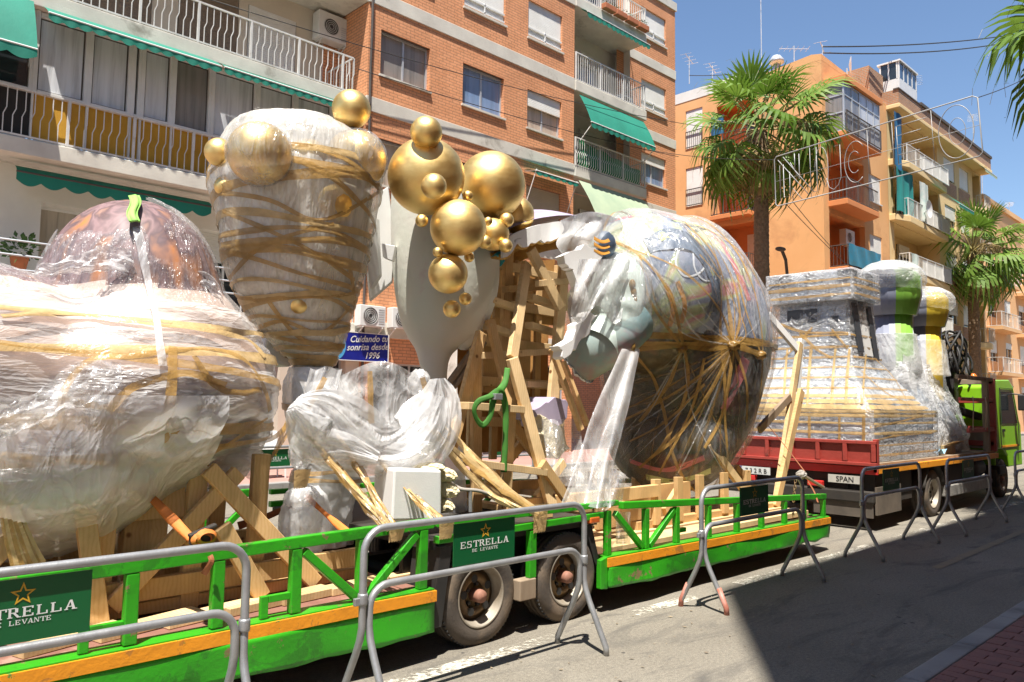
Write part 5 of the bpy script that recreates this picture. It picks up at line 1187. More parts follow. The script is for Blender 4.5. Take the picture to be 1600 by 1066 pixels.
def crumple(c, rx, ry, rz, amp, n=40, m_=26, sc=4):
    g_ = MB()
    def f(a, b):
        th = 2*math.pi*a; ph = -math.pi/2+math.pi*b; d = Vector((math.cos(ph)*math.cos(th), math.cos(ph)*math.sin(th), math.sin(ph)))
        k = 1+amp*(1-2*abs(ns(d, sc)))+amp*.5*ns(d, sc*3); return Vector(c)+Vector((d.x*rx*k, d.y*ry*k, d.z*rz*k))
    return g_.grid(f, n, m_, closeu=True)
crumple((15.6, 4.95, 1.20), .46, .42, .42, .06).build('plastic_wrap', M['film_h'], t, smooth=True)
# ------------------------------------------------------------------ wrapped festival figures
def bvh_of(o):
    me = o.data; return BVHTree.FromPolygons([v.co.copy() for v in me.vertices], [tuple(p.vertices) for p in me.polygons])
EYE = Vector((0, 0, CAM_H))
def strip(pts, nrm, width, off, rnd=None, twist=0., crease=.25):
    """flat band along pts lying on normals nrm"""
    g = MB(); V = []; N_ = len(pts)
    for i in range(N_):
        t = (pts[min(i+1, N_-1)]-pts[max(i-1, 0)])
        if t.length < 1e-6: t = Vector((1, 0, 0))
        t.normalize(); n = nrm[i]; s_ = t.cross(n)
        if s_.length < 1e-4: s_ = Vector((0, 0, 1))
        s_.normalize(); k = (.72+.38*ns(pts[i], 2.3)+.2*ns(pts[i], 7)); wd = width*k*.5
        c = pts[i]+n*off
        V += [c-s_*wd, c+n*(width*.10*ns(pts[i], 9))-s_*wd*.25, c+n*(width*.14*ns(pts[i], 6.)+.002)+s_*wd*.3, c+s_*wd]
    F_ = []
    for i in range(N_-1):
        for k in range(3): F_.append((i*4+k, i*4+k+1, (i+1)*4+k+1, (i+1)*4+k))
    return g.add(V, F_)
def smooth_pts(P, it=2, closed=False):
    for _ in range(it):
        Q = list(P)
        for i in range(len(P)):
            if not closed and i in (0, len(P)-1): continue
            Q[i] = (P[i-1]+P[i]*2+P[(i+1) % len(P)])/4
        P = Q
    return P
def pix_band(bvh, pix, width, name, mat, parent, off=.012, n=10):
    P = spline([(a, b, 0) for a, b in pix], n); pts = []; nr = []
    for p in P:
        d = ray(p.x, p.y).normalized(); h = bvh.ray_cast(EYE, d)
        if h[0] is None: continue
        m_ = h[1] if h[1].dot(d) < 0 else -h[1]; pts.append(h[0]); nr.append(m_)
    if len(pts) < 4: return None
    pts = smooth_pts(pts, 3); nr = [v.normalized() for v in smooth_pts(nr, 4)]
    return strip(pts, nr, width, off).build(name, M[mat], parent, smooth=True, fix=False)
def ring_band(bvh, c, tilt, az, width, name, mat, parent, off=.012, n=90, a0=0., a1=2*math.pi, rmax=4., wob=.0):
    """closed loop of tape round the body in a tilted plane through c"""
    q = Matrix.Rotation(az, 3, 'Z') @ Matrix.Rotation(tilt, 3, 'X'); pts = []; nr = []; c = Vector(c)
    for k in range(n+1):
        a = lerp(a0, a1, k/n); d = (q @ Vector((math.cos(a), math.sin(a), wob*math.sin(3*a+az)))).normalized(); h = bvh.ray_cast(c+d*rmax, -d)
        if h[0] is None: continue
        pts.append(h[0]); nr.append(h[1] if h[1].dot(d) > 0 else -h[1])
    if len(pts) < 4: return None
    pts = smooth_pts(pts, 3); nr = [v.normalized() for v in smooth_pts(nr, 4)]
    return strip(pts, nr, width, off).build(name, M[mat], parent, smooth=True, fix=False)
def ell_far(C, d, e, r):
    o = Vector(((C.x-e[0])/r[0], (C.y-e[1])/r[1], (C.z-e[2])/r[2])); v = Vector((d.x/r[0], d.y/r[1], d.z/r[2]))
    a = v.dot(v); b = 2*o.dot(v); c = o.dot(o)-1; D = b*b-4*a*c
    return 0. if D < 0 else max(0., (-b+math.sqrt(D))/(2*a))
def star_fn(C, ells, k=9.):
    C = Vector(C)
    def r(d):
        v = [ell_far(C, d, e, q) for e, q in ells]; m = max(v); return m+math.log(sum(math.exp(k*(x-m)) for x in v))/k*.6
    return r
def star_mesh(C, rf, nu, nv, fold=None, scale=1.):
    C = Vector(C); g = MB()
    def f(a, b):
        th = 2*math.pi*a; ph = -math.pi/2+math.pi*min(.998, max(.002, b)); d = Vector((math.cos(ph)*math.cos(th), math.cos(ph)*math.sin(th), math.sin(ph))); r = rf(d)*scale; p = C+d*r
        return p+d*fold(p, d) if fold else p
    return g.grid(f, nu, nv, closeu=True)
def ridged(p, s): return 1-2*abs(noise.noise(p*s))
def fold_fn(amp, st, s=2.2, seed=0.):
    def f(p, d):
        q = Vector((p.x*st[0]+seed, p.y*st[1], p.z*st[2]))+Vector((.3*ns(p, 1.7), .3*ns(p+Vector((5, 0, 0)), 1.7), .2*ns(p, 1.1)))
        return amp*(.6*ridged(q, s)+.3*ridged(q, s*2.3)+.16*ridged(q, s*5.1))+amp*.5
    return f
def loft(secs, nu, nv, fold=None, scale=1., ry=.9):
    """secs: (z, cx, cy, rx, ry) from top to bottom"""
    S = sorted(secs); zs = [s_[0] for s_ in S]; g = MB()
    pts = spline([(s_[0], s_[1], s_[3]) for s_ in S], 12); pt2 = spline([(s_[0], s_[2], s_[4]) for s_ in S], 12); n = len(pts)
    def f(a, b):
        k = b*(n-1); i = min(n-2, int(k)); t = k-i; A = pts[i].lerp(pts[i+1], t); B_ = pt2[i].lerp(pt2[i+1], t); th = 2*math.pi*a
        d = Vector((math.cos(th), math.sin(th), 0)); p = Vector((A.y+d.x*A.z*scale, B_.y+d.y*B_.z*scale, A.x)); return p+d*fold(p, d) if fold else p
    g.grid(f, nu, nv, closeu=True); L_ = len(g.v)
    g.f.append(tuple(range(nu-1, -1, -1))); g.m.append(0); g.f.append(tuple(L_-nu+k for k in range(nu))); g.m.append(0)
    return g
def psec(Y, rows, depth=.9):
    """rows (py, px0, px1) of an outline -> loft sections on the plane Y"""
    out = []
    for py, a, b in rows:
        p = aty((a+b)/2, py, Y); l = aty(a, py, Y); r = aty(b, py, Y); hw = (b-a)/2*((p-EYE).dot(FX))/FPX; out.append((p.z, p.x, Y, hw, hw*depth))
    return out
def ball(c, r, name, parent, mat='gold'): return MB().sphere(c, r, nu=40, nv=26).build(name, M[mat], parent, smooth=True)
def pball(px, py, rpx, Y, name, parent, mat='gold'):
    c = aty(px, py, Y); return ball(c, rpx*((c-EYE).dot(FX))/FPX, name, parent, mat)

# ---------------- left float: striped dome over a broad body
M['dome'] = patch_mat('striped_dome_paint', [(.28, (.48, .18, .05)), (.38, (.30, .15, .10)), (.46, (.12, .075, .08)), (.54, (.26, .16, .16)), (.62, (.12, .07, .07)), (.72, (.30, .17, .13))], 2.2, .55, .5, stretch=(2.6, 2.6, .25))
M['skin'] = patch_mat('pink_beige_paint', [(.25, (.07, .07, .11)), (.38, (.16, .11, .11)), (.44, (.58, .42, .34)), (.6, (.68, .54, .46)), (.78, (.42, .30, .26))], 1.1, .5, 1.3, stretch=(.7, .7, 1.5))
CA = aty(185, 590, 5.4)
fa = thing('wrapped_figure', (CA.x, CA.y, .5), 'huge plastic-wrapped figure with a striped brown dome at the left edge', 'carnival float', 'wrapped festival figures')
M['cream_paint'] = pm('cream_figure_paint', (.86, .79, .66), .6, c2=(.82, .70, .48), scale=1.4, dirt=(.78, .60, .30), dsc=1.5, dlo=.6)
eA = [(aty(205, 476, 5.4), (.55, .60, .70)), (aty(215, 520, 5.4), (.66, .72, .42)), (aty(165, 612, 5.4), (.93, .98, .62)), (aty(318, 615, 5.4), (.34, .7, .52)), (aty(60, 690, 5.15), (.72, .66, .56)), (aty(-90, 600, 5.4), (.95, .9, .72)), (aty(315, 700, 5.3), (.26, .45, .24))]
rA = star_fn(CA, eA, 24.)
g = star_mesh(CA, rA, 120, 80, fold_fn(.012, (3, 3, .4), 1.6), .975); g.m = [0 if g.v[f[0]][2] > CA.z+.52 else 1 for f in g.f]
g.build('painted_body', [M['dome'], M['skin']], fa, smooth=True)
fA_ = fold_fn(.045, (.9, .9, 2.6), 1.9, 3.); fA2 = fold_fn(.012, (3., 3., .5), 1.9, 3.)
wA = star_mesh(CA, rA, 260, 170, lambda p, d: lerp(fA_(p, d), fA2(p, d), sstep((p.z-CA.z-.28)/.25)), 1.0)
wA.f = [f for f in wA.f if not (wA.v[f[0]][2] > CA.z+.86-.22*((wA.v[f[0]][0]-CA.x) > -.05)+.12*ns(wA.v[f[0]], 3) and wA.v[f[0]][0] < CA.x+.12+.1*ns(wA.v[f[0]], 4))]; wA.m = [1 if wA.v[f[0]][2] > CA.z+.44 else 0 for f in wA.f]
oA = wA.build('plastic_wrap', [M['film_h'], M['film_clear']], fa, smooth=True, fix=False); bA = bvh_of(oA)
# second, milky sheet over the lower left
g = star_mesh(CA, rA, 200, 120, fold_fn(.05, (1.2, 1.2, 1.), 1.7, 9.), 1.04)
g.f = [f for f in g.f if g.v[f[0]][2] < CA.z-.14+.10*ns(g.v[f[0]], 1.5) and g.v[f[0]][0] < CA.x+.35+.2*ns(g.v[f[0]], 1.1)]; g.m = [0]*len(g.f); g.build('milky_sheet', M['film_milk'], fa, smooth=True, fix=False)
for k, (dz, ti, az, wd, mt) in enumerate(((.33, .05, .3, .06, 'tape_pale'), (.10, -.03, .6, .09, 'tape_pale'), (.0, .10, 2.2, .07, 'tape'), (-.26, .05, 1., .10, 'tape'), (-.36, -.08, 2.6, .06, 'tape'))):
    ring_band(bA, CA+Vector((0, 0, dz)), ti, az, wd, 'tape_band', mt, fa, .02)
for pix, wd, mt in ((((95, 665), (98, 620), (135, 568), (200, 560), (300, 548), (370, 560), (405, 600), (418, 640)), .05, 'tape'), (((268, 545), (266, 600), (262, 660), (264, 705)), .075, 'tape'), (((0, 708), (80, 718), (170, 724), (262, 722), (330, 705), (415, 650)), .035, 'tape'), (((300, 560), (330, 600), (370, 615), (405, 610)), .06, 'tape_dark'), (((0, 498), (60, 494), (150, 500), (240, 512), (330, 520), (385, 535), (410, 560)), .05, 'tape_pale'), (((170, 642), (215, 600), (290, 585), (350, 600)), .06, 'tape'), (((95, 620), (150, 635), (240, 645), (340, 632)), .04, 'tape_dark')):
    pix_band(bA, pix, wd, 'tape_band', mt, fa, .022)
o = pix_band(bA, ((213, 318), (212, 350), (222, 400), (232, 450), (243, 510), (252, 575)), .07, 'hanging_tail', 'film_milk', fa, .03)
# lime sling at the crown
top = CA+Vector((0, 0, rA(Vector((.04, 0, 1)).normalized())))
gs = MB(); c_ = aty(208, 345, 4.95); gs.grid(lambda a, b: aty(lerp(200, 219, a)+3*math.sin(b*7), lerp(306, 347, b), 5.15-.28*math.sin(b*1.4))+Vector((0, .02*math.sin(a*9), 0)), 6, 14); o = gs.build('lifting_sling', M['sling_lime'], fa, smooth=True); o.modifiers.new('s', 'SOLIDIFY').thickness = .006
# milky flaps where the sheet ends at the dome's foot
def flap(P0, P1, Y0, mat, amp, seed, n=44, m_=16):
    A = spline([aty(a, b, Y0) for a, b in P0], 8); B_ = spline([aty(a, b, Y0-.02) for a, b in P1], 8); g_ = MB()
    def f(a, b):
        k = a*(len(A)-1); i = min(len(A)-2, int(k)); p = A[i].lerp(A[i+1], k-i); k2 = a*(len(B_)-1); j = min(len(B_)-2, int(k2)); q = B_[j].lerp(B_[j+1], k2-j); r_ = p.lerp(q, b)
        return r_+Vector((-.45, -.85, .1))*amp*(ridged(Vector((a*4, b*2.2, seed)), 1.2)+.6*ridged(Vector((a*9, b*5, seed)), 1.1))+Vector((0, 0, .02*ns((a*9, seed, 0))))
    g_.grid(f, n, m_); return g_.build('loose_sheet', M[mat], fa, smooth=True, fix=False)
flap([(62, 418), (120, 402), (160, 386), (205, 392)], [(50, 436), (120, 428), (170, 425), (215, 428)], 4.86, 'film_milk', .03, 1.)
flap([(180, 402), (250, 405), (320, 425), (345, 450)], [(175, 436), (250, 440), (320, 452), (350, 470)], 4.90, 'film_skirt', .03, 3.)
flap([(0, 640), (60, 612), (130, 566), (190, 568)], [(0, 690), (70, 660), (140, 630), (196, 606)], 4.42, 'film_skirt', .04, 5.)
# rag-like hanging lower right
g = MB(); g.grid(lambda a, b: aty(lerp(290, 412, a)+6*math.sin(b*9), lerp(655, 752-26*abs(a-.45)+8*math.sin(a*17), b), 5.05+.07*math.sin(a*19+b*2)+.06*b), 50, 20); g.build('loose_sheet', M['film_milk'], fa, smooth=True, fix=False)
for (a, b), (c, d), wd in (((345, 700), (312, 785), .05), ((405, 690), (455, 655), .04), ((452, 650), (405, 745), .035), ((462, 655), (396, 742), .03)):
    P = [aty(lerp(a, c, t), lerp(b, d, t)+10*math.sin(t*3.1), 5.2) for t in [k/10 for k in range(11)]]; strip(P, [Vector((-.5, -.85, .1))]*11, wd, 0).build('loose_tape', M['tape_dark'], fa, smooth=True, fix=False)

# ---------------- timber cradle under the left float
def plank(root, p, q, w_=.09, h=.045, mat='wood', up=(0, 0, 1), name='plank'):
    return MB().beam(p, q, w_, h, up).build(name, M[mat], root, bevel=.004, seg=1)
def pxplank(root, a, b, Y0, Y1=None, w_=.09, h=.045, mat='wood', up=(0, -1, .0)):
    return plank(root, aty(*a, Y0), aty(*b, Y0 if Y1 is None else Y1), w_, h, mat, up)
ca = thing('timber_cradle', (1.7, 5.2, .45), 'raw pine trestle of posts and braces under the left wrapped figure', 'timber frame', 'timber supports on the trailer')
for x in (.9, 1.45, 1.95, 2.35):
    for y in (4.75, 5.35, 5.9): plank(ca, (x, y, .46), (x+.03, y, 1.35), .11, .05, 'wood', (0, 1, 0))
for y in (4.72, 5.3, 5.95): plank(ca, (-.6, y, .60), (3.1, y, .62), .05, .12); plank(ca, (-.3, y+.06, .50), (3.2, y+.06, .50), .09, .07)
for a, b, y in (((.25, 1.30), (.95, .50), 4.62), ((1.25, 1.25), (.55, .48), 4.66), ((1.5, .55), (2.2, 1.25), 4.68), ((2.75, .50), (2.0, 1.28), 4.66), ((1.30, 1.2), (1.42, .48), 4.60), ((2.05, .95), (2.32, .5), 4.55)): plank(ca, (a[0], y, a[1]), (b[0], y, b[1]), .10, .045, 'wood', (0, 1, 0))
for x in (1.55, 1.62, 1.70): plank(ca, (x+.1, 4.9, .5), (x+.14, 4.95, 1.25), .10, .05, 'wood', (0, 1, 0))
MB().box(1.52, 1.95, 4.86, 4.90, .98, 1.28).build('gusset', M['wood'], ca, bevel=.004)
for k in range(6): plank(ca, (1.0+.35*k, 4.40+.02*k, .475), (1.5+.42*k, 4.55, .48), .10, .05, 'wood_pale')
# straps of stretched tape falling at the left edge
for k in range(8):
    P = [aty(lerp(-4+k*3, 20+k*7, t)-4*math.sin(t*3), lerp(752+k*2, 886-k, t), 4.55) for t in [j/8 for j in range(9)]]; strip(P, [Vector((-.4, -.9, .1))]*9, .026+.012*(k % 3), 0).build('lashing_tape', M['tape_pale' if k % 2 else 'tape'], fa, smooth=True, fix=False)
def strap(pts, wd, name, mat, label, group='ratchet straps on the trailer', n=8):
    P = spline(pts, n); nr = []
    for i in range(len(P)):
        t = (P[min(i+1, len(P)-1)]-P[max(0, i-1)]).normalized(); v = (EYE-P[i]).normalized(); nr.append((v-t*v.dot(t)).normalized())
    t_ = thing(name, P[-1], label, 'strap', group); o_ = strip(P, nr, wd, 0).build('webbing', M[mat], t_, smooth=True, fix=False); o_.modifiers.new('s', 'SOLIDIFY').thickness = .004
    return t_, P
t_, P = strap([aty(176, 716, 5.35), aty(232, 773, 4.72), aty(302, 846, 4.32)], .065, 'ratchet_strap', 'strap', 'orange ratchet strap running down from the left figure to the rail')
g = MB(); c = aty(312, 842, 4.28); g.box(c.x-.05, c.x+.05, c.y-.03, c.y+.03, c.z-.03, c.z+.03); g.beam(c+Vector((-.06, 0, .02)), c+Vector((.08, -.02, .07)), .05, .02); g.build('ratchet', M['chassis'], t_, bevel=.006)
for k in range(2):
    P = [c+Vector((.05*math.cos(a)+.02*k, -.035-.01*k, .035*math.sin(a)+.012*k)) for a in [j*math.pi/9 for j in range(19)]]; o_ = strip(P, [(p-c-Vector((.02*k, 0, 0))).normalized() for p in P], .05, 0).build('strap_loop', M['strap'], t_, smooth=True, fix=False)
P = [aty(328, 868, 4.12), aty(330, 878, 4.11), aty(318, 898, 4.15)]; strip(spline(P, 5), [Vector((-.5, -.85, 0))]*11, .06, 0).build('strap_end', M['strap_dirty'], t_, fix=False)
t_, P = strap([aty(372, 822, 5.3), aty(420, 806, 5.2), aty(470, 782, 5.0)], .06, 'ratchet_strap', 'strap_dirty', 'dirty orange strap stretched from the far rail to the wrapped foot')
t_, P = strap([aty(478, 775, 4.9), aty(505, 800, 4.7), aty(542, 832, 4.35)], .06, 'ratchet_strap', 'strap', 'orange ratchet strap from the wrapped foot down to the near rail')

# ---------------- wrapped cone with gold balls
YBf = 5.5
fb_ = thing('wrapped_figure', (3.05, YBf, .5), 'tall tapering figure wrapped in tape and clear plastic with gold balls inside', 'carnival float', 'wrapped festival figures')
secB = psec(YBf, [(190, 420, 540), (204, 372, 566), (228, 352, 598), (262, 338, 604), (300, 328, 600), (350, 338, 590), (420, 350, 576), (480, 376, 556), (530, 412, 545), (562, 448, 530), (592, 466, 512)], .85)
loft([(a, b, c, d*.9, e*.9) for a, b, c, d, e in secB[4:]], 60, 60).build('pale_body', M['cream_paint'], fb_, smooth=True)
wB = loft([(a, b, c, d-.045, e-.045) for a, b, c, d, e in secB], 170, 150, fold_fn(.028, (2.8, 2.8, .55), 2.2, 1.)); oB = wB.build('plastic_wrap', M['film_b'], fb_, smooth=True, fix=False); bB = bvh_of(oB)
for px_, py_, r_, Y_, mt in ((405, 240, 49, 5.06, 'film'), (556, 250, 47, 5.16, 'film'), (482, 258, 40, 5.2, 'film'), (342, 238, 22, 5.45, None)):
    c = aty(px_, py_, Y_); r3 = r_*((c-EYE).dot(FX))/FPX; ball(c, r3, 'gold_ball', fb_)
    if mt: crumple(c, r3*1.05, r3*1.05, r3*1.05, .012, 56, 36, 2.4).build('plastic_wrap', M[mt], fb_, smooth=True)
for px_, py_, r_, dp in ((505, 318, 52, 1.12), (352, 292, 17, 1.1), (432, 384, 13, .8), (466, 474, 18, .8)):
    d = ray(px_, py_); h = bB.ray_cast(EYE, d.normalized())
    if h[0] is None: continue
    r3 = r_*((h[0]-EYE).dot(FX))/FPX; ball(h[0]+d.normalized()*r3*dp, r3, 'gold_ball', fb_)
pball(549, 171, 30, 5.15, 'gold_ball', fb_)
rB = random.Random(12); bands = [(262, .03, .2), (285, .02, .8), (300, .16, 2.6), (318, -.14, .5), (335, .22, 2.2), (368, .03, 1.2), (390, .05, 2.8), (402, -.06, .3), (418, .03, 1.9), (437, .14, .9), (452, -.2, 2.4), (462, .05, 1.5), (478, -.08, .2), (490, .12, 2.9), (505, .02, 1.1), (518, -.1, 2.1), (532, .1, .6), (545, 0, 1.7), (556, .06, .9), (566, 0, 2.), (577, .04, 0), (586, 0, 1)]
for py_, ti, az in bands:
    c = aty(480, py_, YBf); c = Vector((3.03, YBf, c.z)); ring_band(bB, c, ti*1.6, az, rB.uniform(.04, .085) if py_ < 545 else .07, 'tape_band', rB.choice(('tape', 'tape', 'tape_pale')), fb_, .014, wob=.03)
for pix, wd in ((((338, 300), (420, 312), (500, 345), (590, 300)), .045), (((345, 455), (390, 400), (440, 372), (520, 350)), .045), (((350, 330), (420, 360), (500, 400), (575, 455)), .04), (((390, 520), (440, 500), (500, 520), (545, 480)), .05), (((420, 470), (460, 520), (500, 540), (540, 540)), .05), (((545, 420), (552, 470), (545, 520)), .05)): pix_band(bB, pix, wd, 'tape_band', 'tape', fb_)
# ankle and foot
secF = psec(5.45, [(575, 462, 520), (600, 452, 548), (640, 452, 566), (680, 462, 570), (720, 468, 566), (760, 462, 555), (800, 452, 545), (850, 450, 545)], .9)
loft([(a, b, c, d*.9, e*.9) for a, b, c, d, e in secF], 40, 30).build('pale_foot', M['tooth'], fb_, smooth=True)
oF = loft(secF, 110, 80, fold_fn(.035, (2, 2, 1.2), 2.4, 4.)).build('plastic_wrap', M['film_milk'], fb_, smooth=True, fix=False); bF = bvh_of(oF)
for py_, ti, az in ((640, .1, .5), (665, -.15, 1.5), (690, .2, 2.5), (715, .05, .2), (735, -.1, 1.), (750, .05, 2.2)): ring_band(bF, Vector((secF[3][1], 5.45, aty(500, py_, 5.45).z)), ti, az, .06, 'tape_band', 'tape', fb_, .014)
crumple(aty(478, 815, 4.95), .17, .17, .24, .10, 40, 30, 3).build('bubble_wrap', M['film_white'], fb_, smooth=True)
crumple(aty(470, 778, 4.9), .11, .10, .07, .12, 30, 20, 3).build('bubble_wrap', M['film_milk'], fb_, smooth=True); crumple(aty(470, 705, 4.95), .08, .08, .12, .10, 30, 20, 3).build('bubble_wrap', M['film_milk'], fb_, smooth=True)
# lower white board edge beside the cone and the round white base at its foot
MB().prism([aty(a, b, 5.75) for a, b in ((420, 520), (450, 545), (478, 560), (452, 574), (425, 565), (412, 545))], (0, .2, 0)).build('foam_base', M['foam'], fb_, bevel=.02)

# ---------------- bare pale figure hung with gold balls
fc = thing('gilded_figure', (4.35, 5.4, .5), 'bare pale green-white figure shaped like a tooth, hung with a cluster of gold balls', 'carnival float')
secC = psec(5.5, [(275, 630, 760), (290, 610, 785), (330, 606, 792), (380, 606, 790), (430, 609, 784), (470, 614, 776), (505, 622, 764), (528, 633, 748), (546, 646, 716), (562, 652, 704), (585, 658, 700), (612, 662, 697), (650, 660, 700), (705, 655, 705)], .8)
loft(secC, 80, 90).build('pale_body', M['tooth'], fc, smooth=True)
lob = psec(5.35, [(365, 735, 765), (385, 712, 782), (420, 700, 786), (460, 698, 782), (500, 700, 768), (525, 704, 752), (541, 712, 738), (547, 718, 730)], .7); loft(lob, 60, 60).build('pale_lobe', M['tooth'], fc, smooth=True)
for px_, py_, r_, Y_ in ((666, 276, 60, 4.95), (768, 290, 53, 5.0), (666, 207, 25, 4.75), (678, 291, 20, 4.42), (731, 306, 8, 4.75), (716, 356, 44, 4.72), (659, 345, 10, 4.8), (806, 336, 29, 5.1), (770, 366, 26, 4.9), (791, 344, 12, 4.8), (763, 346, 7, 4.7), (757, 378, 11, 4.75), (790, 384, 11, 4.75), (700, 428, 31, 4.78), (684, 394, 8, 4.75), (733, 402, 8, 4.75), (706, 483, 14, 4.85), (727, 467, 10, 4.85)): pball(px_, py_, r_, Y_, 'gold_ball', fc)
g = MB(); g.prism([aty(a, b, 4.98) for a, b in ((768, 402), (780, 393), (788, 396), (789, 408), (783, 416), (784, 404), (777, 399))], (0, .02, 0)); g.build('teal_mark', pm('teal_paint', (.03, .30, .32), .5), fc)
# white foam shards standing between the two
for k, (poly, Y_, th) in enumerate(((((592, 300), (606, 292), (617, 376), (612, 440), (577, 470), (573, 430), (586, 380)), 5.75, .07), (((596, 380), (618, 384), (613, 408), (598, 402)), 5.5, .05), (((572, 395), (588, 340), (592, 430), (578, 452)), 5.6, .04))):
    MB().prism([aty(a, b, Y_) for a, b in poly], (.06, th, 0)).build('foam_shard', M['foam'], fc, bevel=.006)
# plinth, cut foam block
MB().lathe([(.34, 0), (.36, .04), (.30, .62), (.18, .70)], (4.32, 5.5, .72), n=28).build('plinth', M['film_milk'], fc, smooth=True)
fo = thing('foam_block', aty(660, 790, 4.75), 'white polystyrene block with a torn yellowish edge on the trailer', 'foam block')
P = [aty(616, 733, 4.42), aty(690, 735, 4.42), aty(690, 812, 4.42), aty(612, 814, 4.42)]; MB().prism(P, (.10, .38, 0)).build('block', M['foam'], fo, bevel=.015)
for (px_, py_), rr in (((692, 742), (.05, .14, .05)), ((694, 765), (.045, .15, .06)), ((690, 790), (.04, .13, .05)), ((672, 730), (.09, .12, .03)), ((655, 731), (.06, .10, .02))):
    c = aty(px_, py_, 4.62); crumple(c, rr[0], rr[1], rr[2], .16, 30, 20, 1.6).build('torn_foam', M['foam_torn'], fo)

# ---------------- swag of white plastic sheet
sw = thing('plastic_swag', aty(570, 700, 4.9), 'swag of white plastic sheet hanging like a smile between two figures', 'plastic sheet')
def swag(path, widths, Y0, name, mat, ph, rip=.035, n=130, m_=46):
    pc = spline([aty(a, b, Y0) for a, b in path], 8); wdt = spline([(w_, 0, 0) for w_ in widths], 8); g_ = MB()
    def f(a, b):
        k = a*(len(pc)-1); i = min(len(pc)-2, int(k)); p = pc[i].lerp(pc[i+1], k-i); wd = wdt[i].lerp(wdt[i+1], k-i).x
        t = (pc[min(i+2, len(pc)-1)]-pc[max(0, i-1)]).normalized(); n_ = Vector((-.55, -.83, 0)); u = n_.cross(t).normalized(); v = -1+2*b
        e = 1+.10*ns((a*4, v*2, ph))+.05*ns((a*13, v, ph)); rp = rip*(.8*math.sin(v*5.5+ph+1.5*math.sin(a*4))+.9*ridged(Vector((a*2.6+v*.6, v*2.6, ph)), 1.3)+.3*ridged(Vector((a*6, v*6, ph)), 1.2))
        return p+u*v*wd*e+n_*(rp*(1-.3*abs(v))+.10*(1-v*v))
    g_.grid(f, n, m_); return g_.build(name, M[mat], sw, smooth=True, fix=False)
swag([(450, 645), (480, 652), (520, 668), (560, 690), (600, 704), (640, 698), (668, 665), (684, 625), (684, 592)], (.05, .20, .26, .25, .20, .24, .25, .18, .06), 4.72, 'folded_sheet', 'film_white', 0.)
swag([(462, 628), (500, 650), (545, 690), (590, 712), (635, 705), (672, 668), (690, 620)], (.04, .18, .18, .14, .16, .16, .05), 4.66, 'folded_sheet', 'film_milk', 2.)
swag([(456, 640), (478, 668), (500, 690), (540, 700), (590, 716)], (.05, .14, .16, .12, .05), 4.62, 'folded_sheet', 'film_white', 4., .025)
g = MB(); g.grid(lambda a, b: aty(lerp(468, 672, a)+8*math.sin(b*5), lerp(596+12*math.sin(a*7)-22*math.sin(a*3.14), 700-30*abs(a-.55), b), 5.05+.10*math.sin(a*3.1)-.12*b+.05*ns((a*6, b*5, 0))), 70, 40); g.build('back_sheet', M['film_milk'], sw, smooth=True, fix=False)
for cpx, s_ in (((655, 598), .08), ((478, 640), .08), ((512, 618), .07)): crumple(aty(*cpx, 4.95), s_, s_, s_*1.2, .16, 30, 20, 2.6).build('bunched_sheet', M['film_milk'], sw, smooth=True)
g = MB(); g.grid(lambda a, b: aty(lerp(455, 505, a)+lerp(30, 0, b), lerp(575, 690, b)+3*math.sin(a*9), 4.9+.05*math.sin(a*9+b*3)), 24, 24); g.build('side_sheet', M['film_milk'], sw, smooth=True, fix=False)
for a, b, wd in (((578, 580), (580, 662), .07), ((508, 590), (482, 640), .04), ((660, 590), (668, 620), .05)):
    strip([aty(lerp(a[0], b[0], t), lerp(a[1], b[1], t), 4.84) for t in [k/8 for k in range(9)]], [Vector((-.5, -.85, 0))]*9, wd, 0).build('tape_band', M['tape'], sw, smooth=True, fix=False)
# bundles of twisted tape lashing the figures down
rT = random.Random(31)
def bundle(a, b, n, spread, label, Y0=4.85, Y1=4.22, wd=.034, bow=10):
    t_ = thing('tape_lashing', aty(*b, Y1), label, 'lashing', 'twisted tape lashings'); 
    for k in range(n):
        o0, o1 = rT.uniform(-spread, spread)*.35, rT.uniform(-spread, spread); bw = bow*rT.uniform(.2, 1.4)
        P = [aty(lerp(a[0]+o0, b[0]+o1, t), lerp(a[1]+o0*.4, b[1]+rT.uniform(-1, 1), t)+bw*math.sin(t*3.14), lerp(Y0, Y1, t)-.01*k) for t in [j/12 for j in range(13)]]; P = [p+Vector((.022*ns((t_i*.5, k*3.1, 1)), 0, .022*ns((t_i*.45, k*2.3, 7)))) for t_i, p in enumerate(P)]; nr = [Vector((-.45+.9*math.sin(j*.9+k*1.7), -.85, .5*math.cos(j*.8+k*2))).normalized() for j in range(13)]
        strip(P, nr, wd*rT.uniform(.6, 1.3), 0).build('tape_strand', M[('tape_pale', 'tape', 'tape_pale', 'tape_faint')[k % 4]], t_, smooth=True, fix=False)
bundle((474, 668), (604, 822), 13, 13, 'twisted tape lashing from the wrapped foot down to the rail, leftmost', bow=4)
bundle((528, 680), (612, 826), 10, 11, 'twisted tape lashing in the middle under the white swag', bow=-2)
bundle((566, 690), (688, 815), 10, 10, 'twisted tape lashing in front of the foam block', bow=6)
bundle((676, 672), (838, 802), 13, 13, 'twisted tape lashing right of the foam block, tied towards the trestle', bow=22)
bundle((696, 664), (842, 804), 9, 10, 'upper twisted tape lashing running to the fender post', bow=14)
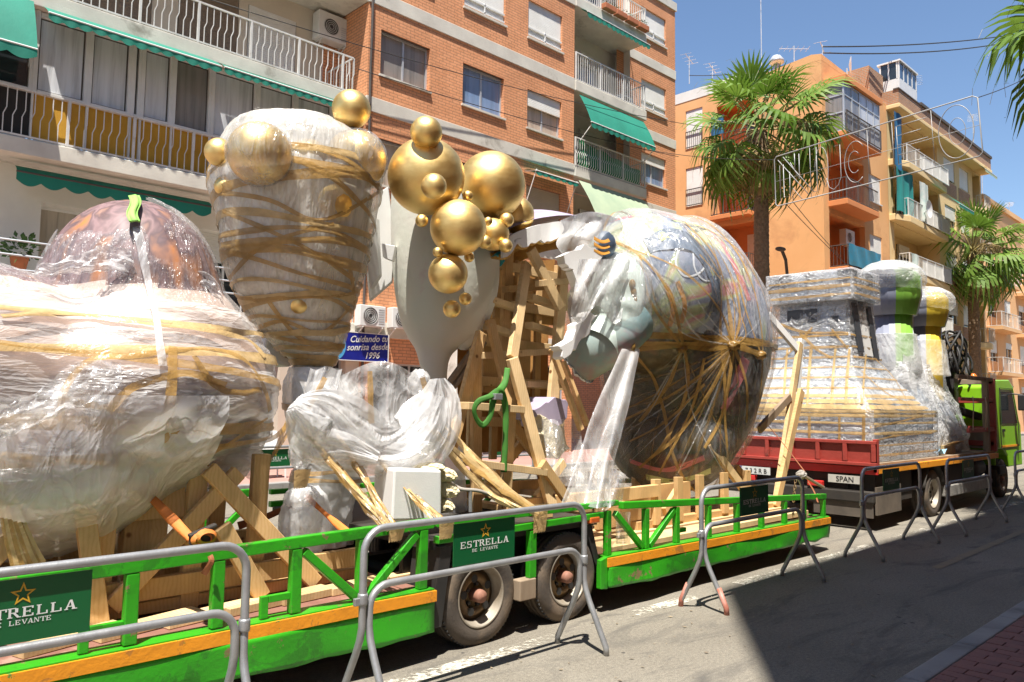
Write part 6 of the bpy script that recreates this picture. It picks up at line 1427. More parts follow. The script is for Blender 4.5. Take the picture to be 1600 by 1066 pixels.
for k, (px_, py0, py1) in enumerate(((840, 790, 832), (693, 812, 842), (614, 830, 846), (466, 736, 762))):
    g = MB()
    for j in range(5): 
        z0, z1 = aty(px_, py0, TY-.03).z, aty(px_, py1, TY-.03).z; xx = aty(px_-8+j*4, py0, TY).x; g.add([(xx, TY-.012-.004*j, z0), (xx+.035, TY-.012-.004*j, z0+.01), (xx+.03+.01*math.sin(j), TY-.01, z1), (xx+.0, TY-.012, z1-.01)], [(0, 1, 2, 3)])
    o = g.build('tape_wrapping', M['tape_pale'], None); tag(o, ['pale tape wound round the fender rail beside the trestle', 'pale tape wound round the end of the front side rail', 'pale tape wound round the side rail left of the beer board', 'brown tape wound round the far rail'][k], 'tape', 'tape wound on the trailer rails', 'stuff')

# ---------------- trestle between the figures
ts = thing('timber_trestle', (5.6, 5.0, .75), 'pale pine trestle tower between the gilded figure and the egg', 'timber frame', 'timber supports on the trailer')
for a, b, Y0, Y1, wd, mt in (((743, 545), (744, 800), 5.0, 5.0, .10, 'wood'), ((800, 560), (862, 792), 4.75, 4.62, .11, 'wood_pale'), ((797, 640), (788, 796), 4.8, 4.8, .11, 'wood_pale'), ((752, 520), (705, 700), 5.0, 4.9, .10, 'wood'), ((846, 724), (884, 778), 4.6, 4.6, .09, 'wood'), ((880, 722), (838, 780), 4.75, 4.7, .08, 'wood_pale'), ((770, 620), (880, 770), 5.6, 5.5, .10, 'wood'), ((860, 640), (735, 790), 5.7, 5.7, .10, 'wood'),
        ((823, 412), (800, 560), 5.1, 4.8, .10, 'wood_pale'), ((829, 390), (876, 482), 5.0, 5.0, .10, 'wood_pale'), ((882, 410), (862, 640), 5.15, 5.1, .12, 'wood_pale'), ((795, 390), (786, 560), 5.5, 5.5, .10, 'wood'), ((765, 500), (800, 640), 5.2, 5.0, .09, 'wood'), ((862, 545), (908, 672), 4.9, 4.8, .05, 'wood'), ((880, 565), (918, 665), 5.0, 4.9, .04, 'wood'), ((915, 440), (918, 560), 5.6, 5.6, .08, 'wood')):
    pxplank(ts, a, b, Y0, Y1, wd, .05, mt, (0, -1, 0))
for a, b, Y0, Y1, wd, mt in (((724, 634), (812, 640), 4.74, 4.74, .13, 'wood_pale'), ((728, 722), (850, 738), 4.70, 4.62, .10, 'wood_pale'), ((764, 468), (812, 484), 5.25, 5.4, .09, 'wood_pale'), ((842, 443), (908, 437), 5.0, 5.2, .09, 'wood_pale'), ((826, 464), (880, 482), 5.2, 5.3, .10, 'wood_pale'), ((760, 510), (806, 524), 5.2, 5.3, .09, 'wood_pale'), ((826, 508), (866, 520), 5.2, 5.3, .09, 'wood_pale'), ((750, 556), (880, 548), 5.2, 5.2, .09, 'wood_pale'), ((820, 600), (880, 602), 5.3, 5.3, .08, 'wood_pale'), ((790, 452), (860, 448), 5.4, 5.4, .12, 'wood')):
    pxplank(ts, a, b, Y0, Y1, wd, .06, mt, (0, 0, 1))
for k in range(3): plank(ts, (4.75+k*.5, 4.45, .79), (4.8+k*.5, 6.3, .79), .12, .05, 'wood')
plank(ts, (4.5, 4.7, .84), (6.6, 4.7, .84), .06, .12, 'wood'); plank(ts, (4.5, 5.8, .84), (6.6, 5.8, .84), .06, .12, 'wood')
# dark brackets behind
for a, b in (((700, 600), (752, 528)), ((708, 606), (757, 534))): pxplank(ts, a, b, 5.3, 5.3, .04, .05, 'wood_old')
# green sling looped on it
t_, P = strap([aty(793, 575, 4.66), aty(788, 600, 4.62), aty(772, 622, 4.6), aty(766, 650, 4.6), aty(755, 664, 4.62), aty(745, 655, 4.64), aty(741, 640, 4.64), aty(748, 627, 4.62), aty(765, 620, 4.58), aty(782, 612, 4.6), aty(790, 640, 4.62), aty(789, 700, 4.62), aty(787, 738, 4.62)], .075, 'lifting_sling', 'strap_green', 'dark green webbing sling looped over the pine trestle')
c = aty(776, 620, 4.57); MB().box(c.x-.03, c.x+.05, c.y-.02, c.y+.02, c.z-.025, c.z+.025).build('buckle', M['steel'], t_, bevel=.005)
t = thing('steel_lashing_post', aty(735, 790, 4.5), 'small steel winch post with rope beside the trestle', 'winch post')
MB().tube([aty(735, 800, 4.45), aty(735, 765, 4.45)], .014, 8).build('post', M['steel'], t); MB().tube(spline([aty(700, 752, 4.7), aty(720, 764, 4.5), aty(752, 768, 4.42), aty(790, 785, 4.4)], 5), .014, 6).build('rope', M['rope'], t, smooth=True)
# ---------------- the great egg with a broken open side
M['egg_top'] = patch_mat('pastel_egg_paint', [(.26, (.60, .12, .15)), (.36, (.62, .30, .30)), (.43, (.50, .58, .28)), (.50, (.27, .30, .40)), (.58, (.14, .19, .27)), (.66, (.40, .35, .46)), (.76, (.58, .22, .06))], 1.15, .45, 1.6)
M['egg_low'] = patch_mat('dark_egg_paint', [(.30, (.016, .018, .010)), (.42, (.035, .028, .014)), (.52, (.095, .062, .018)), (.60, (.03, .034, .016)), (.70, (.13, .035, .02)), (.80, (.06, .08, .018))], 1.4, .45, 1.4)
CD = aty(1066, 548, 5.5)
eg = thing('egg_figure', (CD.x, CD.y, .5), 'giant pastel and dark egg wrapped in clear plastic at the trailer end', 'carnival float')
eD = [(CD, (1.0, 1.02, 1.66)), (aty(1002, 458, 5.5), (.90, .95, .96)), (aty(1105, 530, 5.5), (.64, .85, 1.18)), (aty(1045, 690, 5.5), (.70, .8, .64))]
rD = star_fn(CD, eD, 10.); FRONT = Vector((-.68, -.68, 0))
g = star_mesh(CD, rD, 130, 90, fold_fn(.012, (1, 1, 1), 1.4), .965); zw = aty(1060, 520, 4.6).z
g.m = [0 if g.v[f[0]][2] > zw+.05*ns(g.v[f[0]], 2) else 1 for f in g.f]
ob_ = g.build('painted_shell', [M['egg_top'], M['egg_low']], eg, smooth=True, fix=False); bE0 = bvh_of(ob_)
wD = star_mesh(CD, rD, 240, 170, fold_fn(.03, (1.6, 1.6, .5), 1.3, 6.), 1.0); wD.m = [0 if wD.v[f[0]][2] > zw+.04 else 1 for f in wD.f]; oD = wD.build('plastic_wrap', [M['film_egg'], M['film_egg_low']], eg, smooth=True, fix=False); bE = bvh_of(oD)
M['pink_paint'] = pm('pink_paint', (.68, .16, .18), .5); M['lime_paint'] = pm('pale_lime_paint', (.52, .60, .22), .5); M['swirl'] = pm('pale_swirl_paint', (.80, .84, .88), .4); M['slate'] = pm('slate_blue_paint', (.12, .17, .25), .45); M['honey'] = pm('honey_paint', (.72, .34, .06), .5); M['mint'] = pm('mint_paint', (.55, .66, .60), .5, c2=(.62, .70, .66), scale=1.5); M['teal_p'] = pm('grey_teal_paint', (.20, .34, .36), .5, c2=(.36, .40, .36), scale=2, dirt=(.42, .20, .22), dsc=1.2, dlo=.58); M['lilac'] = pm('lilac_paint', (.42, .36, .48), .55)
# painted bands on the shell
for pix, wd, mt in ((((905, 372), (960, 345), (1030, 335), (1085, 350)), .20, 'pink_paint'), (((960, 330), (1010, 345), (1040, 375)), .14, 'lime_paint'), (((1080, 340), (1120, 370), (1150, 420), (1170, 470)), .16, 'pink_paint'), (((1050, 345), (1100, 352), (1135, 385), (1160, 430)), .10, 'lime_paint'), (((1010, 385), (1060, 372), (1100, 400), (1120, 450), (1110, 500)), .34, 'slate'), (((1032, 372), (1050, 365), (1062, 385), (1055, 410), (1070, 432), (1095, 425), (1105, 400), (1092, 372), (1075, 362)), .035, 'swirl'), (((1070, 372), (1082, 392), (1085, 420), (1102, 440), (1130, 430)), .03, 'swirl'), (((1040, 445), (1052, 478), (1046, 510)), .07, 'honey'), (((1058, 440), (1070, 475), (1064, 505)), .07, 'honey'), (((1130, 640), (1150, 600), (1165, 560)), .16, 'pink_paint'), (((1010, 745), (1060, 752), (1110, 735)), .14, 'lime_paint'), (((985, 720), (1040, 735), (1100, 715)), .10, 'pink_paint')):
    pix_band(bE0, pix, wd, 'painted_band', mt, eg, .006, 8)
# tape web: waist band, meridians gathered at two knots
for dz, ti, az, wd, mt in ((zw-CD.z, .02, .4, .10, 'tape_dark'), (zw-CD.z-.05, -.03, 1.2, .07, 'tape')): ring_band(bE, CD+Vector((0, 0, dz)), ti, az, wd, 'tape_band', mt, eg, .016, 110)
for ti, az, wd in ((1.35, .2, .05), (1.45, 1.0, .045), (1.5, 1.6, .05), (1.25, 2.1, .04)): ring_band(bE, CD, ti, az, wd, 'tape_band', 'tape', eg, .014, 110)
K1, K2 = (1145, 540), (1188, 555)
for pix, wd in ((((945, 372), (1000, 400), (1045, 455), (1062, 520), (1075, 600), (1040, 690), (1000, 730)), .05), (((955, 378), (1060, 420), (1120, 480), K1), .045), (((1000, 400), (1015, 470), (1068, 545)), .04), (((1070, 350), (1115, 400), (1135, 470), K1), .06), (((1105, 370), (1140, 430), (1155, 490), K1), .045), (((1150, 430), (1165, 490), K2), .04), (((990, 545), (1060, 540), (1110, 545), K1, K2), .08), ((K1, (1110, 610), (1060, 680), (1010, 720)), .05), ((K1, (1130, 640), (1100, 700)), .05), ((K1, (1090, 590), (1010, 640), (960, 665)), .035), ((K1, (1165, 600), (1165, 660)), .04), (((1062, 545), (1045, 600), (1000, 660)), .05), (((1100, 560), (1080, 640), (1030, 740)), .04), (((985, 690), (1040, 660), (1100, 600)), .035)): pix_band(bE, pix, wd, 'tape_band', 'tape' if wd < .07 else 'tape_dark', eg, .016)
rK = random.Random(77)
for k in range(22):
    e = [(960, 600), (962, 640), (970, 680), (985, 715), (1005, 745), (1040, 765), (1080, 760), (1115, 740), (1140, 710)][k % 9]; k0 = K1 if k % 4 else (1066, 545); mx = (lerp(k0[0], e[0], .5)+rK.uniform(-12, 12), lerp(k0[1], e[1], .5)+rK.uniform(5, 22))
    pix_band(bE, (k0, mx, (e[0]+rK.uniform(-14, 14), e[1]+rK.uniform(-8, 8))), rK.uniform(.010, .024), 'tape_strand', rK.choice(('tape_faint', 'tape_faint', 'tape_dark', 'film_skirt')), eg, .02)
for k in range(12):
    a = rK.uniform(1000, 1150); b = rK.uniform(350, 420); pix_band(bE, ((a-40, b-10), (a, b+40), (a+rK.uniform(0, 50), b+110), K1), rK.uniform(.010, .024), 'tape_strand', rK.choice(('tape_faint', 'tape', 'film_skirt')), eg, .02)
for k_, s_ in ((K1, .07), (K2, .06), ((1066, 545), .05)):
    h = bE.ray_cast(EYE, ray(*k_).normalized())
    if h[0]: crumple(h[0], s_, s_, s_*.7, .3, 20, 14, 2.5).build('tape_knot', M['tape_dark'], eg, smooth=True)
# milky loose skirt of film low on the right
g = MB(); g.grid(lambda a, b: aty(lerp(1120, 1192, a)+lerp(0, -18, b)*a, lerp(610, 735-46*a, b), 5.0+.30*a+.05*math.sin(a*7+b*5)), 24, 24); g.build('loose_sheet', M['film_skirt'], eg, smooth=True, fix=False)
# broken shell: inside form-work seen through the opening
bx = thing('broken_shell', aty(850, 600, 5.6), 'broken hollow shell with wooden formwork inside, left of the egg', 'carnival float')
inn = MB(); inn.grid(lambda a, b: Vector((aty(lerp(760, 905, a), 0, 5.9).x if False else lerp(5.35, 6.75, a), lerp(6.25, 6.45, math.sin(a*3.14)), lerp(1.15, 3.40-.25*(1-a), b)))+Vector((0, .10*math.sin(b*3.14), 0)), 24, 24); inn.build('inner_skin', pm('brown_inner_shell', (.48, .25, .07), .8, c2=(.36, .17, .045), scale=3, bumps=.4, bsc=14, dirt=(.52, .33, .10), dsc=2), bx, smooth=True)
for k in range(5): plank(bx, (5.3, 6.05, 1.5+k*.42), (6.8, 6.15, 1.48+k*.42), .05, .10, 'wood_pale')
for k in range(5): plank(bx, (5.35+k*.32, 6.12, 1.1), (5.4+k*.32, 6.14, 3.3), .09, .045, 'wood', (0, 1, 0))
MB().box(5.5, 6.2, 6.10, 6.14, 1.8, 2.6).build('formwork_panel', M['wood'], bx); MB().box(5.9, 6.7, 6.16, 6.2, 2.6, 3.1).build('formwork_panel', M['wood'], bx)
# overhanging roof of the shell: thick torn crust, ochre underneath
P0 = [(782, 392), (800, 378), (830, 366), (860, 360), (890, 358), (915, 362), (935, 372)]
up_ = spline([aty(a, b-12, 4.95) for a, b in P0], 6); lo_ = spline([aty(a, b+14, 4.95) for a, b in P0], 6); g = MB()
def crust(a, b):
    k = a*(len(up_)-1); i = min(len(up_)-2, int(k)); p = up_[i].lerp(up_[i+1], k-i); q = lo_[i].lerp(lo_[i+1], k-i); return p.lerp(q, b)+Vector((0, .02*ns(p*7), (.05*ns(p, 6)+.04*ns(p, 14))*(b > .6)))
g.grid(crust, 60, 8); o = g.build('torn_edge', M['foam'], bx, smooth=False, fix=False); o.modifiers.new('s', 'SOLIDIFY').thickness = .03
g = MB(); g.grid(lambda a, b: crust(a, .8)+Vector((.10*b, 1.35*b, .10*math.sin(b*3.1))), 50, 16); o = g.build('roof_underside', pm('ochre_foam_underside', (.52, .30, .08), .9, c2=(.42, .22, .05), scale=4, bumps=.8, bsc=18, bdist=.03, dirt=(.62, .40, .10), dsc=3), bx, smooth=True, fix=False); o.modifiers.new('s', 'SOLIDIFY').thickness = .05
g = MB(); g.grid(lambda a, b: crust(a, 0.)+Vector((.10*b, 1.35*b, .06+.16*math.sin(b*3.1))), 50, 16); g.build('roof_skin', M['lilac'], bx, smooth=True, fix=False)
# ragged plaster crust down the break
def ragged(pix, Y0, th, mat, name, seed=0):
    r_ = random.Random(seed); Q = []
    for (a, b), (c, d) in zip(pix, pix[1:]+pix[:1]):
        for k in range(4): t = k/4; Q.append(aty(lerp(a, c, t)+r_.uniform(-3, 3), lerp(b, d, t)+r_.uniform(-3, 3), Y0))
    return MB().prism(Q, (.03, th, 0)).build(name, M[mat], bx, bevel=.008)
ragged([(880, 398), (915, 385), (942, 395), (935, 425), (912, 432), (918, 470), (905, 465), (898, 425), (884, 412)], 4.72, .12, 'foam', 'plaster_crust', 1)
ragged([(905, 500), (918, 487), (932, 492), (922, 520), (900, 545), (880, 560), (872, 540), (892, 530)], 4.62, .14, 'foam', 'plaster_crust', 2)
ragged([(836, 640), (868, 622), (888, 628), (884, 660), (858, 668), (840, 655)], 4.95, .35, 'lilac', 'lilac_fragment', 3)
ragged([(846, 650), (880, 668), (890, 700), (868, 720), (850, 690)], 4.9, .2, 'foam_torn', 'torn_foam', 4)
# puffed sleeve and cuff
def limb(pix, Y0, rad, mat, name, parent, amp=.05, stretch=1.):
    c = spline([aty(a, b, y) for (a, b), y in zip(pix, Y0)], 8); rr = spline([(r_, 0, 0) for r_ in rad], 8); g_ = MB()
    def f(a, b):
        k = b*(len(c)-1); i = min(len(c)-2, int(k)); p = c[i].lerp(c[i+1], k-i); r_ = rr[i].lerp(rr[i+1], k-i).x; t = (c[i+1]-c[i]).normalized(); n = t.cross(Vector((.7, .7, .1))).normalized(); m_ = t.cross(n); th = 2*math.pi*a
        d = n*math.cos(th)+m_*math.sin(th); q = p+d*r_; return q+d*amp*(.6*ridged(q, 2.6)+.4*ridged(q, 6.))
    return g_.grid(f, 60, 50, closeu=True).build(name, M[mat], parent, smooth=True)
limb([(955, 398), (962, 425), (962, 470), (950, 515), (930, 545)], (5.0, 4.95, 4.9, 4.9, 4.9), (.05, .24, .29, .27, .23), 'mint', 'puffed_sleeve', bx, .03)
limb([(962, 398), (966, 425), (966, 470), (960, 510), (955, 540)], (4.95, 4.9, 4.86, 4.86, 4.88), (.05, .26, .31, .28, .18), 'film', 'sleeve_film', bx, .05)
limb([(990, 500), (958, 524), (930, 545), (905, 564)], (4.80, 4.84, 4.95, 5.12), (.24, .26, .25, .23), 'teal_p', 'cuff', bx, .006)
cc = aty(905, 564, 5.12); ax_ = (aty(905, 564, 5.12)-aty(930, 545, 4.95)).normalized(); n1 = ax_.cross(Vector((.7, .7, .1))).normalized(); n2 = ax_.cross(n1); g = MB()
def rimf(a, b):
    th = 2*math.pi*a; rr = lerp(.245, .15, b)+.025*ns((math.cos(th)*2, math.sin(th)*2, b*3)); return cc+(n1*math.cos(th)+n2*math.sin(th))*rr+ax_*(.03+.05*ns((math.cos(th)*3, math.sin(th)*3, b*4), 1.5)*(1 if b < .9 else .3)-.12*max(0, b-.6))
g.grid(rimf, 60, 8, closeu=True); g.build('torn_rim', M['foam'], bx, fix=False)
g = MB(); g.add([cc+(n1*math.cos(t)+n2*math.sin(t))*.17-ax_*.02 for t in [k*math.pi/12 for k in range(24)]], [tuple(range(24))]); g.build('cuff_end', M['foam'], bx, fix=False)
g = MB()
for k in range(9):
    p = aty(994-abs(k-4)*1.5, 445+k*12, 4.62); g.sphere(p, .035, .035, .055, 8, 6)
g.build('braid', M['tape_dark'], bx, smooth=True)
for k in range(3): 
    P = [aty(928+t*24, 372+k*9+6*math.sin(t*2.6), 4.72) for t in [j/6 for j in range(7)]]; strip(P, [Vector((-.5, -.8, .2))]*7, .05, 0).build('honey_stripe', M['honey'], bx, smooth=True, fix=False)
crumple(aty(942, 383, 4.95), .13, .13, .14, .04, 24, 18).build('dark_cap', M['slate'], bx, smooth=True)
# torn film over the top
g = MB(); g.grid(lambda a, b: aty(lerp(875, 968, a)+6*math.sin(b*7), lerp(345-14*math.sin(a*3), 398+10*math.sin(a*12), b), 4.78+.14*b-.06*math.sin(a*10+b*4)), 40, 24); g.build('loose_sheet', M['film_white'], bx, smooth=True, fix=False)
g = MB(); g.grid(lambda a, b: aty(lerp(905, 985, a)-14*b, lerp(405, 492+14*math.sin(a*9), b), 4.55+.10*a+.04*math.sin(a*11+b*6)), 36, 30); g.build('loose_sheet', M['film_milk'], bx, smooth=True, fix=False)
# long white sheet hanging to the rail
dr = thing('hanging_sheet', aty(925, 785, 4.2), 'long white plastic sheet hanging from the egg over the trailer rail', 'plastic sheet')
L0 = spline([aty(972, 545, 4.62), aty(928, 640, 4.5), aty(900, 720, 4.35), aty(872, 792, 4.2)], 12); L1 = spline([aty(1000, 545, 4.62), aty(982, 640, 4.45), aty(962, 720, 4.25), aty(956, 792, 4.1)], 12); g = MB()
def fd(a, b):
    k = b*(len(L0)-1); i = min(len(L0)-2, int(k)); p = L0[i].lerp(L0[i+1], k-i); q = L1[i].lerp(L1[i+1], k-i); r_ = p.lerp(q, a); return r_+Vector((-.4, -.5, 0))*(.10*b**.6*math.sin(a*9.5+b*1.2)+.03*b*math.sin(a*17+2)+.03*ns(r_, 5))
g.grid(fd, 60, 60); g.build('sheet', M['film_white'], dr, smooth=True, fix=False)
g = MB(); g.grid(lambda a, b: aty(lerp(925, 978, a)+lerp(0, -6, a)*b, lerp(712+30*a, 792+8*math.sin(a*5), b), 4.30-.14*b-.05*math.sin(a*8+b*3)), 30, 30); g.build('sheet', M['film_milk'], dr, smooth=True, fix=False)
g = MB(); g.grid(lambda a, b: aty(lerp(846, 905, a)+14*b, lerp(655, 760, b), 4.85-.15*b+.05*math.sin(a*9+b*4)), 24, 24); g.build('sheet', M['film_milk'], dr, smooth=True, fix=False)
g = MB(); g.grid(lambda a, b: aty(lerp(962, 985, a), lerp(800, 850, b), 4.22+.03*math.sin(a*9)), 8, 10); g.build('sheet', M['film_milk'], dr, smooth=True, fix=False)
# cradle and struts of the egg
ec = thing('timber_cradle', (7.8, 5.3, .45), 'pine cradle and raking struts holding up the egg at the trailer end', 'timber frame', 'timber supports on the trailer')
for y in (4.75, 5.5, 6.2): plank(ec, (6.3, y, .50), (9.2, y, .47), .09, .11, 'wood')
for x in (6.6, 7.0, 7.4, 7.9, 8.4): plank(ec, (x, 4.70, .50), (x+.02, 4.72, .95), .11, .05, 'wood', (0, 1, 0)); plank(ec, (x+.2, 5.7, .50), (x+.22, 5.72, .95), .11, .05, 'wood', (0, 1, 0))
MB().box(6.0, 7.6, 4.95, 5.0, .48, .85).build('plywood_panel', M['wood'], ec); 
for k in range(6): MB().box(5.35, 9.15, 4.32+k*.33, 4.58+k*.33, stz(7)-.008+.002*k, stz(7)+.05+.002*k).build('floor_board', M['wood_pale'], ec, bevel=.004)
for a, b, Y0, Y1, wd, mt in (((1250, 536), (1213, 782), 4.9, 4.8, .11, 'wood_pale'), ((1252, 610), (1212, 792), 4.75, 4.7, .12, 'wood'), ((1108, 692), (1166, 770), 4.8, 4.7, .10, 'wood_pale'), ((1234, 620), (1186, 672), 4.85, 4.9, .10, 'wood_old'), ((1200, 492), (1246, 546), 5.0, 4.9, .10, 'foam'), ((1062, 760), (1038, 800), 4.9, 4.8, .09, 'wood'), ((1150, 730), (1188, 775), 5.3, 5.2, .09, 'wood'), ((1130, 728), (1128, 790), 4.9, 4.9, .09, 'wood'), ((1252, 530), (1246, 612), 4.92, 4.9, .09, 'foam')):
    pxplank(ec, a, b, Y0, Y1, wd, .05, mt, (0, -1, 0))
t_, P = strap([aty(1192, 655, 5.0), aty(1225, 695, 4.7), aty(1258, 738, 4.35)], .016, 'rope', 'strap_dirty', 'thin reddish rope from the egg struts to the trailer tail', 'ropes')
t = thing('binding_chain', aty(1262, 760, 4.3), 'knotted rope and chain binder on the trailer tail rail', 'chain')
MB().beam(aty(1250, 740, 4.3), aty(1287, 762, 4.25), .035, .03).build('lever', M['wood_old'], t, bevel=.006); crumple(aty(1252, 742, 4.3), .05, .05, .045, .3, 16, 12).build('knot', M['rope'], t)
g = MB()
for k in range(7):
    c = aty(1243-.5*k, 752+k*5, 4.28); u = Vector((1, 0, 0)) if k % 2 else Vector((0, 1, 0)); g.tube([c+u*(.014*math.cos(a))+Vector((0, 0, .022*math.sin(a))) for a in [j*math.pi/5 for j in range(10)]], .005, 5, closed=True)
g.build('chain_link', M['rim'], t)
P = spline([aty(1262, 752, 4.28), aty(1272, 768, 4.2), aty(1278, 785, 4.12)], 6); strip(P, [Vector((-.5, -.85, 0))]*len(P), .03, 0).build('strap_end', M['strap_dirty'], t, fix=False)

# ---------------- wrapped castle on the truck
M['castle'] = patch_mat('pale_blue_castle_paint', [(.3, (.34, .44, .60)), (.45, (.60, .68, .76)), (.6, (.80, .82, .82)), (.75, (.50, .58, .68))], 1.4, .5, .8, stretch=(1, 1, 1.4)); M['castle'] = brick_mat('pale_blue_castle_blocks', (.42, .52, .66), (.80, .82, .83), (.22, .25, .30), .46, .30, .02, .5); M['charcoal'] = pm('charcoal_paint', (.06, .065, .075), .5)
ct = thing('wrapped_castle', (12.7, 5.5, ZB), 'toy castle figure wrapped in taped clear plastic on the red truck', 'carnival float')
def rect_loft(secs, nu=56, nv=60, fold=None, scale=0., rad=.12):
    S = sorted(secs); g_ = MB(); zz = spline([(s_[0], s_[1], s_[2]) for s_ in S], 10); yy = spline([(s_[0], s_[3], s_[4]) for s_ in S], 10); n = len(zz)
    def f(a, b):
        k = b*(n-1); i = min(n-2, int(k)); A = zz[i].lerp(zz[i+1], k-i); B_ = yy[i].lerp(yy[i+1], k-i); x0_, x1_, y0_, y1_ = A.y-scale, A.z+scale, B_.y-scale, B_.z+scale
        t = a*4; s_ = int(t) % 4; u = t-int(t); c = [(x0_, y0_), (x1_, y0_), (x1_, y1_), (x0_, y1_)]; p, q = c[s_], c[(s_+1) % 4]; P_ = Vector((lerp(p[0], q[0], u), lerp(p[1], q[1], u), A.x)); d = Vector((P_.x-(x0_+x1_)/2, P_.y-(y0_+y1_)/2, 0)).normalized(); return P_+d*fold(P_, d) if fold else P_
    g_.grid(f, nu, nv, closeu=True); L_ = len(g_.v); g_.f.append(tuple(range(nu-1, -1, -1))); g_.f.append(tuple(L_-nu+k for k in range(nu))); g_.m += [0, 0]; return g_
MB().box(11.42, 14.0, 4.46, 6.55, ZB+.022, 1.66).build('base', M['castle'], ct, bevel=.02)
sk = [(1.665, 11.46, 13.75, 4.5, 6.5), (1.86, 11.56, 13.5, 4.62, 6.42), (2.1, 11.72, 13.25, 4.78, 6.34), (2.4, 11.90, 13.0, 4.93, 6.25), (2.75, 11.95, 12.9, 4.97, 6.2), (3.36, 12.0, 12.8, 5.0, 6.16)]
rect_loft(sk, 40, 30, scale=-.05).build('keep', M['castle'], ct, smooth=False)
MB().box(11.90, 12.86, 4.90, 6.22, 3.365, 3.80).build('crown', M['castle'], ct, bevel=.02)
for y0_, y1_ in ((4.90, 5.10), (5.45, 5.62), (5.85, 6.22)): MB().box(11.885, 11.90, y0_, y1_, 3.62, 3.80).build('dark_panel', M['charcoal'], ct)
for x0_, x1_ in ((11.9, 12.1), (12.45, 12.7)): MB().box(x0_, x1_, 4.885, 4.90, 3.62, 3.80).build('dark_panel', M['charcoal'], ct)
MB().box(11.93, 11.96, 5.45, 5.95, 3.02, 3.24).build('dark_panel', M['charcoal'], ct, bevel=.03); MB().box(11.93, 11.96, 5.12, 5.25, 2.55, 3.1).build('dark_panel', M['charcoal'], ct)
MB().prism([(12.02, 4.94, 3.3), (12.2, 4.94, 3.3), (12.3, 4.88, 2.55), (12.1, 4.88, 2.55)], (0, .03, 0)).build('dark_panel', M['charcoal'], ct); MB().prism([(12.58, 4.94, 3.3), (12.74, 4.94, 3.3), (12.9, 4.88, 2.45), (12.72, 4.88, 2.45)], (0, .03, 0)).build('dark_panel', M['charcoal'], ct); MB().prism([(12.26, 4.945, 3.2), (12.52, 4.945, 3.2), (12.66, 4.885, 2.5), (12.36, 4.885, 2.5)], (0, .028, 0)).build('pale_panel', M['white'], ct)
M['film_c'] = film_mat('castle_plastic_film', .17, 1.6, (1, 1, 1.4), gloss=.07, rough=.12, amax=.62, wide=6)
wb = MB(); bs = [(ZB+.03, 11.38, 14.04, 4.42, 6.6), (1.0, 11.38, 14.04, 4.42, 6.6), (1.3, 11.38, 14.04, 4.42, 6.6), (1.66, 11.38, 14.04, 4.42, 6.6)]
o1 = rect_loft(bs, 200, 30, fold_fn(.012, (1.5, 1.5, 2.5), 3.)).build('plastic_wrap', M['film_c'], ct, smooth=True, fix=False)
o2 = rect_loft(sk, 200, 80, fold_fn(.03, (1.5, 1.5, 1.5), 3.2, 5.), .02).build('plastic_wrap', M['film_c'], ct, smooth=True, fix=False)
o3 = rect_loft([(3.34, 11.86, 12.90, 4.86, 6.26), (3.5, 11.86, 12.90, 4.86, 6.26), (3.82, 11.87, 12.89, 4.87, 6.25)], 160, 20, fold_fn(.015, (2, 2, 2), 3.2)).build('plastic_wrap', M['film_c'], ct, smooth=True, fix=False)
b1_, b2_, b3_ = bvh_of(o1), bvh_of(o2), bvh_of(o3)
def zring(b, z, wd, mat, off=.012, c=(12.42, 5.55)):
    pts = []; nr = []; corners = [(-1, -1), (1, -1), (1, 1), (-1, 1), (-1, -1)]; C_ = Vector((c[0], c[1], z))
    for (a0, a1), (c0, c1) in zip(corners, corners[1:]):
        for k in range(14):
            t = k/14; d = Vector((lerp(a0, c0, t)*1.3, lerp(a1, c1, t)*1.05, 0)).normalized(); h = b.ray_cast(C_+d*3.2, -d)
            if h[0]: pts.append(h[0]); nr.append(h[1] if h[1].dot(d) > 0 else -h[1])
    if len(pts) > 6: pts.append(pts[0]); nr.append(nr[0]); strip(pts, [v.normalized() for v in smooth_pts(nr, 2)], wd, off).build('tape_band', M[mat], ct, smooth=True, fix=False)
for z, wd in ((1.02, .05), (1.16, .04), (1.33, .06), (1.47, .05), (1.58, .07), (1.64, .07)): zring(b1_, z, wd, 'tape_pale' if z > 1.3 else 'tape')
for z, wd in ((1.70, .10), (1.78, .09), (1.86, .08), (1.98, .05), (2.14, .05), (2.30, .04), (2.46, .05), (2.62, .05), (2.80, .04)): zring(b2_, z, wd, 'tape_pale' if z < 1.9 else 'tape')
for z, wd in ((3.42, .06), (3.55, .09), (3.66, .05)): zring(b3_, z, wd, 'tape')
for px_ in (1225, 1262, 1300, 1322, 1347): pix_band(b2_, ((px_+6, 545), (px_+2, 590), (px_, 632)), .055, 'tape_band', 'tape_pale', ct)
for px_ in (1232, 1265, 1312, 1350): pix_band(b1_, ((px_, 650), (px_, 690)), .06, 'tape_band', 'tape', ct)
for pix in (((1215, 505), (1260, 520), (1320, 520), (1345, 530)), ((1250, 520), (1275, 545), (1300, 560)), ((1270, 512), (1240, 545), (1225, 560)), ((1300, 515), (1325, 545)), ((1365, 560), (1395, 590), (1415, 625)), ((1345, 580), (1380, 612), (1420, 632)), ((1360, 668), (1400, 660), (1440, 650)), ((1362, 690), (1405, 680), (1455, 676))): pix_band(b2_ if pix[0][1] < 640 else b1_, pix, .05, 'tape_band', 'tape', ct)
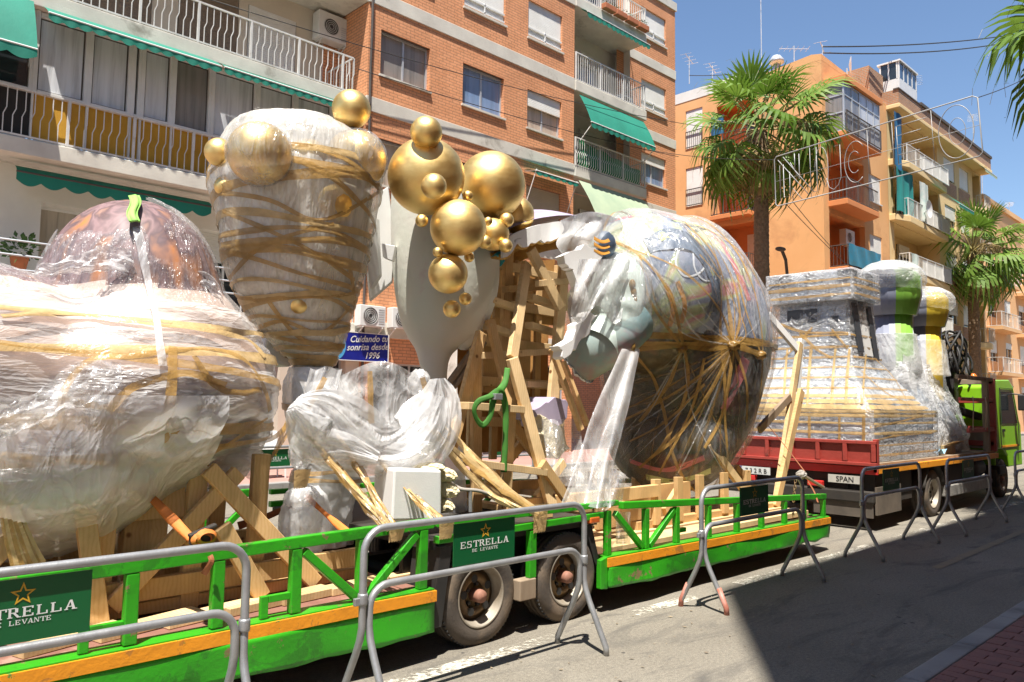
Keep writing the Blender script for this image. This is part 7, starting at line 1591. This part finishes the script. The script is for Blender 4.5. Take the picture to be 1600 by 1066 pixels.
# two round towers with flared heads
def tower(c, r, zs, colr, label, rs):
    t_ = thing('toy_tower', (c[0], c[1], ZB), label, 'carnival float', 'toy towers on the truck'); z0, z1, z2 = zs; n = 24
    def band(prof, name):
        for k in range(n):
            g_ = MB(); a0, a1 = 2*math.pi*k/n, 2*math.pi*(k+1)/n
            vs = [Vector((c[0]+r_*math.cos(a), c[1]+r_*math.sin(a), z)) for r_, z in prof for a in (a0, a1)]; fs = [(2*j, 2*j+1, 2*j+3, 2*j+2) for j in range(len(prof)-1)]; yield g_, vs, fs, k
    for nm, prof in (('shaft', [(r*1.05, z0), (r, z1), (r*.2, z1)]), ('head', [(r*.9, z1), (r*1.18, z1+.01), (r*1.42, z1+(z2-z1)*.45), (r*1.42, z2-.10), (r*1.2, z2), (0.01, z2)])):
        gg = {0: MB(), 1: MB(), 2: MB()}
        for g_, vs, fs, k in band(prof, nm): gg[(k+rs) % 12 // 4].add(vs, fs)
        for q, mt in ((0, colr), (1, 'tower_pale'), (2, 'tower_grey')): gg[q].build(nm+'_stripe', M[mt], t_, smooth=True, fix=False)
    return t_
M['tower_grey'] = pm('blue_grey_paint', (.26, .28, .36), .45); M['tower_pale'] = pm('pale_grey_paint', (.60, .64, .66), .45); M['lime'] = pm('lime_paint', (.22, .46, .06), .45); M['sun_yellow'] = pm('yellow_paint', (.76, .54, .05), .45)
t1 = tower((14.62, 5.32), .36, (1.6, 3.33, 4.12), 'lime', 'lime green and grey striped tower with a plastic-wrapped head', 10)
crumple((14.62, 5.32, 3.98), .58, .58, .36, .035, 70, 46, 2.2).build('plastic_wrap', M['film_c'], t1, smooth=True); crumple((14.36, 5.25, 4.10), .36, .40, .14, .05, 50, 30, 2.4).build('plastic_wrap', M['film_milk'], t1, smooth=True)
lp1 = [(ZB+.03, 14.12, 15.1, 4.6, 5.9), (1.3, 14.12, 15.1, 4.62, 5.9), (1.75, 14.15, 15.02, 4.75, 5.8), (2.15, 14.22, 14.98, 4.92, 5.7), (2.5, 14.28, 14.95, 5.0, 5.65)]
rect_loft(lp1, 32, 20, scale=-.05).build('base', M['castle'], t1, smooth=True); rect_loft(lp1, 120, 70, fold_fn(.06, (1.3, 1.3, 1.), 2.2, 2.), .0).build('plastic_wrap', M['film_c'], t1, smooth=True, fix=False)
g = MB(); g.grid(lambda a, b: Vector((14.2+.85*a, 4.98+.05*math.sin(a*9+b*3)-.10*b, lerp(2.62, 2.05-.25*math.sin(a*3.1), b))), 36, 24); g.build('loose_sheet', M['film_white'], t1, smooth=True, fix=False)
loft([(2.35, 14.62, 5.32, .46, .46), (2.6, 14.62, 5.32, .44, .44), (2.85, 14.62, 5.32, .40, .40), (3.0, 14.62, 5.32, .39, .39)], 80, 40, fold_fn(.02, (2, 2, 1.), 2.4, 3.)).build('loose_sheet', M['film_milk'], t1, smooth=True, fix=False)
t2 = tower((15.72, 5.18), .34, (1.5, 3.20, 3.82), 'sun_yellow', 'yellow and grey striped tower with a plastic-wrapped head', 10)
crumple((15.76, 5.16, 3.68), .55, .54, .30, .04, 70, 46, 2.2).build('plastic_wrap', M['film_c'], t2, smooth=True)
lp2 = [(z, a+1.02, b+1.05, c, d) for z, a, b, c, d in lp1]
rect_loft(lp2, 32, 20, scale=-.05).build('base', M['castle'], t2, smooth=True); rect_loft(lp2, 120, 70, fold_fn(.06, (1.3, 1.3, 1.), 2.2, 7.), .0).build('plastic_wrap', M['film_c'], t2, smooth=True, fix=False)
loft([(2.3, 15.72, 5.18, .44, .44), (2.55, 15.72, 5.18, .41, .41), (2.8, 15.72, 5.18, .38, .38), (2.95, 15.72, 5.18, .37, .37)], 80, 40, fold_fn(.02, (2, 2, 1.), 2.4, 8.)).build('loose_sheet', M['film_milk'], t2, smooth=True, fix=False)
# ------------------------------------------------------------------ festive light frame hung across the street
XFm = 22.0
M['frame_grey'] = pm('dull_light_tube', (.40, .40, .39), .5, metal=.2, c2=(.3, .3, .3), scale=3)
fl_ = atx(1212, 323, XFm); ft_ = atx(1210, 246, XFm); gr_ = atx(1536, 243, XFm); gt_ = atx(1527, 148, XFm)
def fp(s, t): return fl_.lerp(gr_, s).lerp(ft_.lerp(gt_, s), t)
lf_ = thing('light_frame', (XFm, fl_.y, fl_.z), 'silver wire frame of festive street lights hung in the air before the orange block', 'light decoration')
def rod(pts, r, name='tube_letter', closed=False): return MB().tube([fp(*p) for p in pts], r*.62, 6, closed=closed).build(name, M['frame_grey'], lf_, smooth=True)
rod([(0, .05), (0, .95), (.012, 1.), (.98, 1.), (1., .95), (1., .05), (.985, 0), (.012, 0)], .028, 'outer_frame', True)
for s in (.20, .50, .62, .80): rod([(s, 0), (s, 1)], .012, 'stay')
rod([(0, .5), (1, .5)], .010, 'stay')
for P in ([(.02, .92), (.19, .06)], [(.05, .95), (.215, .10)], [(.03, .08), (.03, .80), (.05, .80), (.05, .14), (.085, .14), (.085, .62)], [(.09, .80), (.14, .42), (.14, .92)], [(.115, .95), (.115, .62)], [(.10, .05), (.10, .28), (.15, .02)]): rod(P, .020)
rod([(.215, .92), (.235, .95), (.235, .10), (.215, .10)], .016)
rod([(.26+.035*math.cos(a), .5+.42*math.sin(a)) for a in [R(-60+k*12) for k in range(21)]], .016); rod([(.33, .86), (.36, .86), (.36, .25), (.345, .12), (.32, .05), (.295, .12), (.285, .3)], .016)
rod([(.435+.055*math.cos(a), .46+.38*math.sin(a)) for a in [R(40+k*14) for k in range(20)]], .018); rod([(.43+.03*math.cos(a), .46+.2*math.sin(a)) for a in [R(40+k*14) for k in range(20)]], .014)
for k, L_ in enumerate((.14, .11, .14, .10, .13)): rod([(.64, .88-.17*k), (.64+L_, .88-.17*k)], .016)
rod([(.64, .88), (.64, .20)], .016)
rod([(.90+.075*math.cos(a), .50+.44*math.sin(a)) for a in [R(k*12) for k in range(30)]], .018, closed=True); rod([(.905+.035*math.cos(a), .50+.22*math.sin(a)) for a in [R(k*15) for k in range(24)]], .014, closed=True)
wire('cable', (fp(.1, 0), atx(1312, 400, 33.7)), .012, .05, 'thin guy wire slanting from the light frame down across the orange wall')
wire('cable', (fp(.06, 0), atx(1330, 420, 33.7)), .012, .05, 'lower guy wire slanting from the light frame across the orange wall')
wire('cable', (fp(0, .95), aty(1000, 232, 17.0)), .010, .12, 'thin stay wire from the light frame back to the brick block')
wire('cable', (fp(1, .95), aty(1640, 100, 6.)), .012, .1, 'thin stay wire from the light frame out to the right')
# street lamp behind the castle
t = thing('street_lamp', (30.5, 13.95, .1), 'slim street lamp arm curving over beside the tall palm trunk', 'street lamp')
b_ = aty(1232, 440, 13.95); MB().tube([(b_.x, 13.95, .1), (b_.x, 13.95, b_.z-.6), (b_.x-.05, 13.95, b_.z), (b_.x-.5, 13.8, b_.z+.75), (b_.x-1.2, 13.6, b_.z+1.0)], .06, 8).build('pole', M['roofdark'], t, smooth=True)
MB().sphere((b_.x-1.35, 13.57, b_.z+1.0), .28, .16, .08, 14, 8).build('lamp_head', M['roofdark'], t, smooth=True)
# white chair seen between the floats on the far pavement
t = thing('plastic_chair', (9.3, 14.9, .115), 'white plastic chair on the far pavement between the two left floats', 'chair')
c = aty(428, 690, 14.9); x_ = c.x
MB().grid(lambda a, b: Vector((x_-.22+.44*a*(1-.12*b)+.026*b, 15.1+.06*b+.03*math.cos((a-.5)*3), .115+.45+.48*b)), 10, 8).build('backrest', M['white'], t, smooth=True).modifiers.new('s', 'SOLIDIFY').thickness = .02
MB().box(x_-.22, x_+.22, 14.68, 15.1, .115+.42, .115+.45).build('seat', M['white'], t, bevel=.01)
for a in (-.19, .19):
    for b in (14.72, 15.06): MB().tube([(x_+a, b, .115), (x_+a*.92, b, .54)], .02, 6).build('leg', M['white'], t)
# parked motor scooter shape is not visible; a stone column of the arcade is
for k, px_ in enumerate((712, 735)):
    c = aty(px_, 690, 16.6); o = MB().box(c.x-.2, c.x+.2, 16.4, 16.8, .1, 3.3).build('arcade_column', M['concrete'], None, bevel=.02); tag(o, ['pale concrete column seen left of the trestle post', 'pale concrete column seen behind the trestle post'][k], 'column', 'columns on the far pavement')
